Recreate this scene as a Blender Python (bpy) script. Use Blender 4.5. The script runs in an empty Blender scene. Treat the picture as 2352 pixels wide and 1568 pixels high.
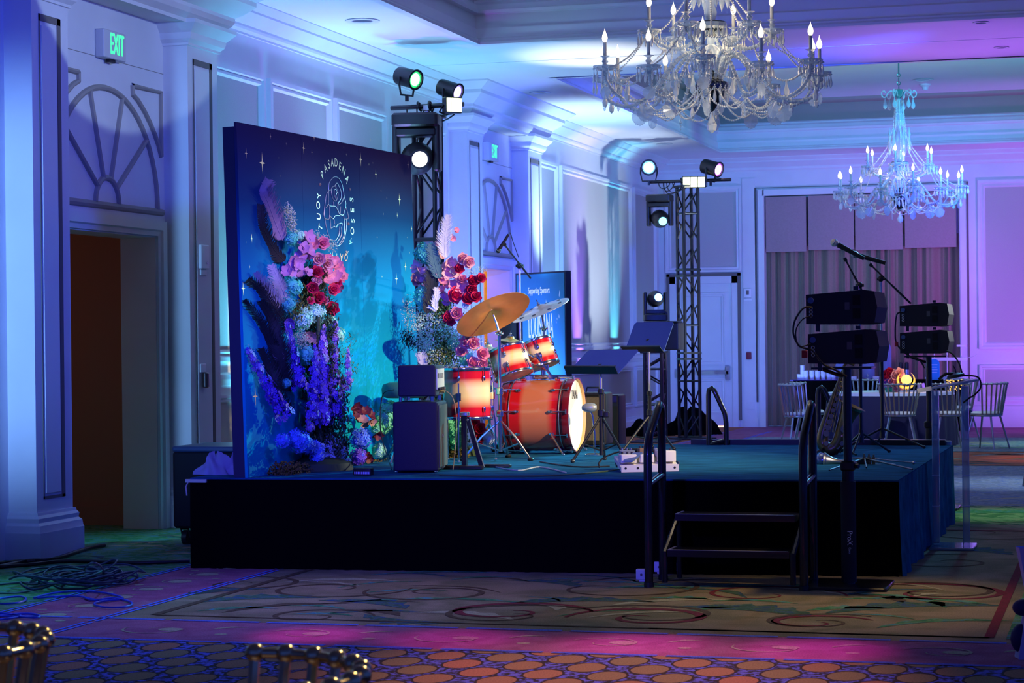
import bpy, math, random
from mathutils import Vector, Matrix, Euler
PI = math.pi
random.seed(7)
sc = bpy.context.scene
col = sc.collection

# ------------------------------------------------------------------ camera
FPX = 4900.0
YAW, ROLL, PITCH = math.radians(15.98), math.radians(.62), math.radians(-.047)
CH = 1.52
CAM = Vector((0, 0, CH))
_F0 = Vector((-math.sin(YAW), math.cos(YAW), 0)); _U0 = Vector((0, 0, 1)); _R = _F0.cross(_U0)
FWD = _F0 * math.cos(PITCH) + _U0 * math.sin(PITCH); _U = _R.cross(FWD)
CX = _R * math.cos(ROLL) - _U * math.sin(ROLL); CY = _R * math.sin(ROLL) + _U * math.cos(ROLL)
cam_d = bpy.data.cameras.new('camera'); cam = bpy.data.objects.new('camera', cam_d); col.objects.link(cam)
m = Matrix.Identity(4)
for i in range(3):
    m[i][0], m[i][1], m[i][2], m[i][3] = CX[i], CY[i], -FWD[i], CAM[i]
cam.matrix_world = m
cam_d.sensor_width = 36; cam_d.lens = FPX * 36 / 2352; cam_d.clip_end = 200
cam_d.dof.use_dof = True; cam_d.dof.focus_distance = 16.0; cam_d.dof.aperture_fstop = 9.0
sc.camera = cam

# ------------------------------------------------------------------ world and exposure
w = bpy.data.worlds.new('world'); sc.world = w; w.use_nodes = True
bg = w.node_tree.nodes['Background']
bg.inputs[0].default_value = (.04, .11, 1, 1); bg.inputs[1].default_value = .36
sc.view_settings.view_transform = 'Standard'; sc.view_settings.look = 'None'
sc.view_settings.exposure = 0.0; sc.view_settings.gamma = 1.0
sc.view_settings.use_curve_mapping = False
sc.cycles.use_denoising = True
sc.cycles.max_bounces = 6; sc.cycles.transparent_max_bounces = 24
sc.cycles.sample_clamp_indirect = 4.0
sc.cycles.caustics_reflective = False; sc.cycles.caustics_refractive = False

# ------------------------------------------------------------------ lamps of the room and added fills
def spot(name, loc, target, color, power, size=60, blend=.8, radius=.12):
    l = bpy.data.lights.new(name, 'SPOT'); l.energy = power; l.color = color
    l.spot_size = math.radians(size); l.spot_blend = blend; l.shadow_soft_size = radius
    o = bpy.data.objects.new(name, l); col.objects.link(o)
    o.location = loc
    o.rotation_euler = (Vector(target) - Vector(loc)).to_track_quat('-Z', 'Y').to_euler()
    return o
def point(name, loc, color, power, radius=.2):
    l = bpy.data.lights.new(name, 'POINT'); l.energy = power; l.color = color; l.shadow_soft_size = radius
    o = bpy.data.objects.new(name, l); col.objects.link(o); o.location = loc
    return o
BLUE, CYAN, PURP, VIOL = (.08, .22, 1), (.18, .62, 1), (.28, .16, 1), (.45, .12, 1)
# wash on the near pillar, uplights along the left wall, floods for stage, ceiling and back wall
spot('wash_near_pillar', (-7.1, 8.6, 2.2), (-7.5, 13.6, 2.0), (.20, .46, 1), 1250, 40, .8, .15)
spot('wash_left_doors', (-1.0, 9.0, 4.0), (-7.6, 15.5, 2.6), (.035, .07, 1), 1500, 46, .9, .3)
spot('wash_left_doors_cool', (-3.2, 13.6, 4.2), (-7.6, 15.2, 5.25), (.45, .65, .8), 300, 50, .06, .03)
spot('uplight_wall_cyan_a', (-6.9, 17.7, .15), (-7.62, 18.0, 3.6), (.10, .62, 1), 700, 64, .9, .1)
spot('uplight_wall_violet', (-6.9, 19.4, .15), (-7.62, 19.3, 3.6), (.36, .09, 1), 760, 70, .9, .1)
spot('uplight_wall_cyan_b', (-6.9, 21.2, .15), (-7.62, 21.2, 3.6), (.10, .55, 1), 660, 70, .9, .1)
spot('uplight_pilaster_violet', (-6.2, 22.6, .2), (-7.4, 25.0, 2.8), (.15, .19, 1), 1000, 70, .9, .2)
spot('uplight_pilaster_cyan', (-5.2, 24.2, .2), (-7.4, 24.4, 3.0), (.15, .7, 1), 260, 50, .9, .2)
spot('uplight_wall_cyan_c', (-6.8, 28.2, .15), (-7.62, 28.3, 3.4), (.2, .55, 1), 700, 60, .9, .1)
spot('uplight_column_violet', (-7.25, 30.0, .3), (-7.62, 30.05, 2.6), (.30, .12, 1), 1300, 30, 1, .05)
spot('uplight_column_cyan', (-7.25, 32.3, .3), (-7.62, 32.4, 2.6), (.10, .65, 1), 900, 30, 1, .05)
spot('wash_far_panel_white', (-4.6, 30.6, .6), (-7.62, 31.2, 3.3), (.62, .78, 1), 900, 62, 1, .1)
spot('uplight_back_violet', (.4, 32.4, .15), (-1.2, 35.8, 2.8), (.46, .14, 1), 950, 100, .9, .2)
spot('uplight_back_violet_b', (-2.2, 33.4, 2.8), (-3.6, 35.8, 2.4), (.5, .14, 1), 60, 100, .9, .2)
spot('uplight_back_blue', (-5.3, 32.6, .2), (-6.4, 35.8, 3.0), (.16, .30, 1), 260, 110, .9, .2)
spot('ceiling_wash_cyan', (-7.0, 19.6, 2.5), (-6.7, 20.2, 4.54), (.26, .66, 1), 110, 120, .9, .2)
spot('ceiling_wash_cyan_far', (-6.95, 27.0, 2.3), (-6.7, 27.8, 4.54), (.45, .72, 1), 420, 110, .9, .2)
spot('ceiling_beam_white', (-5.6, 24.6, .9), (-5.4, 22.2, 4.54), (1, 1, .9), 1000, 26, .9, .1)
spot('ceiling_beam_violet', (-1.0, 24.0, .9), (-1.6, 22.4, 4.54), (.46, .12, 1), 520, 60, .9, .2)
spot('coffer_wash_cyan', (.3, 26.0, 3.7), (-1.9, 29.8, 5.36), (.05, .85, 1), 900, 76, .9, .2)
spot('coffer_near_blue', (-3.2, 18.0, 2.0), (-2.6, 20.9, 4.95), (.03, .04, 1), 160, 90, .9, .2)
# stage: warm key from the right front, white light from behind right, cyan wash of the backdrop
spot('stage_key_warm', (2.6, 12.0, 4.1), (-4.5, 16.0, 1.05), (1, .80, .50), 5200, 30, 1, .05)
spot('stage_side_white', (3.4, 25.4, 4.2), (-5.0, 15.2, 1.25), (.95, 1, .95), 2300, 17, .8, .05)
spot('backdrop_wash_cyan', (-2.2, 19.6, 3.2), (-5.5, 15.2, 1.0), (.02, .8, 1), 1500, 40, 1, .06)
spot('front_blue', (-3.6, 3.0, 3.6), (-4.55, 14.5, .6), (.08, .06, 1), 3400, 25, .8, .2)
spot('flower_fill', (1.8, 9.4, 4.2), (-5.3, 14.2, 2.15), (1, .72, .66), 2300, 11, .9, .1)  # unseen warm spot added to lift the near flower tops
spot('stage_top_blue', (-1.2, 21.5, 4.1), (-2.6, 15.9, .6), (.12, .55, 1), 420, 36, .9, .1)
spot('ceiling_wash_cyan_mid', (-6.6, 23.4, 2.2), (-6.0, 22.6, 4.54), (.30, .62, 1), 170, 110, .9, .2)
spot('wash_left_far_blue', (-1.5, 21.0, 4.1), (-7.6, 28.5, 2.4), (.03, .08, 1), 2600, 60, .9, .3)
spot('wash_back_blue', (-1.5, 27.5, 3.9), (-4.6, 35.8, 2.3), (.06, .05, 1), 900, 70, .9, .3)
spot('cymbal_blue', (-1.5, 20.5, 4.2), (-4.5, 16.4, 1.8), (.02, .16, 1), 3500, 9, .8, .05)
spot('foreground_fill', (-.8, 7.6, 4.0), (-1.9, 4.2, .8), (1, .8, .5), 260, 34, .8, .1)  # unseen spot added to put highlights on the gold chairs
spot('table_fill', (-1.2, 26.2, 4.2), (-2.9, 29.6, .5), (.62, .78, 1), 420, 36, 1, .1)  # unseen fill added to brighten the round table and its chairs
point('moon_light', (-2.75, 29.55, 1.05), (1, .6, .2), 4, .08)
point('chandelier_glow_near', (-2.93, 15.7, 3.75), (1, .74, .42), 36, .5)
point('chandelier_glow_far', (-2.88, 29.2, 3.75), (1, .74, .42), 26, .5)
spot('chandelier_fill', (-6.4, 11.2, .5), (-2.93, 15.7, 3.6), (.45, .65, 1), 420, 20, .8, .1)  # unseen floor spot added to brighten the near crystals
spot('chandelier_fill_far', (-5.8, 25.6, .5), (-2.88, 29.2, 3.8), (.5, .72, 1), 130, 26, .8, .1)  # second added floor spot, for the far crystals
# light in the passage behind the far doorway, and the dim vestibule behind the near one
point('passage_lamp_light', (-9.3, 26.4, 2.2), (1, .62, .12), 45, .1)
point('vestibule_lamp', (-9.9, 15.0, 2.0), (1, .42, .28), 5, .2)
# moving colour spots on the carpet, and wide warm fills added to brighten it
for i, (x, y, c, p_, sz) in enumerate([(-4.05, 10.35, (1, .03, .8), 480, 10), (-3.3, 10.35, (1, .03, .8), 400, 12), (-2.35, 10.35, (1, .03, .8), 500, 12), (-1.45, 10.35, (1, .03, .8), 520, 12), (-2.2, 9.4, (1, .4, .5), 620, 40), (-1.6, 12.2, (1, .66, .26), 260, 44), (-4.2, 11.6, (1, .75, .35), 90, 46), (-6.9, 11.8, (.05, .8, .5), 200, 26), (-5.6, 10.6, (.10, .15, 1), 330, 70), (-1.0, 18.4, (.35, 1, .2), 250, 24), (-.9, 22.4, (.45, .6, 1), 600, 34), (-.9, 26.8, (1, .3, .08), 330, 26), (-4.0, 30.5, (.15, 1, .4), 300, 34), (-.9, 30.5, (.4, .9, .7), 420, 34), (-.6, 34.4, (.55, .1, 1), 300, 40)]):
    spot('carpet_spot_%d' % i, (x + .3, y + .8, 4.4), (x, y, 0), c, p_, sz, 1, .1)


# ------------------------------------------------------------------ pixel helpers (a photograph point met with a real plane)
def ray(x, y): return FWD * FPX + CX * (x - 1176) + CY * (784 - y)
def at_z(x, y, z): d = ray(x, y); return CAM + d * ((z - CH) / d.z)
def at_y(x, y, Y): d = ray(x, y); return CAM + d * (Y / d.y)
def at_x(x, y, X): d = ray(x, y); return CAM + d * (X / d.x)
def at_plane(x, y, p, n, off=0):
    d = ray(x, y); t = (Vector(p) - CAM).dot(n) / d.dot(n)
    return CAM + d * t - d.normalized() * off

# ------------------------------------------------------------------ materials
MATS = {}
def mat(name, color, rough=.5, metal=0., noise=0., nscale=20., spec=.5, emit=None, estr=0., trans=0., alpha=1., bump=0., bscale=80., coat=0., sheen=0.):
    if name in MATS: return MATS[name]
    M = bpy.data.materials.new(name); M.use_nodes = True; MATS[name] = M
    nt = M.node_tree; b = nt.nodes['Principled BSDF']
    c = (*color, 1)
    b.inputs['Base Color'].default_value = c
    b.inputs['Roughness'].default_value = rough; b.inputs['Metallic'].default_value = metal
    b.inputs['Specular IOR Level'].default_value = spec
    b.inputs['Transmission Weight'].default_value = trans; b.inputs['Alpha'].default_value = alpha
    b.inputs['Coat Weight'].default_value = coat; b.inputs['Sheen Weight'].default_value = sheen
    if emit: b.inputs['Emission Color'].default_value = (*emit, 1); b.inputs['Emission Strength'].default_value = estr
    if noise or bump:
        tc = nt.nodes.new('ShaderNodeTexCoord')
        if noise:
            n = nt.nodes.new('ShaderNodeTexNoise'); n.inputs['Scale'].default_value = nscale; n.inputs['Detail'].default_value = 6
            nt.links.new(tc.outputs['Object'], n.inputs['Vector'])
            r = nt.nodes.new('ShaderNodeValToRGB')
            r.color_ramp.elements[0].position = .3; r.color_ramp.elements[1].position = .7
            r.color_ramp.elements[0].color = tuple(v * (1 - noise) for v in color) + (1,)
            r.color_ramp.elements[1].color = tuple(min(1, v * (1 + noise)) for v in color) + (1,)
            nt.links.new(n.outputs['Fac'], r.inputs['Fac']); nt.links.new(r.outputs['Color'], b.inputs['Base Color'])
        if bump:
            n2 = nt.nodes.new('ShaderNodeTexNoise'); n2.inputs['Scale'].default_value = bscale; n2.inputs['Detail'].default_value = 4
            nt.links.new(tc.outputs['Object'], n2.inputs['Vector'])
            bp = nt.nodes.new('ShaderNodeBump'); bp.inputs['Strength'].default_value = bump; bp.inputs['Distance'].default_value = .01
            nt.links.new(n2.outputs['Fac'], bp.inputs['Height']); nt.links.new(bp.outputs['Normal'], b.inputs['Normal'])
    return M
def emis(name, color, s, sampled=True):
    M = mat(name, color, emit=color, estr=s)
    if not sampled: M.cycles.emission_sampling = 'NONE'
    return M
def ramp_mat(name, stops, axis='Z', coord='Generated', rough=.3, metal=0., coat=0., bump=0., spec=.5):
    """colour running along one axis of the part itself (a finish, a printed panel)"""
    M = mat(name, (1, 1, 1), rough=rough, metal=metal, coat=coat, bump=bump, spec=spec); nt = M.node_tree; b = nt.nodes['Principled BSDF']
    tc = nt.nodes.new('ShaderNodeTexCoord'); sx = nt.nodes.new('ShaderNodeSeparateXYZ'); r = nt.nodes.new('ShaderNodeValToRGB')
    nt.links.new(tc.outputs[coord], sx.inputs[0]); nt.links.new(sx.outputs[axis], r.inputs['Fac'])
    els = r.color_ramp.elements
    while len(els) < len(stops): els.new(.5)
    for e, (p, c) in zip(els, stops): e.position = p; e.color = (*c, 1)
    nt.links.new(r.outputs['Color'], b.inputs['Base Color'])
    return M
PAINT = mat('cream_paint', (.72, .72, .72), rough=.42, noise=.03, nscale=3)
CEIL = mat('ceiling_paint', (.80, .80, .80), rough=.6, noise=.02, nscale=2)
WFAB = mat('wall_fabric', (.50, .48, .45), rough=.85, noise=.06, nscale=150, bump=.2, bscale=300)
BLK = mat('black_plastic', (.012, .012, .014), rough=.4)
BLKM = mat('black_metal', (.014, .014, .018), rough=.32, metal=.3, coat=.4)
BLKF = mat('black_fabric', (.0025, .0025, .0025), rough=.98, spec=.04)
CHROME = mat('chrome', (.82, .82, .84), rough=.12, metal=1)
STEEL = mat('brushed_steel', (.55, .55, .56), rough=.3, metal=1)
WHITE = mat('white_plastic', (.85, .85, .85), rough=.4)
DARKG = mat('dark_groove', (.16, .14, .13), rough=.8)

# ------------------------------------------------------------------ mesh building
def rotm(axis, deg): return Matrix.Rotation(math.radians(deg), 3, axis)
def frame_z(d):
    d = Vector(d).normalized()
    return d.to_track_quat('Z', 'Y').to_matrix()
class MB:
    def __init__(s): s.v = []; s.f = []; s.mi = []; s.cur = 0
    def add(s, vs, fs):
        o = len(s.v); s.v += [tuple(v) for v in vs]
        for f in fs: s.f.append(tuple(i + o for i in f)); s.mi.append(s.cur)
        return s
    def box(s, c, d, R=None):
        c = Vector(c); h = [x / 2 for x in d]; vs = []
        for x in (-1, 1):
            for y in (-1, 1):
                for z in (-1, 1):
                    p = Vector((x * h[0], y * h[1], z * h[2]))
                    if R is not None: p = R @ p
                    vs.append(c + p)
        return s.add(vs, [(0, 1, 3, 2), (4, 6, 7, 5), (0, 4, 5, 1), (2, 3, 7, 6), (0, 2, 6, 4), (1, 5, 7, 3)])
    def b2(s, a, b):
        return s.box([(a[i] + b[i]) / 2 for i in range(3)], [abs(b[i] - a[i]) for i in range(3)])
    def rbox(s, c, d, r=.02, R=None, n=3):
        """box with rounded vertical edges and small bevels top and bottom (axis z)"""
        c = Vector(c); hx, hy, hz = d[0] / 2, d[1] / 2, d[2] / 2; r = min(r, hx * .99, hy * .99); b = min(r * .5, hz * .5)
        def ring(z, ins):
            out = []
            for q, (sx, sy) in enumerate(((1, 1), (-1, 1), (-1, -1), (1, -1))):
                for k in range(n + 1):
                    a = PI / 2 * (q + k / n); rr = r
                    out.append(Vector((sx * (hx - r) + math.cos(a) * (rr - ins), sy * (hy - r) + math.sin(a) * (rr - ins), z)))
            return out
        rings = [ring(-hz, b), ring(-hz + b, 0), ring(hz - b, 0), ring(hz, b)]
        N = len(rings[0]); vs = []
        for rg in rings:
            for p in rg: vs.append(c + (R @ p if R is not None else p))
        fs = []
        for j in range(3):
            for i in range(N): fs.append((j * N + i, j * N + (i + 1) % N, (j + 1) * N + (i + 1) % N, (j + 1) * N + i))
        fs.append(tuple(reversed(range(N)))); fs.append(tuple(3 * N + i for i in range(N)))
        return s.add(vs, fs)
    def cyl(s, p0, p1, r0, r1=None, n=12, caps=True):
        p0 = Vector(p0); p1 = Vector(p1); r1 = r0 if r1 is None else r1
        R = frame_z(p1 - p0); vs = []
        for p, r in ((p0, r0), (p1, r1)):
            for k in range(n):
                a = 2 * PI * k / n; vs.append(p + R @ Vector((math.cos(a) * r, math.sin(a) * r, 0)))
        fs = [(k, (k + 1) % n, n + (k + 1) % n, n + k) for k in range(n)]
        if caps: fs += [tuple(reversed(range(n))), tuple(range(n, 2 * n))]
        return s.add(vs, fs)
    def lathe(s, prof, n=24, c=(0, 0, 0), R=None, caps=True):
        """prof: (r, z) pairs"""
        c = Vector(c); vs = []; fs = []
        for r, z in prof:
            for k in range(n):
                a = 2 * PI * k / n; p = Vector((math.cos(a) * r, math.sin(a) * r, z))
                vs.append(c + (R @ p if R is not None else p))
        for j in range(len(prof) - 1):
            for k in range(n): fs.append((j * n + k, j * n + (k + 1) % n, (j + 1) * n + (k + 1) % n, (j + 1) * n + k))
        if caps:
            fs.append(tuple(reversed(range(n)))); fs.append(tuple((len(prof) - 1) * n + k for k in range(n)))
        return s.add(vs, fs)
    def sph(s, c, r, n=10, m=6, sc3=(1, 1, 1), R=None):
        c = Vector(c); vs = [Vector((0, 0, -r))]; fs = []
        for j in range(1, m):
            t = -PI / 2 + PI * j / m
            for k in range(n):
                a = 2 * PI * k / n; vs.append(Vector((math.cos(a) * math.cos(t) * r, math.sin(a) * math.cos(t) * r, math.sin(t) * r)))
        vs.append(Vector((0, 0, r)))
        for k in range(n):
            fs.append((0, 1 + (k + 1) % n, 1 + k)); L = 1 + (m - 2) * n
            fs.append((L + k, L + (k + 1) % n, len(vs) - 1))
            for j in range(m - 2): a = 1 + j * n; fs.append((a + k, a + (k + 1) % n, a + n + (k + 1) % n, a + n + k))
        out = []
        for p in vs:
            p = Vector((p.x * sc3[0], p.y * sc3[1], p.z * sc3[2]))
            out.append(c + (R @ p if R is not None else p))
        return s.add(out, fs)
    def tube(s, pts, r, n=6, closed=False):
        pts = [Vector(p) for p in pts]; N = len(pts); vs = []
        rr = r if isinstance(r, (list, tuple)) else [r] * N
        up = None
        for i, p in enumerate(pts):
            if closed: t = pts[(i + 1) % N] - pts[i - 1]
            else: t = pts[min(i + 1, N - 1)] - pts[max(i - 1, 0)]
            t = t.normalized() if t.length > 1e-9 else Vector((0, 0, 1))
            if up is None: up = t.orthogonal().normalized()
            up = (up - t * up.dot(t)); up = up.normalized() if up.length > 1e-6 else t.orthogonal().normalized()
            b = t.cross(up)
            for k in range(n):
                a = 2 * PI * k / n; vs.append(p + (up * math.cos(a) + b * math.sin(a)) * rr[i])
        fs = []
        for i in range(N if closed else N - 1):
            j = (i + 1) % N
            for k in range(n): fs.append((i * n + k, i * n + (k + 1) % n, j * n + (k + 1) % n, j * n + k))
        if not closed: fs += [tuple(reversed(range(n))), tuple((N - 1) * n + k for k in range(n))]
        return s.add(vs, fs)
    def poly(s, pts): return s.add(pts, [tuple(range(len(pts)))])
    def prism(s, pts, d):
        """closed outline pts swept by vector d"""
        pts = [Vector(p) for p in pts]; d = Vector(d); n = len(pts)
        return s.add(pts + [p + d for p in pts], [tuple(reversed(range(n))), tuple(range(n, 2 * n))] + [(k, (k + 1) % n, n + (k + 1) % n, n + k) for k in range(n)])
    def torus(s, c, R0, r, M=None, n=24, m=8):
        pts = []
        for k in range(n):
            a = 2 * PI * k / n; p = Vector((math.cos(a) * R0, math.sin(a) * R0, 0))
            pts.append(Vector(c) + (M @ p if M is not None else p))
        return s.tube(pts, r, m, closed=True)
    def build(s, name, material, parent=None, smooth=35):
        me = bpy.data.meshes.new(name); me.from_pydata(s.v, [], s.f)
        mats = material if isinstance(material, (list, tuple)) else [material]
        for x in mats: me.materials.append(x)
        if len(mats) > 1: me.polygons.foreach_set('material_index', s.mi)
        if smooth:
            me.polygons.foreach_set('use_smooth', [True] * len(me.polygons)); me.set_sharp_from_angle(angle=math.radians(smooth))
        me.update()
        o = bpy.data.objects.new(name, me); col.objects.link(o)
        if parent is not None: o.parent = parent
        return o
def tag(o, label=None, cat=None, group=None, kind=None):
    if label: o['label'] = label
    if cat: o['category'] = cat
    if group: o['group'] = group
    if kind: o['kind'] = kind
    return o
def thing(name, label, cat, loc=(0, 0, 0), rz=0, group=None, rot=None):
    o = bpy.data.objects.new(name, None); col.objects.link(o); o.empty_display_size = .1
    o.location = loc; o.rotation_euler = rot if rot is not None else (0, 0, rz)
    return tag(o, label, cat, group)
def struct(name, mb, m, parent=None, smooth=35):
    o = mb.build(name, m, parent, smooth)
    if parent is None: o['kind'] = 'structure'
    return o
def copy_tree(o, parent=None):
    c = o.copy(); col.objects.link(c)
    if parent is not None: c.parent = parent
    for ch in list(o.children): copy_tree(ch, c)
    return c
def dup(o, loc, rz=None, label=None, group=None):
    c = copy_tree(o); c.location = loc
    if rz is not None: c.rotation_euler = (0, 0, rz)
    if label: c['label'] = label
    if group: c['group'] = group
    return c
def text_mesh(body, size, width=1.0, extrude=.001):
    cu = bpy.data.curves.new('txt', 'FONT'); cu.body = body; cu.size = size; cu.extrude = extrude
    cu.align_x = 'CENTER'; cu.align_y = 'CENTER'
    t = bpy.data.objects.new('txt', cu); col.objects.link(t)
    bpy.context.view_layer.update()
    me = bpy.data.meshes.new_from_object(t.evaluated_get(bpy.context.evaluated_depsgraph_get()))
    vs = [(v.co.x * width, v.co.y, v.co.z) for v in me.vertices]; fs = [tuple(p.vertices) for p in me.polygons]
    bpy.data.objects.remove(t); bpy.data.curves.remove(cu); bpy.data.meshes.remove(me)
    return vs, fs
def put_text(mb, body, size, origin, ux, uy, width=1.0, extrude=.001):
    vs, fs = text_mesh(body, size, width, extrude)
    ux = Vector(ux).normalized(); uy = Vector(uy).normalized(); n = ux.cross(uy); o = Vector(origin)
    mb.add([o + ux * v[0] + uy * v[1] + n * v[2] for v in vs], fs)
def bez(a, b, c, d, n=12):
    a, b, c, d = map(Vector, (a, b, c, d)); out = []
    for i in range(n + 1):
        t = i / n; out.append(a * (1 - t) ** 3 + b * 3 * t * (1 - t) ** 2 + c * 3 * t * t * (1 - t) + d * t ** 3)
    return out
def smooth_pts(pts, n=6):
    """Catmull-Rom through the points"""
    pts = [Vector(p) for p in pts]; out = []
    for i in range(len(pts) - 1):
        p0 = pts[max(i - 1, 0)]; p1 = pts[i]; p2 = pts[i + 1]; p3 = pts[min(i + 2, len(pts) - 1)]
        for k in range(n):
            t = k / n
            out.append(.5 * ((2 * p1) + (p2 - p0) * t + (2 * p0 - 5 * p1 + 4 * p2 - p3) * t * t + (3 * p1 - p0 - 3 * p2 + p3) * t ** 3))
    out.append(pts[-1]); return out

# ================================================================== THE ROOM
WX, PX, BY, CZ = -7.62, -7.40, 35.8, 4.54      # left wall, pilaster face, back wall, ceiling
XR, YN = 4.5, -3.0

def sweep(path, prof, closed=False):
    """profile (out, z) swept along an xy path with mitred corners; out is to the right of travel"""
    mb = MB(); N = len(path); P = [Vector((p[0], p[1], 0)) for p in path]; rows = []
    for i in range(N):
        dirs = []
        if i > 0 or closed: dirs.append((P[i] - P[i - 1]).normalized())
        if i < N - 1 or closed: dirs.append((P[(i + 1) % N] - P[i]).normalized())
        ns = [Vector((d.y, -d.x, 0)) for d in dirs]
        if len(ns) == 2:
            b = (ns[0] + ns[1]); b = b / max(b.length, 1e-6); k = 1 / max(b.dot(ns[0]), .2); b = b * k
        else: b = ns[0]
        rows.append([P[i] + b * o + Vector((0, 0, z)) for o, z in prof])
    M = len(prof); vs = [p for r in rows for p in r]; fs = []
    for i in range(N if closed else N - 1):
        j = (i + 1) % N
        for k in range(M - 1): fs.append((i * M + k, j * M + k, j * M + k + 1, i * M + k + 1))
    if not closed: fs += [tuple(range(M)), tuple(reversed(range((N - 1) * M, N * M)))]
    return mb.add(vs, fs)

# --- floor: one carpet with all of its woven pattern
def carpet(name, c1, c2, scale, c3=None, r3=.5, rough=.95, mode='noise'):
    M = mat(name, c1, rough=rough, spec=.15); nt = M.node_tree; b = nt.nodes['Principled BSDF']
    tc = nt.nodes.new('ShaderNodeTexCoord')
    if mode == 'cells':
        mp = nt.nodes.new('ShaderNodeMapping'); mp.inputs['Rotation'].default_value = (0, 0, PI / 4); mp.inputs['Scale'].default_value = (4.7, 3.1, 1); nt.links.new(tc.outputs['Object'], mp.inputs[0])
        v = nt.nodes.new('ShaderNodeTexVoronoi'); v.feature = 'F1'; v.voronoi_dimensions = '2D'; v.inputs['Scale'].default_value = 1.0; v.inputs['Randomness'].default_value = .04
        nt.links.new(mp.outputs[0], v.inputs['Vector'])
        tint = nt.nodes.new('ShaderNodeMix'); tint.data_type = 'RGBA'; tint.inputs[6].default_value = (*c1, 1); tint.inputs[7].default_value = (*c2, 1)
        sx = nt.nodes.new('ShaderNodeSeparateColor'); nt.links.new(v.outputs['Color'], sx.inputs[0]); nt.links.new(sx.outputs[0], tint.inputs[0])
        nb = nt.nodes.new('ShaderNodeTexNoise'); nb.inputs['Scale'].default_value = 26; nb.inputs['Detail'].default_value = 3; nt.links.new(tc.outputs['Object'], nb.inputs['Vector'])
        rb = nt.nodes.new('ShaderNodeValToRGB'); rb.color_ramp.elements[0].position = .46; rb.color_ramp.elements[0].color = (.05, .05, .04, 1); rb.color_ramp.elements[1].position = .54; rb.color_ramp.elements[1].color = (*c3, 1); nt.links.new(nb.outputs['Fac'], rb.inputs['Fac'])
        def step(th):
            q = nt.nodes.new('ShaderNodeMath'); q.operation = 'GREATER_THAN'; q.inputs[1].default_value = th; nt.links.new(v.outputs['Distance'], q.inputs[0]); return q
        m1 = nt.nodes.new('ShaderNodeMix'); m1.data_type = 'RGBA'; nt.links.new(step(.40).outputs[0], m1.inputs[0]); nt.links.new(tint.outputs[2], m1.inputs[6]); m1.inputs[7].default_value = (.06, .05, .035, 1)
        m2_ = nt.nodes.new('ShaderNodeMix'); m2_.data_type = 'RGBA'; nt.links.new(step(.455).outputs[0], m2_.inputs[0]); nt.links.new(m1.outputs[2], m2_.inputs[6]); nt.links.new(rb.outputs['Color'], m2_.inputs[7])
        r = nt.nodes.new('ShaderNodeHueSaturation'); nt.links.new(m2_.outputs[2], r.inputs['Color'])
        src = r
    else:
        n = nt.nodes.new('ShaderNodeTexNoise'); n.inputs['Scale'].default_value = scale; n.inputs['Detail'].default_value = 5; n.inputs['Distortion'].default_value = 1.2
        nt.links.new(tc.outputs['Object'], n.inputs['Vector'])
        r = nt.nodes.new('ShaderNodeValToRGB')
        els = r.color_ramp.elements
        if c3: els.new(.5)
        st = [(.42, c1), (.5, c2), (.6, c3)] if c3 else [(.38, c1), (.62, c2)]
        for e, (p, c) in zip(els, st): e.position = p; e.color = (*c, 1)
        nt.links.new(n.outputs['Fac'], r.inputs['Fac']); src = r
    fine = nt.nodes.new('ShaderNodeTexNoise'); fine.inputs['Scale'].default_value = 120; nt.links.new(tc.outputs['Object'], fine.inputs['Vector'])
    mx = nt.nodes.new('ShaderNodeMix'); mx.data_type = 'RGBA'; mx.blend_type = 'MULTIPLY'; mx.inputs[0].default_value = .8
    mr = nt.nodes.new('ShaderNodeMapRange'); mr.inputs[1].default_value = .3; mr.inputs[2].default_value = .7; mr.inputs[3].default_value = .6; mr.inputs[4].default_value = 1.25
    nt.links.new(fine.outputs['Fac'], mr.inputs[0]); nt.links.new(src.outputs['Color'], mx.inputs[6]); nt.links.new(mr.outputs[0], mx.inputs[7])
    nt.links.new(mx.outputs[2], b.inputs['Base Color'])
    return M
C_FIELD = carpet('carpet_field', (.22, .20, .10), (.36, .29, .17), 2.2)
C_GREEN = carpet('carpet_green', (.05, .24, .10), (.16, .34, .14), 9, (.10, .30, .30))
C_MAROON = carpet('carpet_maroon', (.34, .11, .20), (.42, .16, .26), 5)
C_BLUE = carpet('carpet_blue_line', (.10, .20, .85), (.14, .26, .95), 30)
C_DARK = carpet('carpet_dark_scroll', (.10, .07, .04), (.14, .10, .05), 20)
C_RED = carpet('carpet_red_scroll', (.24, .03, .05), (.18, .04, .04), 20)
C_LEAF = carpet('carpet_leaf', (.05, .12, .07), (.10, .18, .10), 14, (.05, .10, .20))
C_PALE = carpet('carpet_pale_dots', (.42, .42, .24), (.50, .48, .30), 20)
C_HEX = carpet('carpet_hex', (.30, .27, .11), (.50, .24, .12), 5.6, (.16, .20, .75), mode='cells')
C_BAND = carpet('carpet_red_band', (.42, .13, .06), (.50, .20, .10), 4)
C_GREY = carpet('carpet_grey_band', (.20, .26, .26), (.34, .40, .38), 7, (.16, .24, .34))
C_LIME = carpet('carpet_lime_band', (.10, .22, .08), (.30, .42, .18), 5, (.42, .36, .2))
fl = MB()
def zone(mi, x0, y0, x1, y1, z=0.0):
    fl.cur = mi; fl.add([(x0, y0, z), (x1, y0, z), (x1, y1, z), (x0, y1, z)], [(0, 1, 2, 3)])
YC0, YC1, XA, XB = 10.00, 10.75, -5.45, -6.14
zone(8, -12, YN, XR, YC0)                      # ovals in the foreground
zone(1, -12, YC0, XB, 18)                      # green pattern by the pillars
zone(0, XA, YC1, -.5, 17.2); zone(2, XB, YC0, XA, BY + 1)
zone(2, XA, YC0, XR, YC1)
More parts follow.
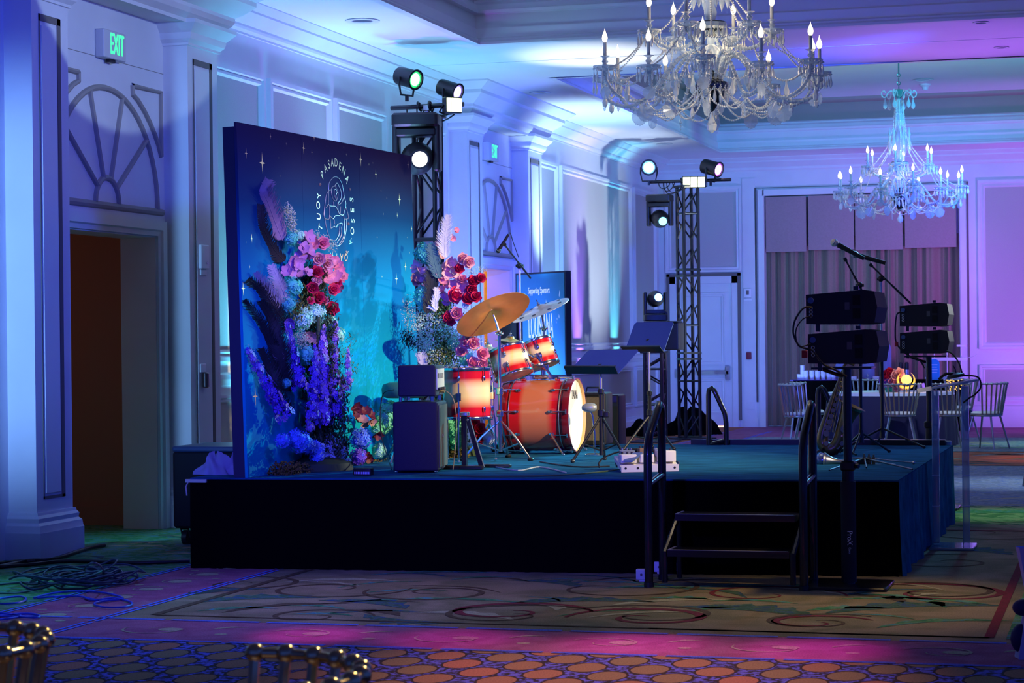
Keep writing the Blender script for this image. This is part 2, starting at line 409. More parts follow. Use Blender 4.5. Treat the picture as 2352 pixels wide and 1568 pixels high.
zone(1, -.5, YC1, XR, 14.6); zone(0, -.5, 14.6, XR, 17.2)
zone(11, XA, 17.2, XR, 19.6); zone(10, XA, 19.6, XR, 25.3); zone(9, XA, 25.3, XR, 28.3); zone(10, XA, 28.3, XR, 32.2); zone(2, XA, 32.2, XR, BY + 1)
zone(9, -12, 18, XB, BY + 1)
Z1, Z2 = .0015, .003
def hline(y, x0, x1, mi, wd=.035): zone(mi, x0, y - wd / 2, x1, y + wd / 2, Z2)
def vline(x, y0, y1, mi, wd=.035): zone(mi, x - wd / 2, y0, x + wd / 2, y1, Z2)
for dy in (-.022, .022):
    x = -7.3
    while x < XR:
        L = .52
        hline(YC1 + dy * .6, x, x + L, 3, .018); hline(YC0 + dy * .6, x + .1, x + L + .1, 3, .018); x += L + .045
    for X, a, b in ((XA, 8.6, 34), (XB, YC0 + .7, 34)):
        y = a
        while y < b: vline(X + dy, y, y + .62, 3, .020); y += .67
hline(10.93, -5.22, -.66, 4, .03); vline(-5.23, 10.93, 17, 4, .05); vline(-.66, 10.93, 16.8, 5, .05); hline(10.93, -2.4, -.66, 5, .03)
vline(-.55, 10.9, 16.8, 1, .05); hline(16.9, -5.2, -.66, 5, .05); hline(25.3, XA, XR, 4, .06); hline(28.3, XA, XR, 4, .06); hline(26.6, XA, XR, 4, .03)
def scroll(cx, cy, r, a0, turns, sgn, w0, mi, asp=1.0, n=60, r_in=.12, tail=None):
    """a tapering woven spiral"""
    fl.cur = mi; L = []; Rr = []
    for i in range(n + 1):
        t = i / n; a = a0 + sgn * turns * 2 * PI * t; rr = r * ((1 - t) + r_in * t); wd = w0 * (1 - .8 * t) * (.25 + .75 * min(1, t * 6))
        c, s_ = math.cos(a), math.sin(a)
        L.append((cx + c * (rr + wd / 2), cy + s_ * (rr + wd / 2) * asp, Z1 + .0005)); Rr.append((cx + c * (rr - wd / 2), cy + s_ * (rr - wd / 2) * asp, Z1 + .0005))
    fl.add(L + Rr, [(i, i + 1, n + 2 + i, n + 1 + i) for i in range(n)])
def leaf(cx, cy, L, ang, wd, mi, lobes=6):
    fl.cur = mi; n = 26; top = []; bot = []
    for i in range(n + 1):
        t = i / n; s_ = math.sin(PI * t) ** .7; k = 1 + .35 * math.sin(t * lobes * 2 * PI)
        x = L * (t - .5); bend = .18 * L * math.sin(PI * t)
        for arr, sg in ((top, 1), (bot, -1)):
            y = bend + sg * wd * s_ * (k if sg > 0 else .6)
            arr.append((cx + x * math.cos(ang) - y * math.sin(ang), cy + x * math.sin(ang) + y * math.cos(ang), Z1))
    fl.add(top + bot, [(i, n + 1 + i, n + 2 + i, i + 1) for i in range(n)])
def blob(cx, cy, rx, ry, mi):
    fl.cur = mi; n = 20
    fl.add([(cx + math.cos(2 * PI * k / n) * rx, cy + math.sin(2 * PI * k / n) * ry, Z1) for k in range(n)], [tuple(range(n))])
for (px, py, r, a0, tn, sg, wd, mi) in [
        (1170, 1405, .46, .2, 1.2, 1, .09, 5), (1165, 1412, .50, .6, 1.1, 1, .06, 4), (1485, 1418, .44, 3.3, 1.3, -1, .09, 5), (1490, 1412, .48, 2.9, 1.1, -1, .06, 4),
        (1880, 1428, .36, .8, 1.2, 1, .05, 4), (1870, 1430, .33, .5, 1.0, 1, .07, 5), (2150, 1362, .55, 2.9, 1.2, -1, .07, 5), (2140, 1358, .5, 2.4, 1.0, -1, .06, 4),
        (760, 1352, .5, .3, 1.2, -1, .05, 4), (720, 1415, .34, .2, 1.2, 1, .05, 4), (1000, 1360, .45, 3.0, 1.3, 1, .06, 4), (1400, 1350, .6, 1, .9, -1, .05, 4),
        (560, 1340, .4, 2, 1.2, -1, .05, 4), (1750, 1365, .5, 0, 1.1, 1, .05, 5), (2180, 1290, .5, 1.4, 1.2, 1, .06, 4), (2250, 1225, .6, .4, 1.1, -1, .05, 4)]:
    p = at_z(px, py, 0); scroll(p.x, p.y, r, a0, tn, sg, wd, mi)
for (px, py, L, an, wd, mi) in [(600, 1378, .8, .5, .13, 6), (830, 1388, .7, -.4, .12, 6), (1330, 1385, .9, .3, .12, 6), (1700, 1405, .9, -.3, .16, 6), (2110, 1400, 1.1, .5, .14, 6),
        (1010, 1385, 1.2, .1, .05, 1), (1680, 1350, .7, .3, .10, 1), (1250, 1340, .6, -.5, .10, 6), (950, 1420, .7, 2.8, .1, 6), (2280, 1180, 1.2, .2, .2, 1), (2200, 1265, .9, -.5, .16, 6),
        (1950, 1400, .5, .4, .08, 1), (520, 1360, .6, .9, .1, 6)]:
    p = at_z(px, py, 0); leaf(p.x, p.y, L, an, wd, mi)
x = -5.2; k = 0
while x < 1.5:                                  # running scroll of the border
    yb = (YC0 + YC1) / 2
    scroll(x + .25, yb + .0, .20, PI * .9, 1.0, -1 if k % 2 else 1, .022, 7, asp=.9, n=28, r_in=.3); blob(x + .32, yb + .02, .07, .055, 7); blob(x + .66, yb - .1, .035, .03, 7)
    leaf(x + .62, yb + .12, .2, .6, .025, 7, 2); x += .82; k += 1
for y in [10.4 + .42 * i for i in range(14)]:
    blob(-5.8, y, .075, .075, 7); blob(-5.64 if int(y * 3) % 2 else -5.98, y + .2, .03, .03, 7)
    scroll(-5.8, y, .14, 1, .6, 1, .02, 7, n=16, r_in=.7)
random.seed(17)
for i in range(46):                                # mottled foliage worked into the field
    leaf(random.uniform(-5.1, -.9), random.uniform(11.1, 13.2), random.uniform(.3, .9), random.uniform(-.9, .9), random.uniform(.02, .07), random.choice((1, 6, 7, 4, 1)), random.choice((2, 4, 5)))
random.seed(3)
for i in range(70):
    leaf(random.uniform(-5, 3), random.uniform(17.5, 31.5), random.uniform(.5, 1.4), random.uniform(-.6, .6), random.uniform(.04, .14), random.choice((1, 6, 7, 10, 4)), random.choice((2, 4)))
for i in range(60): leaf(random.uniform(-7.5, -6.3), random.uniform(10.5, 16), random.uniform(.15, .4), random.uniform(-.6, .6), random.uniform(.02, .05), random.choice((6, 7, 0, 10)), 2)
struct('floor', fl, [C_FIELD, C_GREEN, C_MAROON, C_BLUE, C_DARK, C_RED, C_LEAF, C_PALE, C_HEX, C_BAND, C_GREY, C_LIME], smooth=0)

# --- left wall with two doorways (Y ranges) and the vestibules behind
DO = [(14.35, 16.02, 2.40), (24.55, 26.55, 2.42)]
mb = MB(); y = YN; T = .30
for a, b, h in DO:
    mb.b2((WX - T, y, 0), (WX, a, CZ + .3)); mb.b2((WX - T, a, h), (WX, b, CZ + .3)); y = b
mb.b2((WX - T, y, 0), (WX, BY + .3, CZ + .3))
struct('wall_left', mb, PAINT, smooth=0)
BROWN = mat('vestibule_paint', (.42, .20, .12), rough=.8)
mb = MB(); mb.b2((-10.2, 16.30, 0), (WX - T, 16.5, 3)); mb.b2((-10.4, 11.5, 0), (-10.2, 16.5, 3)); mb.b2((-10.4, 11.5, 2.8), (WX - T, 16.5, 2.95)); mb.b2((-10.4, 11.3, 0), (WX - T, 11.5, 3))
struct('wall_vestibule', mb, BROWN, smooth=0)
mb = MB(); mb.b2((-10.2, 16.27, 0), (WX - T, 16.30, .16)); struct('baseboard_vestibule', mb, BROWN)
YEL = mat('lit_passage_paint', (.80, .55, .20), rough=.8)
mb = MB(); mb.b2((-10, 26.75, 0), (WX - T, 26.9, 3)); mb.b2((-10.1, 22, 0), (-10, 26.9, 3)); mb.b2((-10.1, 22, 2.9), (WX - T, 26.9, 3)); mb.b2((-10.1, 21.9, 0), (WX - T, 22, 3))
struct('wall_passage', mb, YEL, smooth=0)
mb = MB(); mb.cyl((-8.6, 25.6, 2.9), (-8.6, 25.6, 2.82), .12, .12); tag(mb.build('ceiling_light', emis('passage_lamp', (1, .62, .2), 10)), 'warm round ceiling light in the yellow lit passage beyond the far doorway', 'light')

# --- back wall with the curtain niche
NX0, NX1, NZ = -5.80, -2.58, 3.90
mb = MB()
mb.b2((WX - .3, BY, 0), (NX0, BY + .3, CZ + .3)); mb.b2((NX0, BY, NZ), (NX1, BY + .3, CZ + .3)); mb.b2((NX1, BY, 0), (XR, BY + .3, CZ + .3))
mb.b2((NX0 - .1, BY + .3, 0), (NX1 + .1, BY + .5, NZ + .2))
struct('wall_back', mb, PAINT, smooth=0)

# --- ceiling with two coffers
CX0, CX1 = -6.32, .55
COF = [(10.35, 20.87), (23.82, 34.4)]
mb = MB(); zt = CZ + .16
xs = [WX - .3, CX0, CX1, XR]
mb.b2((xs[0], YN, CZ), (xs[1], BY + .3, zt)); mb.b2((xs[2], YN, CZ), (xs[3], BY + .3, zt))
ys = [YN, COF[0][0], COF[0][1], COF[1][0], COF[1][1], BY + .3]
for i in (0, 2, 4): mb.b2((CX0, ys[i], CZ), (CX1, ys[i + 1], zt))
mb.b2((xs[0], 22.30, CZ - .004), (XR, 22.33, CZ + .01))
CT = 5.36
for a, b in COF:
    mb.b2((CX0 - .3, a - .3, CT), (CX1 + .3, b + .3, CT + .1))
    for (p, q) in (((CX0 - .3, a - .3), (CX0 - .2, b + .3)), ((CX1 + .2, a - .3), (CX1 + .3, b + .3)), ((CX0 - .3, a - .3), (CX1 + .3, a - .2)), ((CX0 - .3, b + .2), (CX1 + .3, b + .3))):
        mb.b2((p[0], p[1], CZ + .1), (q[0], q[1], CT))
struct('ceiling', mb, CEIL, smooth=0)
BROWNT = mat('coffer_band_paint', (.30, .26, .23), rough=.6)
for ci, (a, b) in enumerate(COF):
    path = [(CX0, a), (CX0, b), (CX1, b), (CX1, a)]          # inside of the coffer lies right of travel
    lip = [(-.03, CZ - .012), (.05, CZ - .010), (.05, CZ + .015), (.03, CZ + .035), (.03, CZ + .05), (.0, CZ + .065), (-.02, CZ + .08)]
    struct('trim_%d' % (ci * 3 + 1), sweep(path, lip, True), PAINT)
    struct('trim_%d' % (ci * 3 + 2), sweep(path, [(-.02, CZ + .08), (-.02, CZ + .30), (.03, CZ + .31), (.04, CZ + .34), (.02, CZ + .36), (.01, CZ + .40), (-.03, CZ + .43), (-.03, CZ + .45), (-.06, CZ + .47)], True), PAINT)
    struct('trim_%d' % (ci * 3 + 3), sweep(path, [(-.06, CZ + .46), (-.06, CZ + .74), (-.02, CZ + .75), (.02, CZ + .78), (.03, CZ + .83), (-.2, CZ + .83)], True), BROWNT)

# --- pilasters, entablatures and cornice
PAIRS = [((13.58, 14.12), (16.20, 16.80)), ((24.00, 24.62), (26.69, 27.36))]
tn = 10
def moulding_rect(mb, plane, axis, a0, a1, z0, z1, w=.09, out=.035, sgn=1):
    """picture frame moulding on a wall; axis 'x' = wall x=const running in y, 'y' = wall y=const running in x"""
    prof = [(0, 0), (0, out), (w * .35, out), (w * .5, out * .55), (w * .8, out * .8), (w, out * .2), (w, 0)]
    cor = [(a0, z0), (a0, z1), (a1, z1), (a1, z0)]; sg = [(1, 1), (1, -1), (-1, -1), (-1, 1)]
    vs = []; M = len(prof)
    for (a, z), (sa, sz) in zip(cor, sg):
        for i, o in prof:
            aa, zz = a + sa * i, z + sz * i
            vs.append((plane + o * sgn, aa, zz) if axis == 'x' else (aa, plane + o * sgn, zz))
    fs = []
    for c in range(4):
        d = (c + 1) % 4
        for k in range(M - 1): fs.append((c * M + k, d * M + k, d * M + k + 1, c * M + k + 1))
    mb.add(vs, fs)
for (p0, p1) in PAIRS:
    for (a, b) in (p0, p1):
        near = a < 14
        mb = MB(); mb.b2((WX - (.6 if near else .05), a, 0), (PX, b, CZ))
        tn += 1; o = struct('trim_%d' % tn, mb, PAINT, smooth=0)
        fm = MB(); i0, i1, zb, ztp = a + .10, b - .12, .42, 3.88
        fm.cur = 1                                   # dark slot that outlines the sunk panel
        for (u0, u1, v0, v1) in ((i0, i1, ztp - .05, ztp), (i1 - .05, i1, zb, ztp), (i0, i0 + .012, zb, ztp), (i0, i1, zb, zb + .02)):
            fm.b2((PX + .001, u0, v0), (PX + .006, u1, v1))
        fm.cur = 0
        fm.b2((PX + .001, i0 + .03, zb + .04), (PX + .010, i1 - .07, ztp - .08))
        fm.build('sunk_panel', [PAINT, DARKG], o, 0)
        base = [(0, .33), (.015, .33), (.02, .31), (.035, .29), (.03, .26), (.05, .24), (.055, .20), (.06, .19), (.06, 0)]
        bs = sweep([(WX - (.6 if near else 0), a), (PX, a), (PX, b), (WX, b)], [(o_, z) for o_, z in base]) if False else sweep([(WX, b), (PX, b), (PX, a), (WX - (.6 if near else 0), a)], [(-o_, z) for o_, z in base])
        bs.build('plinth', PAINT, o, 20)
        cap = [(0, 3.98), (.02, 3.98), (.02, 4.00), (.05, 4.03), (.06, 4.06), (.06, 4.08), (.10, 4.12), (.13, 4.15), (.13, 4.18), (0, 4.18)]
        sweep([(WX, b), (PX, b), (PX, a), (WX - (.6 if near else 0), a)], [(-o_, z) for o_, z in cap]).build('capital', PAINT, o, 20)
    # entablature over the pair
    tn += 1; mb = MB(); mb.b2((WX - .1, p0[0] - .02, 4.16), (PX + .02, p1[1] + .02, CZ)); struct('trim_%d' % tn, mb, PAINT, smooth=0)
CORN = [(0, 4.30), (.02, 4.30), (.02, 4.32), (.05, 4.34), (.06, 4.36), (.06, 4.38), (.11, 4.41), (.17, 4.45), (.19, 4.46), (.19, 4.48), (.24, 4.51), (.27, 4.53), (.27, CZ)]
CORNB = [(0, 4.15), (.03, 4.15), (.03, 4.18), (.08, 4.22), (.10, 4.26), (.10, 4.29), (.16, 4.33), (.22, 4.38), (.24, 4.40), (.24, 4.44), (.32, 4.49), (.36, 4.52), (.36, CZ)]
def cornice(path, prof):
    global tn
    tn += 1; struct('trim_%d' % tn, sweep(path, [(o, z) for o, z in prof]), PAINT, smooth=20)
cornice([(WX, 5), (WX, PAIRS[0][0][0] - .05)], CORN)
cornice([(WX, p_ := PAIRS[0][1][1] + .02), (WX, PAIRS[1][0][0] - .05)], CORN)
cornice([(WX, PAIRS[1][1][1] + .02), (WX, BY), (XR, BY)], CORN)
for (p0, p1) in PAIRS:
    cornice([(WX, p0[0] - .02), (PX + .02, p0[0] - .02), (PX + .02, p1[1] + .02), (WX, p1[1] + .02)], CORNB)

# --- framed wall panels, chair rail, baseboards
def wall_panel(axis, plane, a0, a1, z0, z1, sgn=1, w=.10):
    global tn
    tn += 1; mb = MB(); moulding_rect(mb, plane, axis, a0, a1, z0, z1, w, .045, sgn)
    o = struct('trim_%d' % tn, mb, PAINT, smooth=25)
    f = MB(); e = .008 * sgn
    if axis == 'x': f.b2((plane, a0 + w, z0 + w), (plane + e, a1 - w, z1 - w))
    else: f.b2((a0 + w, plane, z0 + w), (a1 - w, plane + e, z1 - w))
    f.build('fabric_panel', WFAB, o, 0)
PAN = [(17.02, 18.30), (18.42, 20.04), (20.16, 21.70), (21.92, 23.80), (27.62, 28.92), (29.12, 33.56), (33.78, 35.45)]
for a, b in PAN:
    wall_panel('x', WX, a, b, 1.36, 3.97); wall_panel('x', WX, a, b, .42, 1.06, w=.07)
RAIL = [(0, 1.14), (.02, 1.15), (.03, 1.18), (.05, 1.20), (.05, 1.24), (.0, 1.26)]
BASE = [(0, .26), (.015, .25), (.02, .21), (.035, .19), (.035, 0)]
for a, b in ((16.86, 23.98), (27.40, BY)):
    tn += 1; struct('trim_%d' % tn, sweep([(WX, a), (WX, b)], RAIL), PAINT)
mb = sweep([(WX, 16.86), (WX, 23.98)], BASE); m2 = sweep([(WX, 27.40), (WX, BY), (WX + .3, BY)], BASE); mb.add(m2.v, m2.f); struct('baseboard_left', mb, PAINT)
mb = sweep([(NX1 + .2, BY), (XR, BY)], [(0, .36), (.03, .35), (.035, .28), (.06, .24), (.06, 0)]); m2 = sweep([(-6.17, BY), (NX0 - .14, BY)], [(0, .15), (.03, .15), (.03, 0)]); mb.add(m2.v, m2.f)
struct('baseboard_back', mb, PAINT)
wall_panel('y', BY, -7.50, -6.19, 2.63, 4.08, -1); wall_panel('y', BY, -2.27, 1.2, 1.28, 4.05, -1, .12); wall_panel('y', BY, -2.27, 1.2, .42, 1.02, -1, .09)
wall_panel('y', BY, 1.5, 4.2, 1.28, 4.05, -1, .12)
# curtain niche casing with its dark outline
tn += 1; mb = MB()
for o_, cur, w_, th in ((.13, 1, .03, .02), (.02, 0, .10, .05)):
    mb.cur = cur
    a, b, z = NX0 - o_, NX1 + o_, NZ + o_
    mb.b2((a - (w_ if cur else w_ - .02), BY - th, .0 if not cur else .42), (a + (.0 if cur else .02), BY, z + w_ - .02)); mb.b2((b, BY - th, 0 if not cur else .42), (b + w_, BY, z + w_ - .02)); mb.b2((a, BY - th, z - (.02 if not cur else 0)), (b, BY, z + w_ - .02))
struct('trim_%d' % tn, mb, [PAINT, DARKG], smooth=0)

# --- doors
def casing(mb, plane, a0, a1, h, w=.12, out=.05):
    prof = [(0, 0), (0, out * .5), (w * .3, out * .6), (w * .4, out), (w, out), (w, 0)]
    vs = []; M = len(prof); P = [(a0, 0), (a0, h), (a1, h), (a1, 0)]; S = [(-1, 0), (-1, 1), (1, 1), (1, 0)]
    for (a, z), (sa, sz) in zip(P, S):
        for i, o in prof: vs.append((plane + o, a + sa * i, z + sz * i))
    fs = [(c * M + k, (c + 1) * M + k, (c + 1) * M + k + 1, c * M + k + 1) for c in range(3) for k in range(M - 1)]
    mb.add(vs, fs)
for i, (a, b, h) in enumerate(DO):
    mb = MB(); casing(mb, WX, a, b, h)
    mb.b2((WX - T - .01, a - .02, 0), (WX + .003, a + .012, h - .012)); mb.b2((WX - T - .01, b - .012, 0), (WX + .003, b + .02, h - .012)); mb.b2((WX - T - .01, a - .02, h - .012), (WX + .003, b + .02, h + .02))
    struct('door_%d' % (i + 1), mb, PAINT, smooth=0)
# leaf door at the far corner
d3 = MB(); d3.b2((-7.45, BY - .03, 0), (-6.24, BY, 2.58)); d3 = d3
o3 = struct('door_3', d3, PAINT, smooth=0)
mb = MB(); mb.cur = 1
for (x0, x1, z0, z1) in ((-7.48, -7.43, 0, 2.61), (-6.26, -6.21, .12, 2.61), (-7.48, -6.21, 2.56, 2.61)): mb.b2((x0, BY - .066, z0), (x1, BY - .01, z1))
mb.cur = 0
for (x0, x1, z0, z1) in ((-7.43, -7.33, 0, 2.56), (-6.36, -6.26, 0, 2.56), (-7.43, -6.26, 2.44, 2.56)): mb.b2((x0, BY - .06, z0), (x1, BY - .01, z1))
mb.build('door_frame', [PAINT, DARKG], o3, 0)
mb = MB()
for (z0, z1) in ((1.05, 2.28), (.24, .84)):
    moulding_rect(mb, BY - .03, 'y', -7.22, -6.48, z0, z1, .07, .02, -1)
mb.build('door_panel', PAINT, o3, 25)
mb = MB(); mb.b2((-7.3, BY - .12, .90), (-6.42, BY - .09, .95)); mb.b2((-6.46, BY - .12, .80), (-6.40, BY - .03, 1.03)); mb.b2((-7.32, BY - .12, .84), (-7.27, BY - .03, .98)); mb.build('push_bar', STEEL, o3, 0)
mb = MB(); mb.b2((-7.10, BY - .035, .001), (-6.45, BY - .032, .018)); mb.build('door_gap_light', emis('door_gap_glow', (1, .62, .25), 3), o3, 0)
# pilaster strip beside it
tn += 1; mb = MB(); mb.cur = 1
mb.b2((-6.0 - .015, BY - .012, .4), (-6.0 + .015, BY - .002, 3.9)) if False else None
mb.cur = 0; mb.b2((-6.17, BY - .02, 0), (-5.95, BY, 4.2)); mb.b2((-6.12, BY - .035, .30), (-6.0, BY - .02, .42)); struct('trim_%d' % tn, mb, [PAINT, DARKG], smooth=0)

# --- sunburst transoms over the left doorways
def sunburst(yc, name_i):
    mb = MB(); zb = 2.62; X = WX
    def bar(pts, w=.035, out=.03, closed=False): # flat moulding along a polyline in the (y,z) plane
        n = len(pts); vs = []
        for i, (y_, z_) in enumerate(pts):
            if closed: t = (pts[(i + 1) % n][0] - pts[i - 1][0], pts[(i + 1) % n][1] - pts[i - 1][1])
            else: t = (pts[min(i + 1, n - 1)][0] - pts[max(i - 1, 0)][0], pts[min(i + 1, n - 1)][1] - pts[max(i - 1, 0)][1])
            L = math.hypot(*t); nx, nz = -t[1] / L, t[0] / L
            for o_, s_ in ((0, -1), (out * .7, -.7), (out, 0), (out * .7, .7), (0, 1)): vs.append((X + o_, y_ + nx * s_ * w / 2, z_ + nz * s_ * w / 2))
        fs = []
        for i in range(n if closed else n - 1):
            j = (i + 1) % n
            for k in range(4): fs.append((i * 5 + k, j * 5 + k, j * 5 + k + 1, i * 5 + k + 1))
        mb.add(vs, fs)
    R_, r_ = .90, .20
    def arc(R, a0, a1, n=28): return [(yc + R * math.cos(a0 + (a1 - a0) * k / n), zb + R * math.sin(a0 + (a1 - a0) * k / n)) for k in range(n + 1)]
    bar(arc(R_, 0, PI), .05); bar(arc(r_, 0, PI, 14), .05); bar([(yc - 1.0, zb - .02), (yc + 1.0, zb - .02)], .06)
    for a in (38, 72, 108, 142):
        a = math.radians(a); bar([(yc + r_ * math.cos(a), zb + r_ * math.sin(a)), (yc + R_ * math.cos(a), zb + R_ * math.sin(a))], .045)
    for s_ in (-1, 1):
        hyp = [(yc + s_ * (R_ + .1) * math.cos(a), zb + (R_ + .1) * math.sin(a)) for a in [math.radians(d) for d in (33, 40, 48, 56, 64)]]
        bar([(yc + s_ * .46, zb + .97), (yc + s_ * .98, zb + .97), (yc + s_ * .98, zb + .44)][::1] , .045); bar([(yc + s_ * .98, zb + .44)] + [(yc + s_ * (.46 + .52 * (1 - t) ** .75), zb + .44 + .46 * t ** .8) for t in (.15, .3, .5, .7, .9, 1)] + [(yc + s_ * .46, zb + .97)], .045)
    bar([(yc - 1.1, 3.75), (yc + 1.1, 3.75)], .006, .004)
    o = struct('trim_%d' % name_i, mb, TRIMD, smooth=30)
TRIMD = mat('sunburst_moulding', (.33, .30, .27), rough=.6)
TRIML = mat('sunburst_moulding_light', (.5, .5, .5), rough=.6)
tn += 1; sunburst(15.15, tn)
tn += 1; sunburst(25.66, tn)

# --- exit signs
def exit_sign(p0, p1, z0, z1, label):
    yc = (p0 + p1) / 2; t = thing('exit_sign', label, 'exit sign', (WX, yc, z0))
    W = p1 - p0; H_ = z1 - z0
    MB().rbox((.04, 0, H_ / 2), (.08, W, H_), .012).build('housing', mat('sign_housing', (.6, .6, .6), rough=.5), t)
    mb = MB(); put_text(mb, 'EXIT', .235, (.082, .03, H_ / 2), (0, 1, 0), (0, 0, 1), .50, .001); mb.build('lettering', emis('exit_green', (.05, 1, .28), 1.4), t, 0)
    mb = MB(); mb.box((.04, 0, -.012), (.03, .1, .025)); mb.build('bracket', BLK, t)
exit_sign(14.98, 15.36, 3.74, 3.96, 'illuminated green exit sign above the nearest doorway on the left wall')
exit_sign(25.38, 25.82, 3.76, 3.98, 'small green exit sign above the far doorway behind the lighting truss')

# --- curtains in the niche
CURT = mat('taupe_curtain', (.26, .18, .13), rough=.75, noise=.08, nscale=40, sheen=.3)
mb = MB(); n = 260; vs = []
random.seed(5)
ph = 0
for i in range(n + 1):
    t = i / n; x = NX0 + (NX1 - NX0) * t; ph += .52 + .22 * math.sin(i * .13) + .1 * math.sin(i * .05)
    dd = .055 * math.sin(ph * .72) + .02 * math.sin(ph * 1.9)
    for z in (.02, 1.5, 3.2): vs.append((x, BY + .16 + dd * (1 if z < 3 else .7), z))
mb.add(vs, [(i * 3 + k, (i + 1) * 3 + k, (i + 1) * 3 + k + 1, i * 3 + k + 1) for i in range(n) for k in range(2)])
cu = mb.build('window_curtain', CURT, None, 60); tag(cu, 'pleated taupe curtain filling the framed niche in the back wall', 'curtain')
VALM = mat('mauve_valance', (.36, .24, .25), rough=.75, noise=.06, nscale=40)
val = thing('curtain_valance', 'flat mauve box valance in four sections above the pleated taupe curtain', 'valance', (NX0, BY, 2.95))
for i, (a, b) in enumerate(((.02, .70), (.74, 1.50), (1.52, 2.30), (2.34, 3.18))):
    mb = MB(); vs = []; N = 12
    for k in range(N + 1):
        x = a + (b - a) * k / N; bow = .02 * math.sin(PI * k / N)
        for z, dz in ((0 + .02 * (i % 2), 0), (.93, 0)): vs.append((x, .03 - bow, z)); 
    mb.add(vs, [(k * 2, k * 2 + 2, k * 2 + 3, k * 2 + 1) for k in range(N)])
    mb.box(((a + b) / 2, .055, .47), (b - a, .04, .90)); mb.build('valance_section', VALM, val, 60)

# ================================================================== CEILING FITTINGS
def downlight(px, py, label, r=.075, z=CZ, size=1):
    p = at_z(px, py, z)
    t = thing('ceiling_light', label, 'ceiling light', (p.x, p.y, z), group='recessed ceiling lights')
    MB().lathe([(r, -.001), (r * 1.6, -.004), (r * 1.65, -.010), (r * 1.05, -.010), (r, -.003)], 24, caps=False).build('trim_ring', PAINT, t)
    MB().cyl((0, 0, -.003), (0, 0, .0), r, r, 24).build('lens', mat('recess_dark', (.05, .06, .09), rough=.4), t)
downlight(832, 47, 'dark round recessed downlight in the near left part of the ceiling', .10)
downlight(1240, 212, 'recessed ceiling downlight between the near truss lamps and the second coffer', .08)
downlight(1527, 330, 'recessed ceiling downlight near the far left corner', .08)
downlight(2253, 51, 'small dark downlight in the ceiling beam at the upper right edge', .05)
downlight(2300, 108, 'small dark downlight in the ceiling beam just before the second coffer', .05)
downlight(2120, 183, 'round recessed downlight inside the second coffer right of the chandelier chain', .10, CT - .002)
p = at_z(2125, 193, CT)
t = thing('sprinkler_head', 'small projecting ceiling sensor right of the far chandelier chain', 'ceiling fixture', (p.x, p.y, CT))
MB().lathe([(.09, 0), (.085, -.02), (.05, -.05), (.04, -.09), (.0, -.10)], 16).build('sensor_body', PAINT, t)

# ================================================================== STAGE
SH = .61
FLc, FRc, BRc, BLc = Vector((-6.08, 13.28, 0)), Vector((-1.37, 13.60, 0)), Vector((-1.36, 17.98, 0)), Vector((-6.08, 17.98, 0))
def quad_prism(mb, pts, z0, z1):
    mb.prism([(p.x, p.y, z0) for p in pts], (0, 0, z1 - z0))
STC = mat('stage_carpet', (.012, .11, .23), rough=1, noise=.45, nscale=3.2, bump=.5, bscale=200, spec=.06)
_nt = STC.node_tree; _tc = [q for q in _nt.nodes if q.type == 'TEX_COORD'][0]; _mp = _nt.nodes.new('ShaderNodeMapping'); _mp.inputs['Scale'].default_value = (1, 4.5, 1)
_nz = [q for q in _nt.nodes if q.type == 'TEX_NOISE' and q.inputs['Scale'].default_value < 10][0]; _nt.links.new(_tc.outputs['Object'], _mp.inputs[0]); _nt.links.new(_mp.outputs[0], _nz.inputs['Vector'])
STS = mat('stage_carpet_side', (.03, .17, .25), rough=1, noise=.3, nscale=8, bump=.5, bscale=200, spec=.06)
stg = thing('stage', 'low rectangular stage platform with teal carpet top and black front skirt', 'stage', (0, 0, 0))
mb = MB(); quad_prism(mb, [FLc, FRc, BRc, BLc], SH - .02, SH); mb.build('carpet_top', STC, stg, 0)
mb = MB(); n = 150
vs = []
for i in range(n + 1):
    p = FLc.lerp(FRc, i / n); off = Vector((0, -1, 0)) * (.004 + .006 * math.sin(i * 1.3) + .003 * math.sin(i * 2.9))
    vs += [tuple(p + Vector((0, -.003, SH - .010))), tuple(p + off * 2 + Vector((0, 0, .0)))]
mb.add(vs, [(i * 2, i * 2 + 1, i * 2 + 3, i * 2 + 2) for i in range(n)]); mb.build('front_skirt', BLKF, stg, 60)
mb = MB(); vs = []; n = 60
for i in range(n + 1):
    p = FRc.lerp(BRc, i / n); o = .012 * math.sin(i * .5) + .008 * math.sin(i * 1.7) + .012
    vs += [(p.x + .002, p.y, SH - .006), (p.x + o * .6, p.y, .3), (p.x + o * 1.6, p.y, 0)]
mb.add(vs, [(i * 3 + k, i * 3 + k + 1, (i + 1) * 3 + k + 1, (i + 1) * 3 + k) for i in range(n) for k in (0, 1)]); mb.build('side_carpet', STS, stg, 60)
mb = MB(); quad_prism(mb, [FLc + Vector((.03, .03, 0)), FRc + Vector((-.03, .03, 0)), BRc + Vector((-.03, -.03, 0)), BLc + Vector((.03, -.03, 0))], .002, SH - .021); mb.build('deck_frame', BLKF, stg, 0)
mb = MB(); c = FLc
mb.box((c.x + .05, c.y - .012, SH - .02), (.15, .02, .022)); mb.tube([(c.x - .005, c.y - .012, SH - .02), (c.x - .025, c.y - .015, SH - .06), (c.x - .02, c.y - .012, SH - .12)], .005); mb.build('corner_clip', mat('clip_metal', (.8, .8, .85), rough=.3, metal=.6), stg)
mb = MB()
a = at_z(1790, 0, SH) if False else None
mb.b2((-3.55, 17.90, SH), (-1.42, 17.985, SH + .045)); mb.build('rear_toe_rail', BLKM, stg)
mb = MB(); mb.rbox((-1.40, 17.98, SH + .01), (.05, .06, .05), .01); mb.build('corner_bracket', STEEL, stg)

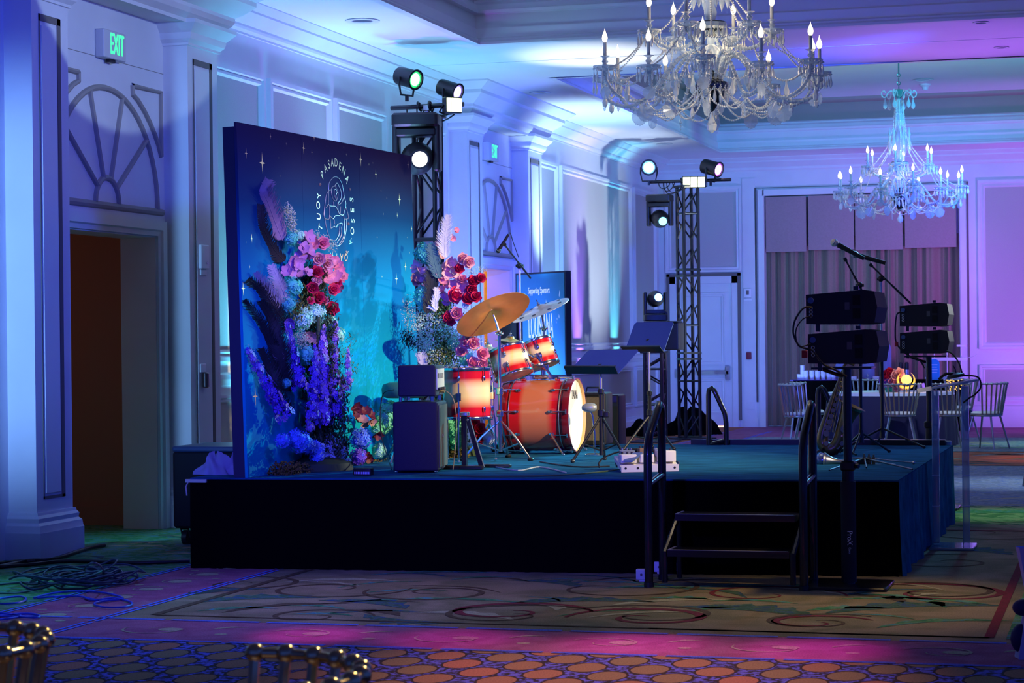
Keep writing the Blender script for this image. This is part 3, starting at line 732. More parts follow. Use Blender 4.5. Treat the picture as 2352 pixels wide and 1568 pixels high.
# ------------------------------------------------------------------ backdrop
B0, B1, BH = Vector((-5.68, 13.33, SH)), Vector((-5.45, 16.32, SH)), 2.40
bu = (B1 - B0).normalized(); bn = Vector((bu.y, -bu.x, 0)); BL = (B1 - B0).length
LEAN = Vector((-.055, 0, 0))
def bpt(u, v, out=0.):  # point of the printed face
    return B0 + bu * u + Vector((0, 0, v)) + LEAN * (v / BH) + bn * out
bz = Vector((LEAN.x, 0, BH)).normalized(); bnn = bu.cross(bz).normalized()
if bnn.x < 0: bnn = -bnn
def buv(px, py):
    q = at_plane(px, py, B0, bnn) - B0
    v = q.z; return (q - LEAN * (v / BH)).dot(bu), v
bd = thing('backdrop', 'tall freestanding printed backdrop in night sky blue with gold stars and a rose emblem', 'backdrop', (0, 0, 0))
BPR = ramp_mat('backdrop_print', [(0, (.0, .36, .48)), (.3, (.0, .34, .52)), (.58, (.0, .20, .42)), (.78, (.004, .05, .16)), (1, (.05, .03, .07))], 'Z', 'Generated', rough=.85, bump=.02, spec=.12)
mb = MB()
for u0, u1 in ((0, .985), (.988, 1.98), (1.983, BL)):
    mb.prism([bpt(u0, 0), bpt(u1, 0), bpt(u1, BH), bpt(u0, BH)], bnn * -.02)
pf = mb.build('printed_face', BPR, bd, 0)
mb = MB(); mb.prism([bpt(.0, 0, -.021), bpt(BL, 0, -.021), bpt(BL, BH - .03, -.021), bpt(.0, BH - .03, -.021)], bnn * -.085); mb.build('side_frame', mat('backdrop_side', (.02, .02, .06), rough=.8), bd, 0)
GOLD = mat('gold_print', (.85, .62, .28), rough=.45, metal=.25)
mb = MB()
def star(px, py, hpx, wf=.32):
    u, v = buv(px, py); h = hpx / 2 * 15 / 4900; w_ = h * wf / .55; pts = []
    for k in range(16):
        a = 2 * PI * k / 16; q = k % 4
        r = {0: 1, 1: .26, 2: .16, 3: .26}[q]
        ru = (w_ if k in (0, 8) else h if k in (4, 12) else (w_ + h) / 2) * r
        pts.append(bpt(u + math.cos(a) * ru, v + math.sin(a) * ru, .0015))
    mb.poly(pts)
for s_ in [(565, 352, 26), (602, 374, 50), (697, 340, 30), (721, 316, 18), (828, 366, 36), (863, 400, 26), (917, 458, 34), (888, 455, 8), (937, 378, 22), (851, 321, 12), (657, 330, 8), (716, 350, 12), (750, 336, 6),
           (578, 548, 22), (573, 612, 10), (576, 655, 8), (558, 662, 34), (565, 556, 6), (586, 910, 44), (601, 806, 22), (931, 612, 26), (910, 640, 34), (912, 494, 14), (945, 525, 16), (847, 377, 8), (856, 374, 6), (875, 438, 8), (880, 491, 8), (621, 313, 14), (643, 404, 6), (789, 338, 6), (866, 545, 8), (940, 580, 8), (877, 635, 8), (935, 545, 6), (640, 362, 5), (795, 355, 8)]:
    star(*s_)
mb.build('star', GOLD, bd, 0); bpy.context.scene.objects['star'].name = 'gold_stars'
bpy.context.scene.objects['gold_stars']['kind'] = 'stuff'
# emblem: a line-drawn rose inside a ring of letters (traced in the plane of the face)
def eb(x, y): return 680 + x / 5.6, 340 + y / 5.6
LINES = [[(415, 540), (420, 450), (450, 400), (490, 370), (540, 385), (580, 450), (600, 540), (612, 630), (635, 700), (632, 745)],
         [(415, 540), (385, 600), (370, 700), (355, 830), (365, 900), (415, 915), (425, 860)], [(415, 540), (450, 535), (452, 510), (490, 490), (520, 530), (535, 580), (525, 650), (500, 680), (470, 650), (450, 580), (452, 520)],
         [(490, 490), (520, 450), (550, 500), (575, 580), (570, 650), (540, 700), (530, 760)], [(535, 480), (560, 520), (575, 560)], [(485, 540), (505, 530), (520, 570), (505, 610), (510, 660), (485, 600), (485, 540)],
         [(415, 545), (410, 640), (408, 720), (378, 770)], [(408, 720), (440, 745), (500, 750), (530, 800), (555, 850), (600, 860), (615, 810), (635, 750)], [(475, 690), (480, 745)], [(530, 700), (535, 790), (560, 850), (568, 750)],
         [(605, 640), (580, 700), (545, 730)], [(425, 745), (430, 880), (440, 990), (440, 1030), (480, 1010)], [(430, 870), (470, 910), (500, 870), (560, 870)], [(485, 915), (490, 980)], [(480, 1000), (510, 1020), (530, 980), (585, 965), (585, 1000)],
         [(635, 750), (668, 880), (655, 910), (610, 905), (608, 820)], [(365, 900), (385, 1020), (430, 1160), (480, 1190), (495, 1185)], [(500, 1190), (545, 1120), (555, 1010)], [(520, 1218), (575, 1120), (580, 1010)], [(545, 1240), (610, 1120), (612, 915)], [(430, 1165), (480, 1230), (530, 1258), (590, 1210), (635, 1080), (645, 910)]]
mb = MB()
for L in LINES:
    pts = []
    for q in smooth_pts([(a, b, 0) for a, b in L], 4):
        u, v = buv(*eb(q.x, q.y)); pts.append(bpt(u, v, .003))
    mb.tube(pts, .003, 5)
FOIL = mat('foil_line', (.42, .46, .46), rough=.4, metal=.3)
mb.build('rose_emblem', FOIL, bd, 40)
mb = MB()
LET = [('P', 335, 350, 38), ('A', 375, 265, 25), ('S', 420, 215, 12), ('A', 462, 190, 3), ('D', 510, 192, -6), ('E', 560, 235, -18), ('N', 606, 300, -30), ('A', 650, 405, -50),
       ('Y', 293, 610, 95), ('O', 283, 735, 90), ('U', 290, 880, 88), ('T', 312, 1020, 75), ('S', 712, 665, 87), ('E', 722, 800, 90), ('S', 728, 935, 90), ('O', 722, 1065, 92), ('R', 697, 1200, 105), ('F', 650, 1340, 125), ('O', 640, 1400, 135), ('A', 580, 1405, 170), ('T', 520, 1400, 175), ('H', 455, 1390, 185)]
for ch, x, y, ang in LET:
    u, v = buv(*eb(x, y)); a = math.radians(ang)
    ex = bu * math.cos(a) + bz * math.sin(a); ey = bz * math.cos(a) - bu * math.sin(a)
    sy = Vector(ey)
    put_text(mb, ch, .088, bpt(u, v, .002), ex, ey, .85, .001)
for x, y in ((305, 467), (685, 533), (670, 975)):
    u, v = buv(*eb(x, y)); mb.sph(bpt(u, v, .001), .012, 8, 4)
mb.build('emblem_lettering', mat('foil_letter', (.45, .34, .24), rough=.4, metal=.4), bd, 0)

# ------------------------------------------------------------------ steps with handrails
def steps():
    xl, xr = -2.80, -1.85; y0 = 12.74; y1 = 13.40
    t = thing('stage_steps', 'black two tread stage steps with tubular handrails on both sides in front of the stage', 'stage steps', ((xl + xr) / 2, 13.0, 0))
    ox, oy = (xl + xr) / 2, 13.0
    def L(x, y, z): return (x - ox, y - oy, z)
    for z, ya, yb in ((.22, 12.84, 13.06), (.42, 13.08, 13.31)):
        mb = MB(); mb.b2(L(xl + .10, ya, z - .04), L(xr - .10, yb, z)); mb.cur = 1; mb.b2(L(xl + .11, ya - .002, z), L(xr - .11, ya + .016, z + .003)); mb.b2(L(xl + .10, ya, z), L(xl + .115, yb, z + .003))
        mb.build('tread', [BLKM, mat('tread_edge', (.35, .38, .42), rough=.5)], t, 0)
    for x in (xl + .08, xr - .08): mb = MB(); mb.tube([L(x, 12.85, .02), L(x, 12.85, .20), L(x, 13.30, .40)], .018, 8); mb.tube([L(x, 13.30, .0), L(x, 13.30, .40)], .018, 8); mb.build('side_frame', BLKM, t)
    for x in (xl, xr):
        mb = MB(); ztop = 1.10
        pts = [L(x, 12.74, .0), L(x, 12.74, .84)] + [Vector(L(x, 12.74, .84)).lerp(Vector(L(x, 13.28, ztop)), k) for k in (.05, .2, .9)] 
        pts = [L(x, 12.76, 0), L(x, 12.76, .55), L(x, 12.76, .80), L(x, 12.775, .86), L(x, 12.82, .93), L(x, 13.06, 1.07), L(x, 13.11, 1.105), L(x, 13.16, 1.09), L(x, 13.18, 1.04), L(x, 13.18, .8), L(x, 13.18, .0)]
        mb.tube(pts, .026, 10); mb.build('handrail', BLKM, t, 60)
        mb = MB(); mb.tube([L(x, 12.76, .62), L(x, 13.18, .66)], .022, 10); mb.build('rail_crossbar', BLKM, t, 60)
    for x in (xl, xr):
        for y_ in (12.76, 13.18):
            mb = MB(); mb.cyl(L(x, y_, 0), L(x, y_, .03), .032, .03, 12); mb.build('rubber_foot', BLK, t)
steps()
# rail standing at the rear edge of the stage
for _px, _lab in ((1597, 'short black tubular handrail at the rear edge of the stage, near the far door'), (1857, 'second short tubular handrail at the rear of the stage, right behind the right steps rail')):
  p = at_z(_px, 1030, SH)
  t = thing('stage_handrail', _lab, 'handrail', (p.x, p.y + .6, 0), group='handrails at the rear of the stage')
  zz = (CH - (895 - 780) * 18.2 / 4900); X2 = .14
  mb = MB(); mb.tube([(0, 0, 0), (0, 0, zz - .06), (.006, 0, zz - .015), (.03, 0, zz), (.05, 0, zz - .02), (.11, .0, zz - .15), (X2, 0, zz - .22), (X2 + .01, 0, zz - .30), (X2 + .01, 0, 0)], .022, 10); mb.build('rail_tube', BLKM, t, 60)
  MB().tube([(0, 0, zz - .48), (X2 + .01, 0, zz - .44)], .018, 8).build('rail_crossbar', BLKM, t)

# equipment case at the left behind the stage
t = thing('equipment_case', 'dark wheeled equipment case between the stage and the left wall', 'road case', (-6.50, 15.05, 0))
mb = MB(); mb.rbox((0, 0, .42), (.78, .66, .58), .035); mb.build('case_body', mat('case_navy', (.004, .005, .012), rough=.7, spec=.2), t)
mb = MB(); mb.rbox((0, 0, .725), (.785, .665, .04), .03); mb.build('case_lid', mat('case_lid_navy', (.02, .05, .13), rough=.4), t)
for x in (-.32, .32):
    for y_ in (-.26, .26):
        mb = MB(); mb.cyl((x - .02, y_ + .03, .055), (x + .02, y_ + .03, .055), .055, .055, 16); mb.tube([(x - .03, y_ + .03, .055), (x - .03, y_, .12), (x + .03, y_, .12), (x + .03, y_ + .03, .055)], .008); mb.build('caster', BLK, t)
# crumpled white cloth on the stage corner
random.seed(12)
def cloth(name, label, c, rx, ry, h, seed):
    random.seed(seed); mb = MB(); n, m_ = 28, 12; vs = []
    for j in range(m_ + 1):
        for k in range(n):
            a = 2 * PI * k / n; f = j / m_
            r = 1 - f * .9; fold = 1 + .2 * math.sin(a * 4 + f * 6) + .14 * math.sin(a * 9 + seed + f * 3)
            vs.append((c[0] + math.cos(a) * rx * r * fold, c[1] + math.sin(a) * ry * r * fold, c[2] + h * (math.sin(f * PI / 2) ** .8) * (1 + .25 * math.sin(a * 3 + f * 4)) * (1 if f else 0)))
    fs = [(j * n + k, j * n + (k + 1) % n, (j + 1) * n + (k + 1) % n, (j + 1) * n + k) for j in range(m_) for k in range(n)]
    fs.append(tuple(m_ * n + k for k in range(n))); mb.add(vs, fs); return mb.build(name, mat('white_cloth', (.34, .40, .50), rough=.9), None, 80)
p = at_z(490, 1090, SH)
tag(cloth('cloth_bundle', '', (p.x, p.y + .06, SH), .14, .08, .13, 2), 'crumpled white cloth with a raised peak on the stage corner left of the backdrop', 'cloth')
p = at_z(525, 1090, SH)
tag(cloth('cloth_bundle', '', (p.x + .02, p.y + .10, SH), .08, .08, .13, 5), 'second crumpled white cloth tucked against the backdrop side panel', 'cloth')

# ================================================================== LIGHTING TOWERS
def truss(name, label, loc, rz, w_, h, bays, group, top=True):
    t = thing(name, label, 'lighting truss', loc, rz, group)
    a = w_ / 2; r = w_ * .11
    for sx in (-1, 1):
        for sy in (-1, 1):
            MB().cyl((sx * a, sy * a, .02), (sx * a, sy * a, h), r, r, 10).build('chord_tube', BLKM, t)
    for f_, (p, q) in enumerate((((-a, -a), (a, -a)), ((a, -a), (a, a)), ((a, a), (-a, a)), ((-a, a), (-a, -a)))):
        mb = MB(); bh = h / bays
        for k in range(bays):
            z0 = k * bh + .06; z1 = (k + 1) * bh - .06
            P, Q = (p, q) if (k + (f_ in (2, 3))) % 2 == 0 else (q, p)
            mb.cyl((P[0], P[1], z0), (Q[0], Q[1], z1), r * .5, None, 6)
            if k % 2 == 0: mb.cyl((p[0], p[1], z0 - .03), (q[0], q[1], z0 - .03), r * .6, None, 6)
        mb.build('lacing', BLKM, t)
    for z in ([h * .33, h * .66] if h > 2 else []):
        mb = MB(); mb.b2((-a - r, -a - r, z - .06), (a + r, a + r, z - .03)); mb.b2((-a - r, -a - r, z + .03), (a + r, a + r, z + .06)); mb.build('joint_plate', BLKM, t, 0)
    mb = MB(); mb.rbox((0, 0, h + .015), (w_ * 1.5, w_ * 1.5, .03), .02); mb.build('top_plate', BLKM, t)
    mb = MB(); mb.rbox((0, 0, .012), (w_ * 2.6, w_ * 2.6, .024), .02); mb.build('base_plate', BLKM, t)
    return t
NT = Vector((-6.77, 20.6, 0)); FT = Vector((-6.28, 31.6, 0)); HT = 3.78
truss('truss_tower', 'tall black lighting truss tower rising behind the printed backdrop', NT, 0, .215, HT, 9, 'lighting towers')
truss('truss_tower', 'tall black lighting truss tower in front of the far door, blinder lamp on top', FT, math.radians(36), .235, HT, 9, 'lighting towers')
# lamps
def yoke_par(label, loc, aim, color, s, length=.34, r=.10):
    loc = Vector(loc); d = (Vector(aim) - loc).normalized()
    t = thing('par_light', label, 'stage light', loc, group='round stage lamps on the truss bars')
    R = frame_z(d)
    mb = MB(); mb.lathe([(r * .55, -length * .5), (r * .95, -length * .42), (r, -length * .3), (r, length * .45), (r * 1.12, length * .5), (r * 1.12, length * .53), (r * .9, length * .53), (r * .86, length * .46)], 24, (0, 0, 0), R, caps=False)
    mb.lathe([(0.001, -length * .5), (r * .55, -length * .5)], 24, (0, 0, 0), R, caps=False)
    mb.build('lamp_can', BLK, t)
    mb = MB(); mb.lathe([(.001, length * .485), (r * .66, length * .48)], 24, (0, 0, 0), R, caps=False); mb.cur = 1; mb.lathe([(r * .66, length * .48), (r * .88, length * .47), (r * 1.0, length * .52)], 24, (0, 0, 0), R, caps=False)
    mb.build('lens', [emis('lens_%.1f%.1f%.1f' % color, tuple(.55 + .45 * v for v in color), s), emis('rim_%.1f%.1f%.1f' % color, color, 1.1)], t)
    side = R @ Vector((1, 0, 0)); 
    side = Vector((d.y, -d.x, 0)).normalized()
    mb = MB(); lo = Vector((0, 0, -r * 1.9))
    mb.tube([side * r * 1.1, side * r * 1.15 + Vector((0, 0, -r * .8)), side * r * .9 + lo, -side * r * .9 + lo, -side * r * 1.15 + Vector((0, 0, -r * .8)), -side * r * 1.1], .012, 6)
    mb.cyl(lo, lo + Vector((0, 0, -.06)), .02, .02, 8); mb.build('yoke', BLK, t)
    return t
def led_blinder(label, loc, aim, w_=.30, h=.16):
    loc = Vector(loc); d = (Vector(aim) - loc).normalized(); R = frame_z(d)
    zax = Vector((0, 0, 1)); x_ = d.cross(zax).normalized(); y_ = x_.cross(d)
    M = Matrix((x_, y_, d)).transposed()
    t = thing('blinder_light', label, 'stage light', loc)
    MB().rbox(M @ Vector((0, 0, -.04)), (w_, h, .08), .012, M).build('housing', BLK, t)
    for k in range(3): MB().box(M @ Vector(((k - 1) * w_ * .31, 0, .003)), (w_ * .28, h * .86, .004), M).build('lens', emis('blinder_glow', (.92, 1, .50), 3.2), t, 0)
    mb = MB()
    for s_ in (-1, 1): mb.tube([M @ Vector((s_ * w_ * .53, 0, -.04)), M @ Vector((s_ * w_ * .53, -h * .4, -.12)), M @ Vector((0, -h * .5, -.16))], .009, 6)
    mb.build('yoke', BLK, t)
    return t
def moving_head(label, loc, aim, color, s, up=1, k=1.0, yaw=0.):
    """up=1 stands on its base, up=-1 hangs"""
    t = thing('moving_head_light', label, 'stage light', loc, group='moving head lamps')
    mb = MB(); mb.rbox((0, 0, up * .05 * k), (.34 * k, .26 * k, .10 * k), .03 * k, rotm('Z', yaw)); mb.build('base', BLK, t)
    Rz = rotm('Z', yaw); arm = MB(); H_ = .30 * k
    pts = []
    for sx in (-1, 1):
        arm.rbox(Rz @ Vector((sx * .15 * k, 0, up * (.10 * k + H_ / 2))), (.05 * k, .14 * k, H_ + .04 * k), .02 * k, Rz)
    arm.rbox(Rz @ Vector((0, 0, up * .135 * k)), (.30 * k, .16 * k, .06 * k), .02 * k, Rz)
    arm.build('yoke_arm', BLK, t)
    c = Vector((0, 0, up * (.10 * k + H_ * .74))); d = (Vector(aim) - (Vector(loc) + c)).normalized(); R = frame_z(d)
    MB().lathe([(.03 * k, -.19 * k), (.085 * k, -.17 * k), (.115 * k, -.06 * k), (.12 * k, .04 * k), (.10 * k, .12 * k), (.075 * k, .17 * k), (.07 * k, .25 * k), (.058 * k, .25 * k), (.056 * k, .235 * k)], 20, c, R, caps=True).build('head', BLK, t)
    MB().lathe([(.001, .246 * k), (.055 * k, .245 * k)], 20, c, R, caps=False).build('lens', emis('mh_%.1f%.1f%.1f' % color, color, s), t)
    return t
BARZ = HT + .12
def bar(label, c, half, dirv):
    c = Vector(c); d = Vector(dirv).normalized()
    t = thing('lighting_bar', label, 'lighting bar', c, group='lamp crossbars on the towers')
    MB().cyl(d * -half, d * half, .025, .025, 12).build('bar_tube', BLKM, t)
    mb = MB(); mb.cyl((0, 0, -.09), (0, 0, 0), .03, .03, 8); mb.rbox((0, 0, -.02), (.07, .07, .06), .01); mb.build('clamp', STEEL, t)
    mb = MB(); random.seed(int(c.y)); 
    for j in range(5):
        x0 = random.uniform(-half * .8, half * .1); x1 = x0 + random.uniform(.15, .4)
        mb.tube(bez(d * x0, d * x0 + Vector((0, -.05, -.16 - .05 * j)), d * x1 + Vector((0, -.04, -.12)), d * x1, 10), .008, 5)
    mb.torus(d * -half * .2 + Vector((0, -.01, 0)), .045, .012, rotm('Y', 70)); mb.torus(d * half * .1 + Vector((0, -.01, 0)), .045, .012, rotm('Y', 80))
    mb.build('cable_bundle', BLK, t)
    return t
# near tower group
bar('crossbar with tangled cables on top of the tower behind the backdrop', (NT.x, NT.y, BARZ), .40, (1, -.1, 0))
moving_head('large hanging moving head lamp with white lens left of the near tower', at_y(957, 262, NT.y - .3), at_y(985, 372, NT.y - 1.6), (1, 1, .92), 14, -1, 1.38, 10)
MB_ = None
yoke_par('round black stage lamp with bright green lens above the backdrop tower', at_y(934, 178, 20.55), at_y(934, 178, 20.55) + _R * .70 + Vector((0, 0, -.25)) - _F0 * .62, (.05, 1, .25), 7, .26, .095)
yoke_par('round black stage lamp with violet white lens, right one above the near tower', at_y(1030, 205, 20.55), at_y(1030, 205, 20.55) + _R * .78 + Vector((0, 0, -.32)) - _F0 * .5, (.4, .3, 1), 7, .24, .085)
led_blinder('square blinder lamp with yellow green glow on the near tower', at_y(1043, 241, 20.4), at_y(1043, 241, 20.4) + _R * .5 - _F0 * .8, .19, .16)
# far tower group
bar('crossbar with cables on top of the far tower by the corner', (FT.x + .05, FT.y, BARZ - .02), .62, (1, .0, 0))
yoke_par('round stage lamp with dazzling pale blue lens in the far corner', at_y(1490, 384, 31.55), at_y(1492, 396, 28), (.3, .7, 1), 16, .24, .11)
yoke_par('round stage lamp with pink violet lens at the right end of the far crossbar', at_y(1632, 385, 31.55), at_y(1632, 385, 31.55) + _R * .7 + Vector((0, 0, -.25)) - _F0 * .6, (.8, .2, 1), 12, .3, .11)
led_blinder('wide blinder lamp with dazzling pale yellow light on the far tower', at_y(1594, 418, 31.45), at_y(1594, 440, 24), .36, .17)
p = at_y(1515, 447, 31.4); moving_head('hanging moving head lamp with teal lens beside the far tower', (p.x, p.y, p.z), at_y(1600, 575, 28.6), (.2, .9, .8), 3, -1, 1.12, 0)
# short tower with box and moving head
ST = at_z(1508, 1003, 0); ST = Vector((ST.x, 30.6, 0)); ST.x = at_y(1505, 900, 30.6).x
truss('truss_pedestal', 'short black truss pedestal with a dark box on top in front of the panelled corner', ST, 0, .25, 1.30, 5, 'lighting towers')
p = at_y(1532, 772, 30.5)
t = thing('amplifier_box', 'dark rectangular box on top of the short truss pedestal', 'equipment box', (p.x, p.y, p.z))
MB().rbox((0, 0, 0), (.44, .40, .40), .03).build('box_body', BLK, t); MB().rbox((-.05, -.02, .21), (.5, .42, .02), .02).build('lid', BLKM, t)
p = at_y(1505, 737, 30.5); moving_head('moving head lamp with cyan lens standing on the box by the corner', (p.x, p.y, p.z), at_y(1600, 640, 28.0), (.35, .95, 1), 6, 1, 1.0, 20)
# black drapes heaped at the tower foot
for (px, py, rx, ry, h, lab) in ((1575, 1000, .42, .3, .36, 'heap of black fabric and cables around the foot of the far tower'), (1470, 1003, .38, .25, .22, 'heap of black cables on the floor in front of the panelled corner')):
    p = at_z(px, py, 0); o = cloth('cable_heap', '', (p.x, p.y + .3, 0), rx, ry, h, px); o.data.materials.clear(); o.data.materials.append(BLKF); tag(o, lab, 'cable heap')

# ================================================================== DRUM KIT
RED, DRED, CREAM, TAN = (.60, .006, .012), (.16, .004, .008), (.95, .70, .36), (.58, .16, .06)
SH_TOM = ramp_mat('tom_sunburst', [(0, DRED), (.07, RED), (.20, RED), (.34, (.9, .45, .22)), (.45, CREAM), (.62, CREAM), (.72, (.9, .45, .22)), (.82, RED), (.94, RED), (1, DRED)], 'Z', rough=.16, coat=.8)
SH_BD = ramp_mat('bass_sunburst', [(0, (.20, .004, .01)), (.10, RED), (.24, RED), (.32, TAN), (.70, TAN), (.80, RED), (.90, (.30, .004, .01)), (1, (.12, .002, .006))], 'Z', rough=.14, coat=.9)
HEADM = mat('drum_head', (.85, .84, .78), rough=.45); HEADC = mat('clear_drum_head', (.75, .62, .45), rough=.3)
def drum(name, label, loc, R3, r, L, nl, shell, group=None, hoopm=CHROME, hw=.018, heads=(HEADC, HEADM), lugl=.045, rods=False):
    t = thing(name, label, 'drum', loc, group=group); t.rotation_euler = R3.to_euler()
    n = 48
    MB().lathe([(r, -L / 2), (r, L / 2)], n, caps=False).build('shell', shell, t, 60)
    for s_, hm in ((-1, heads[0]), (1, heads[1])):
        z = s_ * L / 2
        MB().lathe([(.001, z + s_ * .004), (r * .97, z + s_ * .004), (r * 1.0, z)], n, caps=False).build('drum_head', hm, t, 60)
        MB().lathe([(r * 1.0, z - s_ * hw * .4), (r * 1.035, z - s_ * hw * .5), (r * 1.05, z - s_ * hw * .1), (r * 1.04, z + s_ * hw * .6), (r * 1.005, z + s_ * hw * .7), (r * .985, z + s_ * hw * .5), (r * .985, z)], n, caps=False).build('hoop', hoopm, t, 60)
        for k in range(nl):
            a = 2 * PI * (k + .5) / nl; c, q = math.cos(a), math.sin(a); mb = MB()
            zz = z - s_ * (lugl + .02); P = Vector((c * r, q * r, zz)); o_ = Vector((c, q, 0))
            mb.sph(P + o_ * .012, .012, 8, 5, (1, 1, 2.0)); mb.cyl(P + o_ * .018 + Vector((0, 0, -s_ * .01)), (c * r * 1.0 + o_.x * .018, q * r * 1.0 + o_.y * .018, z + s_ * hw * .8), .0035, None, 6)
            mb.sph((c * r + o_.x * .018, q * r + o_.y * .018, z + s_ * hw * .8), .007, 6, 4)
            mb.build('lug', CHROME, t)
    return t
def rot_to(n_, up=None): return frame_z(n_)
RV, UV, FV = _R.copy(), Vector((0, 0, 1)), Vector((_F0))
# bass drum, axis along the stage
bdL = .50; bdr = .285
BDC = at_y(1247, 957, 16.47); BDC.z = SH + bdr + .02
bdM = Matrix(((0, 0, 1), (0, 1, 0), (-1, 0, 0)))         # local z -> +x
RIM = ramp_mat('hoop_red', [(0, (.10, .002, .006)), (1, (.20, .004, .01))], 'Z', rough=.15, coat=.8)
t = thing('bass_drum', 'large red sunburst bass drum lying on its side with white front head', 'drum', BDC); t.rotation_euler = bdM.to_euler()
MB().lathe([(bdr, -bdL / 2), (bdr, bdL / 2)], 64, caps=False).build('shell', SH_BD, t, 60)
MB().lathe([(.001, bdL / 2 + .012), (bdr * 1.0, bdL / 2 + .012), (bdr, bdL / 2)], 64, caps=False).build('front_head', HEADM, t, 60)
MB().lathe([(.001, -bdL / 2 - .012), (bdr * 1.0, -bdL / 2 - .012), (bdr, -bdL / 2)], 64, caps=False).build('batter_head', HEADM, t, 60)
WOOD = mat('hoop_wood', (.80, .45, .14), rough=.4)
for s_ in (-1, 1):
    mb = MB(); z0, z1 = s_ * (bdL / 2 - .02), s_ * (bdL / 2 + .035)
    mb.lathe([(bdr * 1.015, z0), (bdr * 1.045, z0), (bdr * 1.045, z1), (bdr * 1.01, z1)], 64, caps=False); mb.cur = 1; mb.lathe([(bdr * 1.01, z1), (bdr * 1.005, s_ * (bdL / 2 + .01))], 64, caps=False)
    mb.build('hoop', [RIM, WOOD], t, 30)
    MB().torus((0, 0, s_ * (bdL / 2 - .045)), bdr * 1.02, .005, None, 64, 6).build('trim_band', STEEL, t)
    for k in range(10):
        a = 2 * PI * (k + .3) / 10; c, q = math.cos(a), math.sin(a); mb = MB()
        zi, zo = s_ * (bdL / 2 - .10), s_ * (bdL / 2 + .02); rr = bdr + .022
        mb.cyl((c * rr, q * rr, zi), (c * rr, q * rr, zo), .0045, None, 6); mb.box((c * rr, q * rr, zo), (.035, .02, .012), rotm('Z', math.degrees(a) + 90)); mb.sph((c * (bdr + .01), q * (bdr + .01), zi - s_ * .01), .014, 8, 5, (1, 1, 1.8)); mb.build('lug', CHROME, t)
mb = MB(); put_text(mb, 'TAMA', .085, (0, .12, bdL / 2 + .0135), (0, 1, 0), (-1, 0, 0), .8, .0006)
mb = MB(); put_text(mb, 'TAMA', .10, (-.16, 0, bdL / 2 + .0135), (0, 1, 0), (-1, 0, 0), .72, .0006); mb.build('head_lettering', BLK, t, 0)
for sy in (-1, 1):
    mb = MB(); a0 = Vector((bdr * .5, sy * bdr * .87, bdL * .28)); mb.tube([a0 * .9, a0 + Vector((0, sy * .02, 0)), Vector((bdr + .015, sy * .36, bdL * .28 + .12))], .009, 8); mb.sph(a0, .022, 8, 6); mb.sph(Vector((bdr + .012, sy * .36, bdL * .28 + .12)), .014, 8, 6); mb.build('spur', CHROME, t)
mb = MB(); mb.rbox((-bdr - .02, 0, 0), (.03, .10, .12), .02); mb.cyl((-bdr - .02, 0, .0), (-bdr - .20, 0, .0), .014, None, 12); mb.build('tom_mount', CHROME, t)
FT_ = at_y(1072, 903, 15.25)
t = drum('floor_tom', 'upright red and cream sunburst floor tom beside the amplifier', FT_, Matrix.Identity(3), .178, .36, 6, SH_TOM, 'sunburst toms', heads=(HEADC, HEADM))
for a in (30, 150, 270):
    a = math.radians(a); c, q = math.cos(a) * .205, math.sin(a) * .205; zb = SH - FT_.z
    mb = MB(); mb.tube([(c, q, .08), (c, q, -.14), (c * 1.06, q * 1.06, -.22), (c * 1.06, q * 1.06, zb + .02)], .006, 8); mb.sph((c * 1.06, q * 1.06, zb + .012), .014, 8, 6); mb.box((c * .93, q * .93, -.02), (.04, .04, .05)); mb.build('leg', CHROME, t)
ax = (RV * -.27 + UV * .93 + FV * .22).normalized()
c1 = at_y(1172, 832, 16.15); drum('rack_tom', 'tilted red sunburst rack tom, the nearer and lower one under the gold cymbal', c1, frame_z(ax), .152, .215, 6, SH_TOM, 'sunburst toms', heads=(HEADC, HEADC))
ax2 = (RV * -.30 + UV * .92 + FV * .18).normalized()
c2 = at_y(1240, 812, 16.5); drum('rack_tom', 'smaller tilted red sunburst rack tom under the blue lit cymbal', c2, frame_z(ax2), .127, .20, 6, SH_TOM, 'sunburst toms', heads=(HEADC, HEADC))
t = thing('tom_holder', 'chrome clamps and arms holding the two rack toms above the bass drum', 'drum hardware', BDC + Vector((0, 0, bdr)))
mb = MB(); o = BDC + Vector((0, 0, bdr)); mid = Vector((.02, 0, .10))
mb.tube([(0, 0, 0), (0, 0, .10)], .014, 10); mb.tube([mid, (c1 - o) + Vector((.12, .02, 0))], .010, 8); mb.tube([mid, (c2 - o) + Vector((-.04, -.10, -.05))], .010, 8)
mb.rbox(mid, (.06, .05, .05), .012); mb.sph((c2 - o) + Vector((-.03, -.14, -.02)), .024, 10, 8, (1.4, 1, .8)); mb.tube([(c2 - o) + Vector((.0, -.13, -.0)), (.10, -.08, .02)], .012, 8); mb.build('holder_arm', CHROME, t)

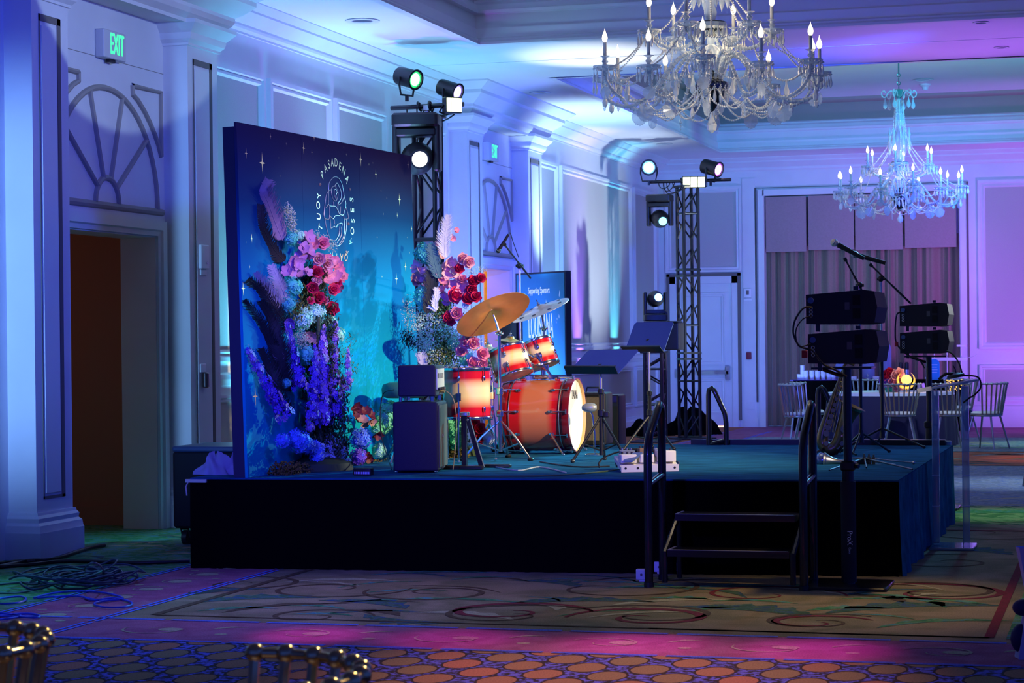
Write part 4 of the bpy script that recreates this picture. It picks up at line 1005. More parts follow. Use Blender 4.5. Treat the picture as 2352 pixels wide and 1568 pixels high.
BRONZE = mat('cymbal_bronze', (.78, .47, .13), rough=.34, metal=.75, noise=.14, nscale=5)
BRONZ2 = mat('cymbal_bronze_pale', (.72, .66, .55), rough=.28, metal=.75)
def cymbal(name, label, c, n_, r, m_, holes=0, group='cymbals'):
    t = thing(name, label, 'cymbal', c, group=group); t.rotation_euler = frame_z(n_).to_euler()
    k = r
    MB().lathe([(.012, .028), (.03, .026), (.075 * k / .29, .012), (.09 * k / .29, .006), (r * .6, -.004), (r, -.016), (r, -.018), (r * .6, -.0065), (.09 * k / .29, .003), (.07 * k / .29, .009), (.012, .024)], 64, caps=False).build('cymbal_plate', m_, t, 60)
    if holes:
        for q in range(holes):
            a = 2 * PI * q / holes; MB().cyl((math.cos(a) * r * .72, math.sin(a) * r * .72, -.0115), (math.cos(a) * r * .72, math.sin(a) * r * .72, -.0045), .018, None, 12).build('cymbal_hole', mat('hole_dark', (.02, .04, .10), rough=.6), t)
    mb = MB(); mb.cyl((0, 0, -.03), (0, 0, .075), .004, None, 8); mb.sph((0, 0, .045), .011, 8, 6); mb.cyl((0, 0, .024), (0, 0, .036), .016, None, 12); mb.build('wing_nut', CHROME, t)
    return t
nc1 = (RV * -.377 + UV * .837 + FV * .39).normalized(); cc1 = at_y(1131, 718, 15.55)
cymbal('crash_cymbal', 'large tilted gold cymbal seen from below beside the flowers', cc1, nc1, .300, BRONZE)
nc2 = (RV * -.36 + UV * .91 - FV * .16).normalized(); cc2 = at_y(1240, 708, 16.45)
cymbal('crash_cymbal', 'thin tilted cymbal with holes, lit blue, above the smaller rack tom', cc2, nc2, .245, BRONZ2, 8)
c3_ = at_y(1121, 799, 16.5); cymbal('hi_hat_cymbal', 'small level grey hi hat cymbal left of the rack toms', c3_, Vector((0, 0, 1)), .13, BRONZ2)
c4_ = at_y(1172, 779, 17.05); cymbal('hi_hat_cymbal', 'small dark cymbal behind the top of the nearer rack tom', c4_, Vector((0.1, 0, 1)), .13, BRONZE)
def tripod(mb, base, hub_z, r, ang0, rad=.010, n=3, brace=True, floor=SH):
    """legs spread from a hub on a vertical pole at base.xy"""
    for k in range(n):
        a = math.radians(ang0 + 360 / n * k); f = Vector((math.cos(a) * r, math.sin(a) * r, floor + .012 - base.z)); h = Vector((0, 0, hub_z - base.z))
        yield h, f
def cym_stand(label, top, foot_xy, hub=.30, r=.27, a0=200, booms=None, prad=.012, fin=CHROME):
    b = Vector((foot_xy[0], foot_xy[1], SH)); t = thing('cymbal_stand', label, 'cymbal stand', b, group='chrome cymbal stands')
    tp = top - b; knee = Vector((0, 0, tp.z - .14))
    mb = MB(); mb.tube([(0, 0, .06), (0, 0, .55)], prad * 1.35, 12); mb.tube([(0, 0, .5), knee], prad, 12); mb.build('pole', fin, t)
    mb = MB(); mb.tube([knee, knee.lerp(tp, .55) + Vector((.004, 0, 0)), tp], prad * .7, 10); mb.sph(knee, .024, 10, 8); mb.cyl(knee + Vector((-.03, 0, 0)), knee + Vector((.035, 0, 0)), .010, None, 8); mb.build('tilter', fin, t)
    mb = MB(); mb.rbox((0, 0, .52), (.05, .05, .06), .015); mb.cyl((0, 0, .52), (.06, -.02, .52), .008, None, 8); mb.build('clamp', fin, t); MB().rbox((0, 0, hub + .05), (.055, .055, .05), .015).build('leg_collar', fin, t)
    for h, f in tripod(None, b, SH + hub, r, a0):
        mb = MB(); mb.tube([h, h.lerp(f, .5) + Vector((0, 0, .02)), f], .009, 8); mb.tube([(0, 0, .07), h.lerp(f, .6)], .006, 6); mb.build('leg', fin, t)
        MB().sph(f, .02, 8, 6, (1.3, 1, .8)).build('rubber_foot', BLK, t)
    return t
cym_stand('tall chrome cymbal stand with tripod legs in front of the bass drum', cc1 - nc1 * .02, at_y(1148, 900, 15.55).xy, .30, .30, 215)
cym_stand('chrome cymbal stand rising behind the smaller rack tom', cc2 - nc2 * .02, at_y(1250, 850, 17.0).xy, .30, .20, 90)
for pp, lb in ((c3_, 'slim chrome hi hat stand left of the rack toms'), (c4_, 'slim chrome stand of the small dark cymbal')):
    cym_stand(lb, pp, (pp.x, pp.y + .02), .24, .13, 90, prad=.009)
# throne
p = at_y(930, 891, 15.1)
t = thing('drum_throne', 'round green padded drum throne behind the amplifier', 'stool', (p.x, p.y, SH))
MB().lathe([(.001, .60), (.12, .60), (.165, .585), (.175, .55), (.17, .50), (.14, .485), (.001, .485)], 32, caps=False).build('seat', mat('throne_green', (.03, .16, .10), rough=.5), t, 60)
mb = MB(); mb.cyl((0, 0, .15), (0, 0, .49), .016, None, 12); mb.build('post', CHROME, t)
for k in range(3):
    a = k * 2 * PI / 3 + .4; mb = MB(); mb.tube([(0, 0, .30), (math.cos(a) * .26, math.sin(a) * .26, .012)], .010, 8); mb.build('leg', CHROME, t)
# bass drum microphone
p = at_y(1352, 936, 16.15)
t = thing('kick_drum_microphone', 'grey egg shaped drum microphone in front of the white bass drum head', 'microphone', p)
MB().lathe([(.001, -.055), (.02, -.05), (.032, -.03), (.036, 0), (.036, .02), (.03, .05), (.018, .062), (.001, .065)], 20, (0, 0, 0), frame_z((1, -.1, .05)), caps=False).build('mic_body', mat('mic_grey', (.35, .38, .36), rough=.4, metal=.4), t)
mb = MB(); mb.tube([(0, 0, 0), (.03, .0, -.06), (.045, 0, -.20), (.045, 0, SH - p.z + .01)], .007, 8); mb.rbox((.045, 0, SH - p.z + .008), (.14, .14, .016), .04); mb.build('short_stand', CHROME, t)

# ================================================================== AMPLIFIERS
NAVY = mat('amp_tolex', (.022, .018, .05), rough=.75, bump=.3, bscale=400)
GRL = mat('grille_cloth', (.10, .09, .08), rough=.9, noise=.2, nscale=300)
RA = 10
p = at_z(903, 1086, SH); Rm = Matrix.Rotation(math.radians(RA), 3, 'Z')
cab = thing('speaker_cabinet', 'tall dark speaker cabinet standing beside the floor tom', 'amplifier', (p.x, p.y, SH), math.radians(RA))
cw, cd, ch = .315, .46, .475
mb = MB(); mb.rbox((cw / 2, cd / 2, ch / 2 + .012), (cw, cd, ch), .02); mb.build('cabinet_body', NAVY, cab)
mb = MB(); mb.box((cw + .003, cd / 2, ch / 2 + .012), (.008, cd * .9, ch * .9)); mb.build('grille', GRL, cab, 0)
mb = MB()
for (x, y_) in ((.02, .02), (cw - .02, .02), (.02, cd - .02), (cw - .02, cd - .02)): mb.sph((x, y_, .008), .012, 8, 5)
mb.build('feet', CHROME, cab)
mb = MB(); put_text(mb, 'BASS', .03, (cw + .0085, cd * .5, .26), (0, 1, 0), (0, 0, 1)) if False else mb.box((cw + .0085, cd * .4, .25), (.004, .07, .022)); mb.build('badge', STEEL, cab, 0)
hd = thing('bass_amplifier', 'small dark amplifier standing on the tall speaker cabinet', 'amplifier', (p.x, p.y, SH + ch + .03), math.radians(RA))
hw_, hh, hdp = .265, .215, .42
mb = MB(); mb.rbox((.035 + hw_ / 2, .02 + hdp / 2, .02 + hh / 2), (hw_, hdp, hh), .018); mb.build('head_body', NAVY, hd)
mb = MB(); mb.box((.035 + hw_ + .003, .02 + hdp / 2, .02 + hh * .55), (.008, hdp * .86, hh * .66)); mb.build('control_panel', mat('panel_cream', (.75, .72, .60), rough=.4), hd, 0)
for k in range(6): MB().cyl((.035 + hw_ + .006, .08 + k * .055, .07), (.035 + hw_ + .022, .08 + k * .055, .07), .011, None, 10).build('knob', BLK, hd)
for k in range(4): MB().box((.035 + hw_ + .008, .12 + k * .07, .16), (.002, .03, .035)).build('panel_slot', BLK, hd, 0)
mb = MB()
for (x, y_) in ((.05, .05), (.27, .05), (.05, .40), (.27, .40)): mb.cyl((x, y_, -.015), (x, y_, .022), .013, None, 10)
mb.build('feet', CHROME, hd)
mb = MB(); q = p + Vector((.40, .12, SH + .45 - p.z)); q = at_y(1012, 898, 14.2)
mb.tube(smooth_pts([q, q + Vector((.03, 0, .004)), q + Vector((.09, 0, -.05)), q + Vector((.12, -.02, -.2)), q + Vector((.115, -.04, -.40)), Vector((q.x + .10, q.y - .05, SH + .01))]), .0035, 6); mb.cyl(q, q + Vector((.03, 0, -.004)), .011, .008, 8)
tag(mb.build('instrument_cable', mat('yellow_cable', (.45, .36, .12), rough=.5), None), 'thin yellow instrument cable arching down from the amplifier head', 'cable')
mb = MB(); q = at_y(885, 930, 14.8)
mb.tube(smooth_pts([at_y(905, 895, 14.5), at_y(880, 905, 14.6), at_y(873, 960, 14.6), at_y(878, 1010, 14.6), at_z(900, 1078, SH + .01)]), .004, 6)
tag(mb.build('instrument_cable', BLK, None), 'black cable hanging behind the left side of the amplifier', 'cable')
# amps behind the drums
p = at_z(1345, 990, SH); p = at_y(1362, 900, 17.6)
t = thing('guitar_amplifier', 'combo amplifier with brown grille standing behind the bass drum microphone', 'amplifier', (at_y(1362, 900, 17.5).x, 17.5, SH))
MB().rbox((0, 0, .24), (.28, .26, .44), .02).build('amp_body', BLK, t); MB().box((0, -.133, .24), (.24, .006, .36)).build('grille', mat('brown_grille', (.14, .11, .08), rough=.9, noise=.2, nscale=200), t, 0)
mb = MB(); mb.rbox((0, -.136, .44), (.26, .005, .006), .001); mb.tube([(-.06, 0, .46), (-.05, 0, .50), (.05, 0, .50), (.06, 0, .46)], .008); mb.build('carry_handle', BLK, t)
p = at_z(1407, 1008, 0.0); p = Vector((at_y(1407, 960, 18.6).x, 18.6, 0))
t = thing('floor_speaker', 'black upright loudspeaker on the floor behind the stage', 'loudspeaker', (p.x, p.y, 0))
MB().rbox((0, 0, .52), (.18, .30, 1.0), .02).build('speaker_body', BLK, t); MB().box((0, -.152, .55), (.15, .005, .8)).build('grille', mat('dark_grille', (.03, .045, .045), rough=.8), t, 0)

# guitar stand
p = at_z(1070, 1078, SH)
t = thing('instrument_stand', 'black folding instrument stand with T shaped foot in front of the floor tom', 'instrument stand', (p.x, p.y, SH), 0)
k = 15 / 4900
mb = MB(); mb.rbox((-.02, 0, .015), (.30, .05, .03), .012); mb.build('foot_bar', BLKM, t)
mb = MB(); mb.box((-.015, .02, .20), (.035, .03, .38)); mb.build('upright', BLKM, t, 0)
mb = MB(); mb.prism([(-.0, -.01, .37), (.03, -.01, .37), (.135, -.01, .02), (.10, -.01, .02)], (0, .025, 0)); mb.build('brace', BLKM, t, 0)
mb = MB(); mb.rbox((-.01, .02, .39), (.06, .06, .03), .01); mb.sph((.02, 0, .35), .014, 8, 6); mb.build('cradle', STEEL, t)
mb = MB(); mb.rbox((.14, .25, .012), (.24, .05, .024), .01); mb.build('rear_foot', BLKM, t)

# ================================================================== MUSIC STANDS
DESK = mat('desk_blue_lit', (.015, .03, .26), rough=.5, spec=.3)  # desk is black; the blue light on it is put into its colour
def music_stand(label, Y, c_px, Wv, Vv, foot_px, hubh, k=1.0):
    c = at_y(*c_px, Y); b = Vector((at_y(*foot_px, Y).x, Y, SH))
    t = thing('music_stand', label, 'music stand', b, group='black music stands'); c = c - b
    W_ = RV * Wv[0] + FV * Wv[1] + UV * Wv[2]; V_ = RV * Vv[0] + FV * Vv[1] + UV * Vv[2]; N_ = W_.cross(V_).normalized()
    A, B, C_, D = c - W_ / 2 - V_ / 2, c + W_ / 2 - V_ / 2, c + W_ / 2 + V_ / 2, c - W_ / 2 + V_ / 2
    e = .08
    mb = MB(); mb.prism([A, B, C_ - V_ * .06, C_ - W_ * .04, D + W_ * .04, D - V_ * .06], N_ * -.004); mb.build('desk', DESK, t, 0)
    mb = MB(); mb.prism([A, B, B + N_ * .06, A + N_ * .06], V_.normalized() * -.004); mb.prism([A + N_ * .06, B + N_ * .06, B + N_ * .06 + V_.normalized() * .012, A + N_ * .06 + V_.normalized() * .012], N_ * .003); mb.build('ledge', BLKM, t, 0)
    piv = c - N_ * .03 - V_ * .1; top = Vector((0, 0, piv.z - .05))
    mb = MB(); mb.tube([piv, Vector((piv.x * .5, piv.y * .5, piv.z - .03)), top], .010, 8); mb.rbox(piv, (.06, .05, .05), .01); mb.build('tilt_bracket', BLKM, t)
    mb = MB(); mb.cyl((0, 0, .05), (0, 0, hubh + .16), .017, None, 12); mb.build('outer_pole', BLKM, t)
    mb = MB(); mb.cyl((0, 0, hubh + .1), top, .0115, None, 12); mb.build('inner_pole', STEEL, t)
    mb = MB(); mb.rbox((0, 0, hubh), (.05, .05, .05), .012); mb.rbox((.04, -.01, hubh - .01), (.05, .025, .04), .01); mb.build('leg_hub', BLKM, t); MB().rbox((0, 0, hubh + .16), (.045, .045, .04), .012).build('height_collar', BLKM, t)
    for q, (h, f) in enumerate(tripod(None, Vector((0, 0, SH)), SH + hubh - .02, .235 * k, 218)):
        mb = MB(); mb.tube([h, f], .0105, 8); mb.tube([(0, 0, .08), h.lerp(f, .62)], .007, 6); mb.build('leg', BLKM, t); MB().sph(f, .017, 8, 6).build('rubber_foot', BLK, t)
    return t
music_stand('black music stand with tilted desk tinted blue-lit in front of the bass drum', 15.35, (1385, 830), (.365, -.30, 0), (.17, .20, .172), (1382, 1062), .36)
music_stand('second music stand, further back, with steeper tilted desk tinted blue-lit', 17.1, (1491, 773), (.30, -.32, 0), (.10, .20, .24), (1493, 1030), .30)

# ================================================================== SPONSOR DISPLAY
q0, q1 = Vector((-6.78, 23.9, 0)), Vector((-5.98, 23.15, 0))
t0 = at_y(1187, 627, 23.9); q0 = Vector((t0.x, 23.9, 0)); t1 = at_y(1298, 631, 23.2); q1 = Vector((t1.x, 23.2, 0))
ux = (q1 - q0).normalized(); sw = (q1 - q0).length; zb, ztp = 1.12, 2.27; nn = Vector((ux.y, -ux.x, 0))
t = thing('sponsor_display', 'tall portrait screen in a black frame reading LOUISIANA behind the cymbals', 'display screen', (q0.x, q0.y, 0), math.atan2(ux.y, ux.x))
mb = MB(); mb.b2((-.03, 0, zb - .02), (sw + .01, .07, ztp + .02)); mb.build('frame', BLK, t, 0)
SCR = ramp_mat('display_print', [(0, (.05, .42, .42)), (.5, (.02, .30, .45)), (1, (.01, .20, .36))], 'Z', rough=.3)
nt = SCR.node_tree; pb = nt.nodes['Principled BSDF']; rr = [n_ for n_ in nt.nodes if n_.type == 'VALTORGB'][0]; nt.links.new(rr.outputs[0], pb.inputs['Emission Color']); pb.inputs['Emission Strength'].default_value = .12
mb = MB(); mb.b2((.0, -.004, zb), (sw - .015, 0, ztp)); mb.build('screen', SCR, t, 0)
LTR = mat('display_lettering', (.75, .85, .9), emit=(.75, .85, 1), estr=.4)
for tx, sz_, fx_, z_, wd_ in (('Supporting Sponsors', .105, .47, 2.08, .52), ('LOUISIANA', .40, .50, 1.66, .262), ('Soul', .10, .72, 1.44, .6)):
    mb = MB(); put_text(mb, tx, sz_, (sw * fx_, -.006, z_), (1, 0, 0), (0, 0, 1), wd_); mb.build('screen_lettering', LTR, t, 0)
mb = MB()
random.seed(4)
for k in range(14):
    x, z, s_ = random.uniform(.04, sw - .04), random.uniform(zb + .05, ztp - .04), random.uniform(.012, .03)
    mb.poly([(x, -.006, z + s_), (x + s_ * .2, -.006, z), (x, -.006, z - s_), (x - s_ * .2, -.006, z)])
mb.build('screen_star_pattern', LTR, t, 0)
mb = MB(); mb.cyl((sw * .3, .05, 0), (sw * .3, .05, zb), .03); mb.cyl((sw * .7, .05, 0), (sw * .7, .05, zb), .03); mb.rbox((sw / 2, .05, .02), (sw * .9, .5, .04), .03); mb.build('stand', BLKM, t)
p = at_y(1175, 765, 22.0)
t = thing('loudspeaker', 'dark loudspeaker on a stand just left of the sponsor display', 'loudspeaker', (p.x, p.y, 0)); MB().rbox((0, 0, p.z), (.20, .22, .30), .02).build('speaker_body', BLK, t); MB().cyl((0, 0, 0), (0, 0, p.z - .14), .025).build('pole', BLKM, t)

# ================================================================== MICROPHONES
def handheld(name, label, a, b, m_body, m_head, r=.018, L=None, band=None):
    """a = head end, b = tail end"""
    a, b = Vector(a), Vector(b); d = (b - a); Ln = d.length; R = frame_z(d)
    t = thing(name, label, 'microphone', a, group='microphones')
    MB().lathe([(r * .9, Ln * .22), (r * 1.15, Ln * .24), (r * 1.0, Ln * .45), (r * .85, Ln * .9), (r * .8, Ln), (.001, Ln)], 16, (0, 0, 0), R, caps=False).build('mic_body', m_body, t)
    MB().sph(R @ Vector((0, 0, Ln * .11)), r * 1.55, 16, 10, (1, 1, 1.15), R).build('mic_grille', m_head, t)
    MB().torus(R @ Vector((0, 0, Ln * .11)), r * 1.58, .003, R, 20, 6).build('grille_ring', CHROME, t)
    return t
GRM = mat('mic_mesh', (.55, .55, .56), rough=.3, metal=.8, bump=.4, bscale=900)
handheld('handheld_microphone', 'handheld microphone with pale round grille, the foremost and highest on the boom stands', at_y(1908, 553, 16.7), at_y(1985, 594, 16.7), BLK, mat('pale_mesh', (.85, .8, .7), rough=.35), .019)
handheld('handheld_microphone', 'black handheld microphone just behind the pale headed one', at_y(1955, 582, 17.5), at_y(2034, 604, 17.5), BLK, GRM, .019)
handheld('drum_overhead_microphone', 'slim black condenser microphone pointing down above the gold cymbal', at_y(1142, 580, 15.9), at_y(1168, 538, 15.9), BLK, BLK, .012)
def mic_stand(label, foot, top, boom_a, boom_b, base='tripod', a0=200, r=.30, fin=BLKM):
    b = Vector(foot); t = thing('microphone_stand', label, 'microphone stand', b, group='microphone stands')
    tp = Vector(top) - b
    MB().cyl((0, 0, .1), (0, 0, tp.z * .55), .014, None, 12).build('outer_pole', fin, t); mb = MB(); mb.tube([(0, 0, tp.z * .5), tp], .009, 10); mb.build('inner_pole', STEEL, t)
    mb = MB(); mb.rbox((0, 0, tp.z * .55), (.045, .045, .05), .012); mb.cyl((0, 0, tp.z * .55), (.05, -.01, tp.z * .55), .01, None, 8); mb.build('height_clutch', BLK, t)
    A, B = Vector(boom_a) - b, Vector(boom_b) - b
    mb = MB(); mb.tube([A, A.lerp(B, .5)], .007, 8); mb.tube([A.lerp(B, .5), B], .009, 8); mb.build('boom_arm', BLKM, t)
    mb = MB(); mb.sph(tp, .026, 10, 8); mb.cyl(tp + Vector((-.03, 0, 0)), tp + Vector((.035, 0, 0)), .012, None, 8); mb.build('boom_clutch', BLK, t)
    mb = MB(); mb.cyl(A, A + (A - B).normalized() * .03, .012, .016, 10); mb.build('mic_clip', BLK, t)
    for h, f in tripod(None, Vector((0, 0, SH)), SH + .16, r, a0):
        mb = MB(); mb.tube([h, f], .009, 8); mb.build('leg', BLKM, t); MB().sph(f, .014, 8, 6).build('rubber_foot', BLK, t)
    MB().cyl((0, 0, .08), (0, 0, .18), .024, .018, 12).build('leg_hub', BLKM, t)
    return t
Ya = 17.5; pa = at_y(2023, 640, Ya)
mic_stand('tall boom microphone stand with long arm sloping down to the right', (pa.x, Ya, SH), pa, at_y(2004, 612, Ya), at_y(2092, 697, Ya), a0=-18, r=.36)
Yb = 16.7; pb_ = at_y(1974, 655, Yb)
mic_stand('thin boom microphone stand whose arm leans up to the left behind the line array', (pb_.x, Yb, SH), pb_, at_y(1944, 600, Yb), at_y(1980, 668, Yb), a0=20, r=.22)
Yc = 16.9; pc = at_y(1193, 610, Yc)
mic_stand('black and chrome boom microphone stand rising behind the drum kit', (pc.x, Yc, SH), pc, at_y(1160, 563, 16.0), at_y(1218, 638, 17.3), a0=60, r=.25)
mb = MB(); mb.tube(smooth_pts([at_y(1168, 540, 15.9), at_y(1172, 535, 15.95), at_y(1180, 560, 16.2), at_y(1191, 590, 16.7)]), .0035, 6); tag(mb.build('microphone_cable', BLK), 'thin cable looping from the overhead drum microphone to its stand', 'cable')

# ================================================================== PEDALBOARD
t0 = at_z(1427, 1085, SH)
pbd = thing('pedalboard', 'white pedalboard with guitar effect boxes and cables beside the steps rail', 'pedalboard', (t0.x, t0.y, SH), math.radians(24))
BEIGE = mat('pedal_beige', (.80, .76, .66), rough=.5)
mb = MB(); mb.prism([(0, 0, .005), (.40, 0, .005), (.40, .26, .07), (0, .26, .07)], (0, 0, .03)); mb.b2((0, -.004, 0.002), (.40, 0, .05)); mb.build('board', BEIGE, pbd, 0)
random.seed(6)
for k, (x, y_, w_, d_, h_, c) in enumerate([(.06, .08, .11, .10, .06, 0), (.19, .09, .10, .10, .055, 0), (.33, .10, .12, .13, .075, 0), (.08, .20, .10, .07, .05, 1), (.20, .21, .08, .08, .06, 2), (.31, .23, .07, .05, .05, 1)]):
    z = .04 + y_ * .25
    MB().rbox((x, y_, z + h_ / 2), (w_, d_, h_), .008).build('effect_pedal', [BEIGE, mat('pedal_steel', (.35, .38, .45), rough=.3, metal=.7), mat('pedal_brown', (.2, .12, .06), rough=.5)][c], pbd)
    mb = MB()
    for j in range(3): mb.cyl((x - w_ * .3 + j * w_ * .3, y_ + d_ * .2, z + h_), (x - w_ * .3 + j * w_ * .3, y_ + d_ * .2, z + h_ + .015), .008, None, 8)
    mb.build('knobs', CHROME if k % 2 else BLK, pbd)
mb = MB(); mb.prism([(.02, .02, .07), (.08, .0, .07), (.16, .06, .12), (.10, .08, .12)], (0, 0, .012)); mb.build('treadle', mat('treadle_blue', (.08, .14, .3), rough=.4), pbd, 0)
mb = MB()
for k in range(5): mb.cyl((.03 + k * .085, -.006, .028), (.03 + k * .085, -.003, .028), .008, None, 10)
mb.build('socket', BLK, pbd)
mb = MB()
for k in range(6):
    x0, x1 = random.uniform(-.1, .35), random.uniform(.0, .42)
    mb.tube(bez((x0, .28, .02), (x0 - .05, .34, .12), (x1, .3, .18), (x1, .22, .12), 10), .006, 5)
mb.build('patch_cables', BLK, pbd)
# loose cables over the stage floor
random.seed(9)
for k, (pts, c, lab) in enumerate([([(1010, 1090), (1120, 1094), (1260, 1092), (1390, 1082), (1428, 1074)], 'g', 'long greenish cable lying along the front edge of the stage'),
        ([(1130, 1070), (1190, 1080), (1240, 1072), (1300, 1085)], 'w', 'pale cable lying on the stage carpet between the drums and the edge'),
        ([(1400, 1085), (1440, 1060), (1500, 1010), (1600, 1000)] if False else [(1240, 1060), (1290, 1068), (1340, 1072), (1400, 1070)], 'b', 'dark cable lying beneath the first music stand'),
        ([(1555, 1075), (1560, 1062), (1548, 1058), (1530, 1063)], 'b', 'small cable loop on the carpet right of the pedalboard')]):
    mb = MB(); mb.tube(smooth_pts([at_z(a, b, SH + .006) for a, b in pts]), .005, 6)
    tag(mb.build('stage_cable', {'g': mat('cable_green', (.10, .16, .06), rough=.6), 'w': mat('cable_pale', (.5, .55, .55), rough=.5), 'b': BLK}[c]), lab, 'cable')

# ================================================================== FLOWERS
def vary(c, v): return tuple(max(0, min(1, x * v)) for x in c)
FM = {'pink': mat('petal_pink', (.85, .30, .40), rough=.6, noise=.15, nscale=30), 'pale': mat('petal_pale_pink', (.90, .48, .50), rough=.6), 'red': mat('petal_crimson', (.62, .015, .08), rough=.6, noise=.2, nscale=40),
      'hot': mat('petal_hot_pink', (.80, .05, .15), rough=.6), 'mauve': mat('petal_mauve', (.55, .25, .48), rough=.6), 'dusty': mat('petal_dusty_rose', (.42, .22, .22), rough=.7), 'wine': mat('petal_wine', (.13, .01, .03), rough=.6),
      'teal': mat('petal_teal', (.08, .60, .50), rough=.6), 'mint': mat('petal_mint', (.42, .85, .68), rough=.6), 'green': mat('petal_green', (.15, .60, .30), rough=.6), 'blue': mat('petal_blue', (.10, .22, .85), rough=.6),
      'white': mat('petal_pale_blue', (.55, .66, .85), rough=.6), 'violet': mat('petal_violet', (.16, .06, .60), rough=.6), 'lilac': mat('petal_lilac', (.40, .22, .62), rough=.6), 'cream': mat('petal_cream', (.8, .8, .68), rough=.6)}
LEAFM = mat('dark_foliage', (.03, .06, .02), rough=.7); OLIVE = mat('olive_foliage', (.16, .17, .03), rough=.7); GYPS = mat('babys_breath', (.55, .62, .48), rough=.7); MOSS = mat('moss', (.14, .10, .02), rough=.95)
PLM = {'grey': mat('feather_grey', (.50, .46, .52), rough=.8), 'white': mat('feather_white', (.80, .80, .78), rough=.8), 'dark': mat('feather_dark', (.02, .022, .02), rough=.7), 'mauve': mat('feather_mauve', (.34, .24, .32), rough=.8), 'teal': mat('feather_teal', (.10, .22, .22), rough=.8)}
def rand_unit(): 
    while True:
        v = Vector((random.uniform(-1, 1), random.uniform(-1, 1), random.uniform(-1, 1)))
        if .1 < v.length < 1: return v.normalized()
def petal(mb, R, c, L, W_, tilt, ang, cup=.3, n=3):
    """one curved petal leaving centre c, R maps +z to the flower axis"""
    vs = []
    for i in range(n + 1):
        t = i / n; el = tilt * t if tilt else 0
        for s_ in (-1, 0, 1):
            wd = W_ * math.sin(PI * min(.95, .15 + .8 * t)) * s_
            a0 = tilt; x = L * t * math.cos(a0 + cup * t); z = L * t * math.sin(a0 + cup * t) + (abs(s_) * .18 * W_)
            p = Vector((x * math.cos(ang) - wd * math.sin(ang), x * math.sin(ang) + wd * math.cos(ang), z)); vs.append(c + R @ p)
    mb.add(vs, [(i * 3 + k, i * 3 + k + 1, i * 3 + k + 4, i * 3 + k + 3) for i in range(n) for k in (0, 1)])
def rose(root, c, r, m_, face):
    mb = MB(); R = frame_z(face)
    for ring, (cnt, L, W_, tl) in enumerate(((3, .45, .35, 1.35), (4, .62, .45, 1.15), (5, .82, .55, .85), (6, 1.05, .62, .45), (6, 1.15, .60, .05))):
        for k in range(cnt): petal(mb, R, c - R @ Vector((0, 0, r * (.1 * ring))), r * L, r * W_, tl, 2 * PI * k / cnt + ring * .7, .35)
    mb.sph(c + R @ Vector((0, 0, r * .12)), r * .28, 8, 6)
    mb.build('rose', FM[m_], root, 60)
def orchid(root, c, r, m_, face):
    mb = MB()
    for q in range(2):
        cc = c + rand_unit() * r * .45; R = frame_z((Vector(face) + rand_unit() * .6))
        for k in range(6): petal(mb, R, cc, r * random.uniform(.75, 1.05), r * .42, random.uniform(.1, .5), 2 * PI * k / 6 + random.random() * .4, .2)
    mb.build('orchid', FM[m_], root, 60)
def hydrangea(root, c, r, m_, face, n=110):
    mb = MB(); mb.sph(c, r * .72, 10, 7)
    for k in range(n):
        d = rand_unit(); p = c + Vector((d.x, d.y, d.z)) * r * random.uniform(.78, 1.0); R = frame_z(d + rand_unit() * .35); s_ = r * .17
        for q in range(4):
            a = q * PI / 2 + random.random() * .3; ca, sa = math.cos(a), math.sin(a)
            mb.add([p, p + R @ Vector((ca * s_ - sa * s_ * .55, sa * s_ + ca * s_ * .55, s_ * .25)), p + R @ Vector((ca * s_ * 1.35, sa * s_ * 1.35, s_ * .3)), p + R @ Vector((ca * s_ + sa * s_ * .55, sa * s_ - ca * s_ * .55, s_ * .25))], [(0, 1, 2, 3)])
    mb.build('hydrangea', FM[m_], root, 60)
def spike(root, a, b, r, m1, m2, dens=1.0):
    a, b = Vector(a), Vector(b); mb = MB(); d = b - a; n = int(70 * dens)
    for k in range(n):
        t = k / n; p = a + d * t; rr = r * (1.0 - .75 * t) ; u = rand_unit(); u = (u - d.normalized() * u.dot(d.normalized())).normalized()
        q = p + u * rr * random.uniform(.35, 1); R = frame_z(u + rand_unit() * .3); s_ = r * .42 * (1 - .5 * t); mb.cur = 1 if t > .62 and random.random() < .7 or random.random() < .15 else 0
        for j in range(5):
            an = j * 2 * PI / 5; ca, sa = math.cos(an), math.sin(an)
            mb.add([q, q + R @ Vector((ca * s_ - sa * s_ * .5, sa * s_ + ca * s_ * .5, s_ * .2)), q + R @ Vector((ca * s_ * 1.2, sa * s_ * 1.2, s_ * .1)), q + R @ Vector((ca * s_ + sa * s_ * .5, sa * s_ - ca * s_ * .5, s_ * .2))], [(0, 1, 2, 3)])
    mb.cur = 0; mb.tube([a, b], r * .08, 5); mb.build('delphinium_spike', [FM[m1], FM[m2]], root, 60)
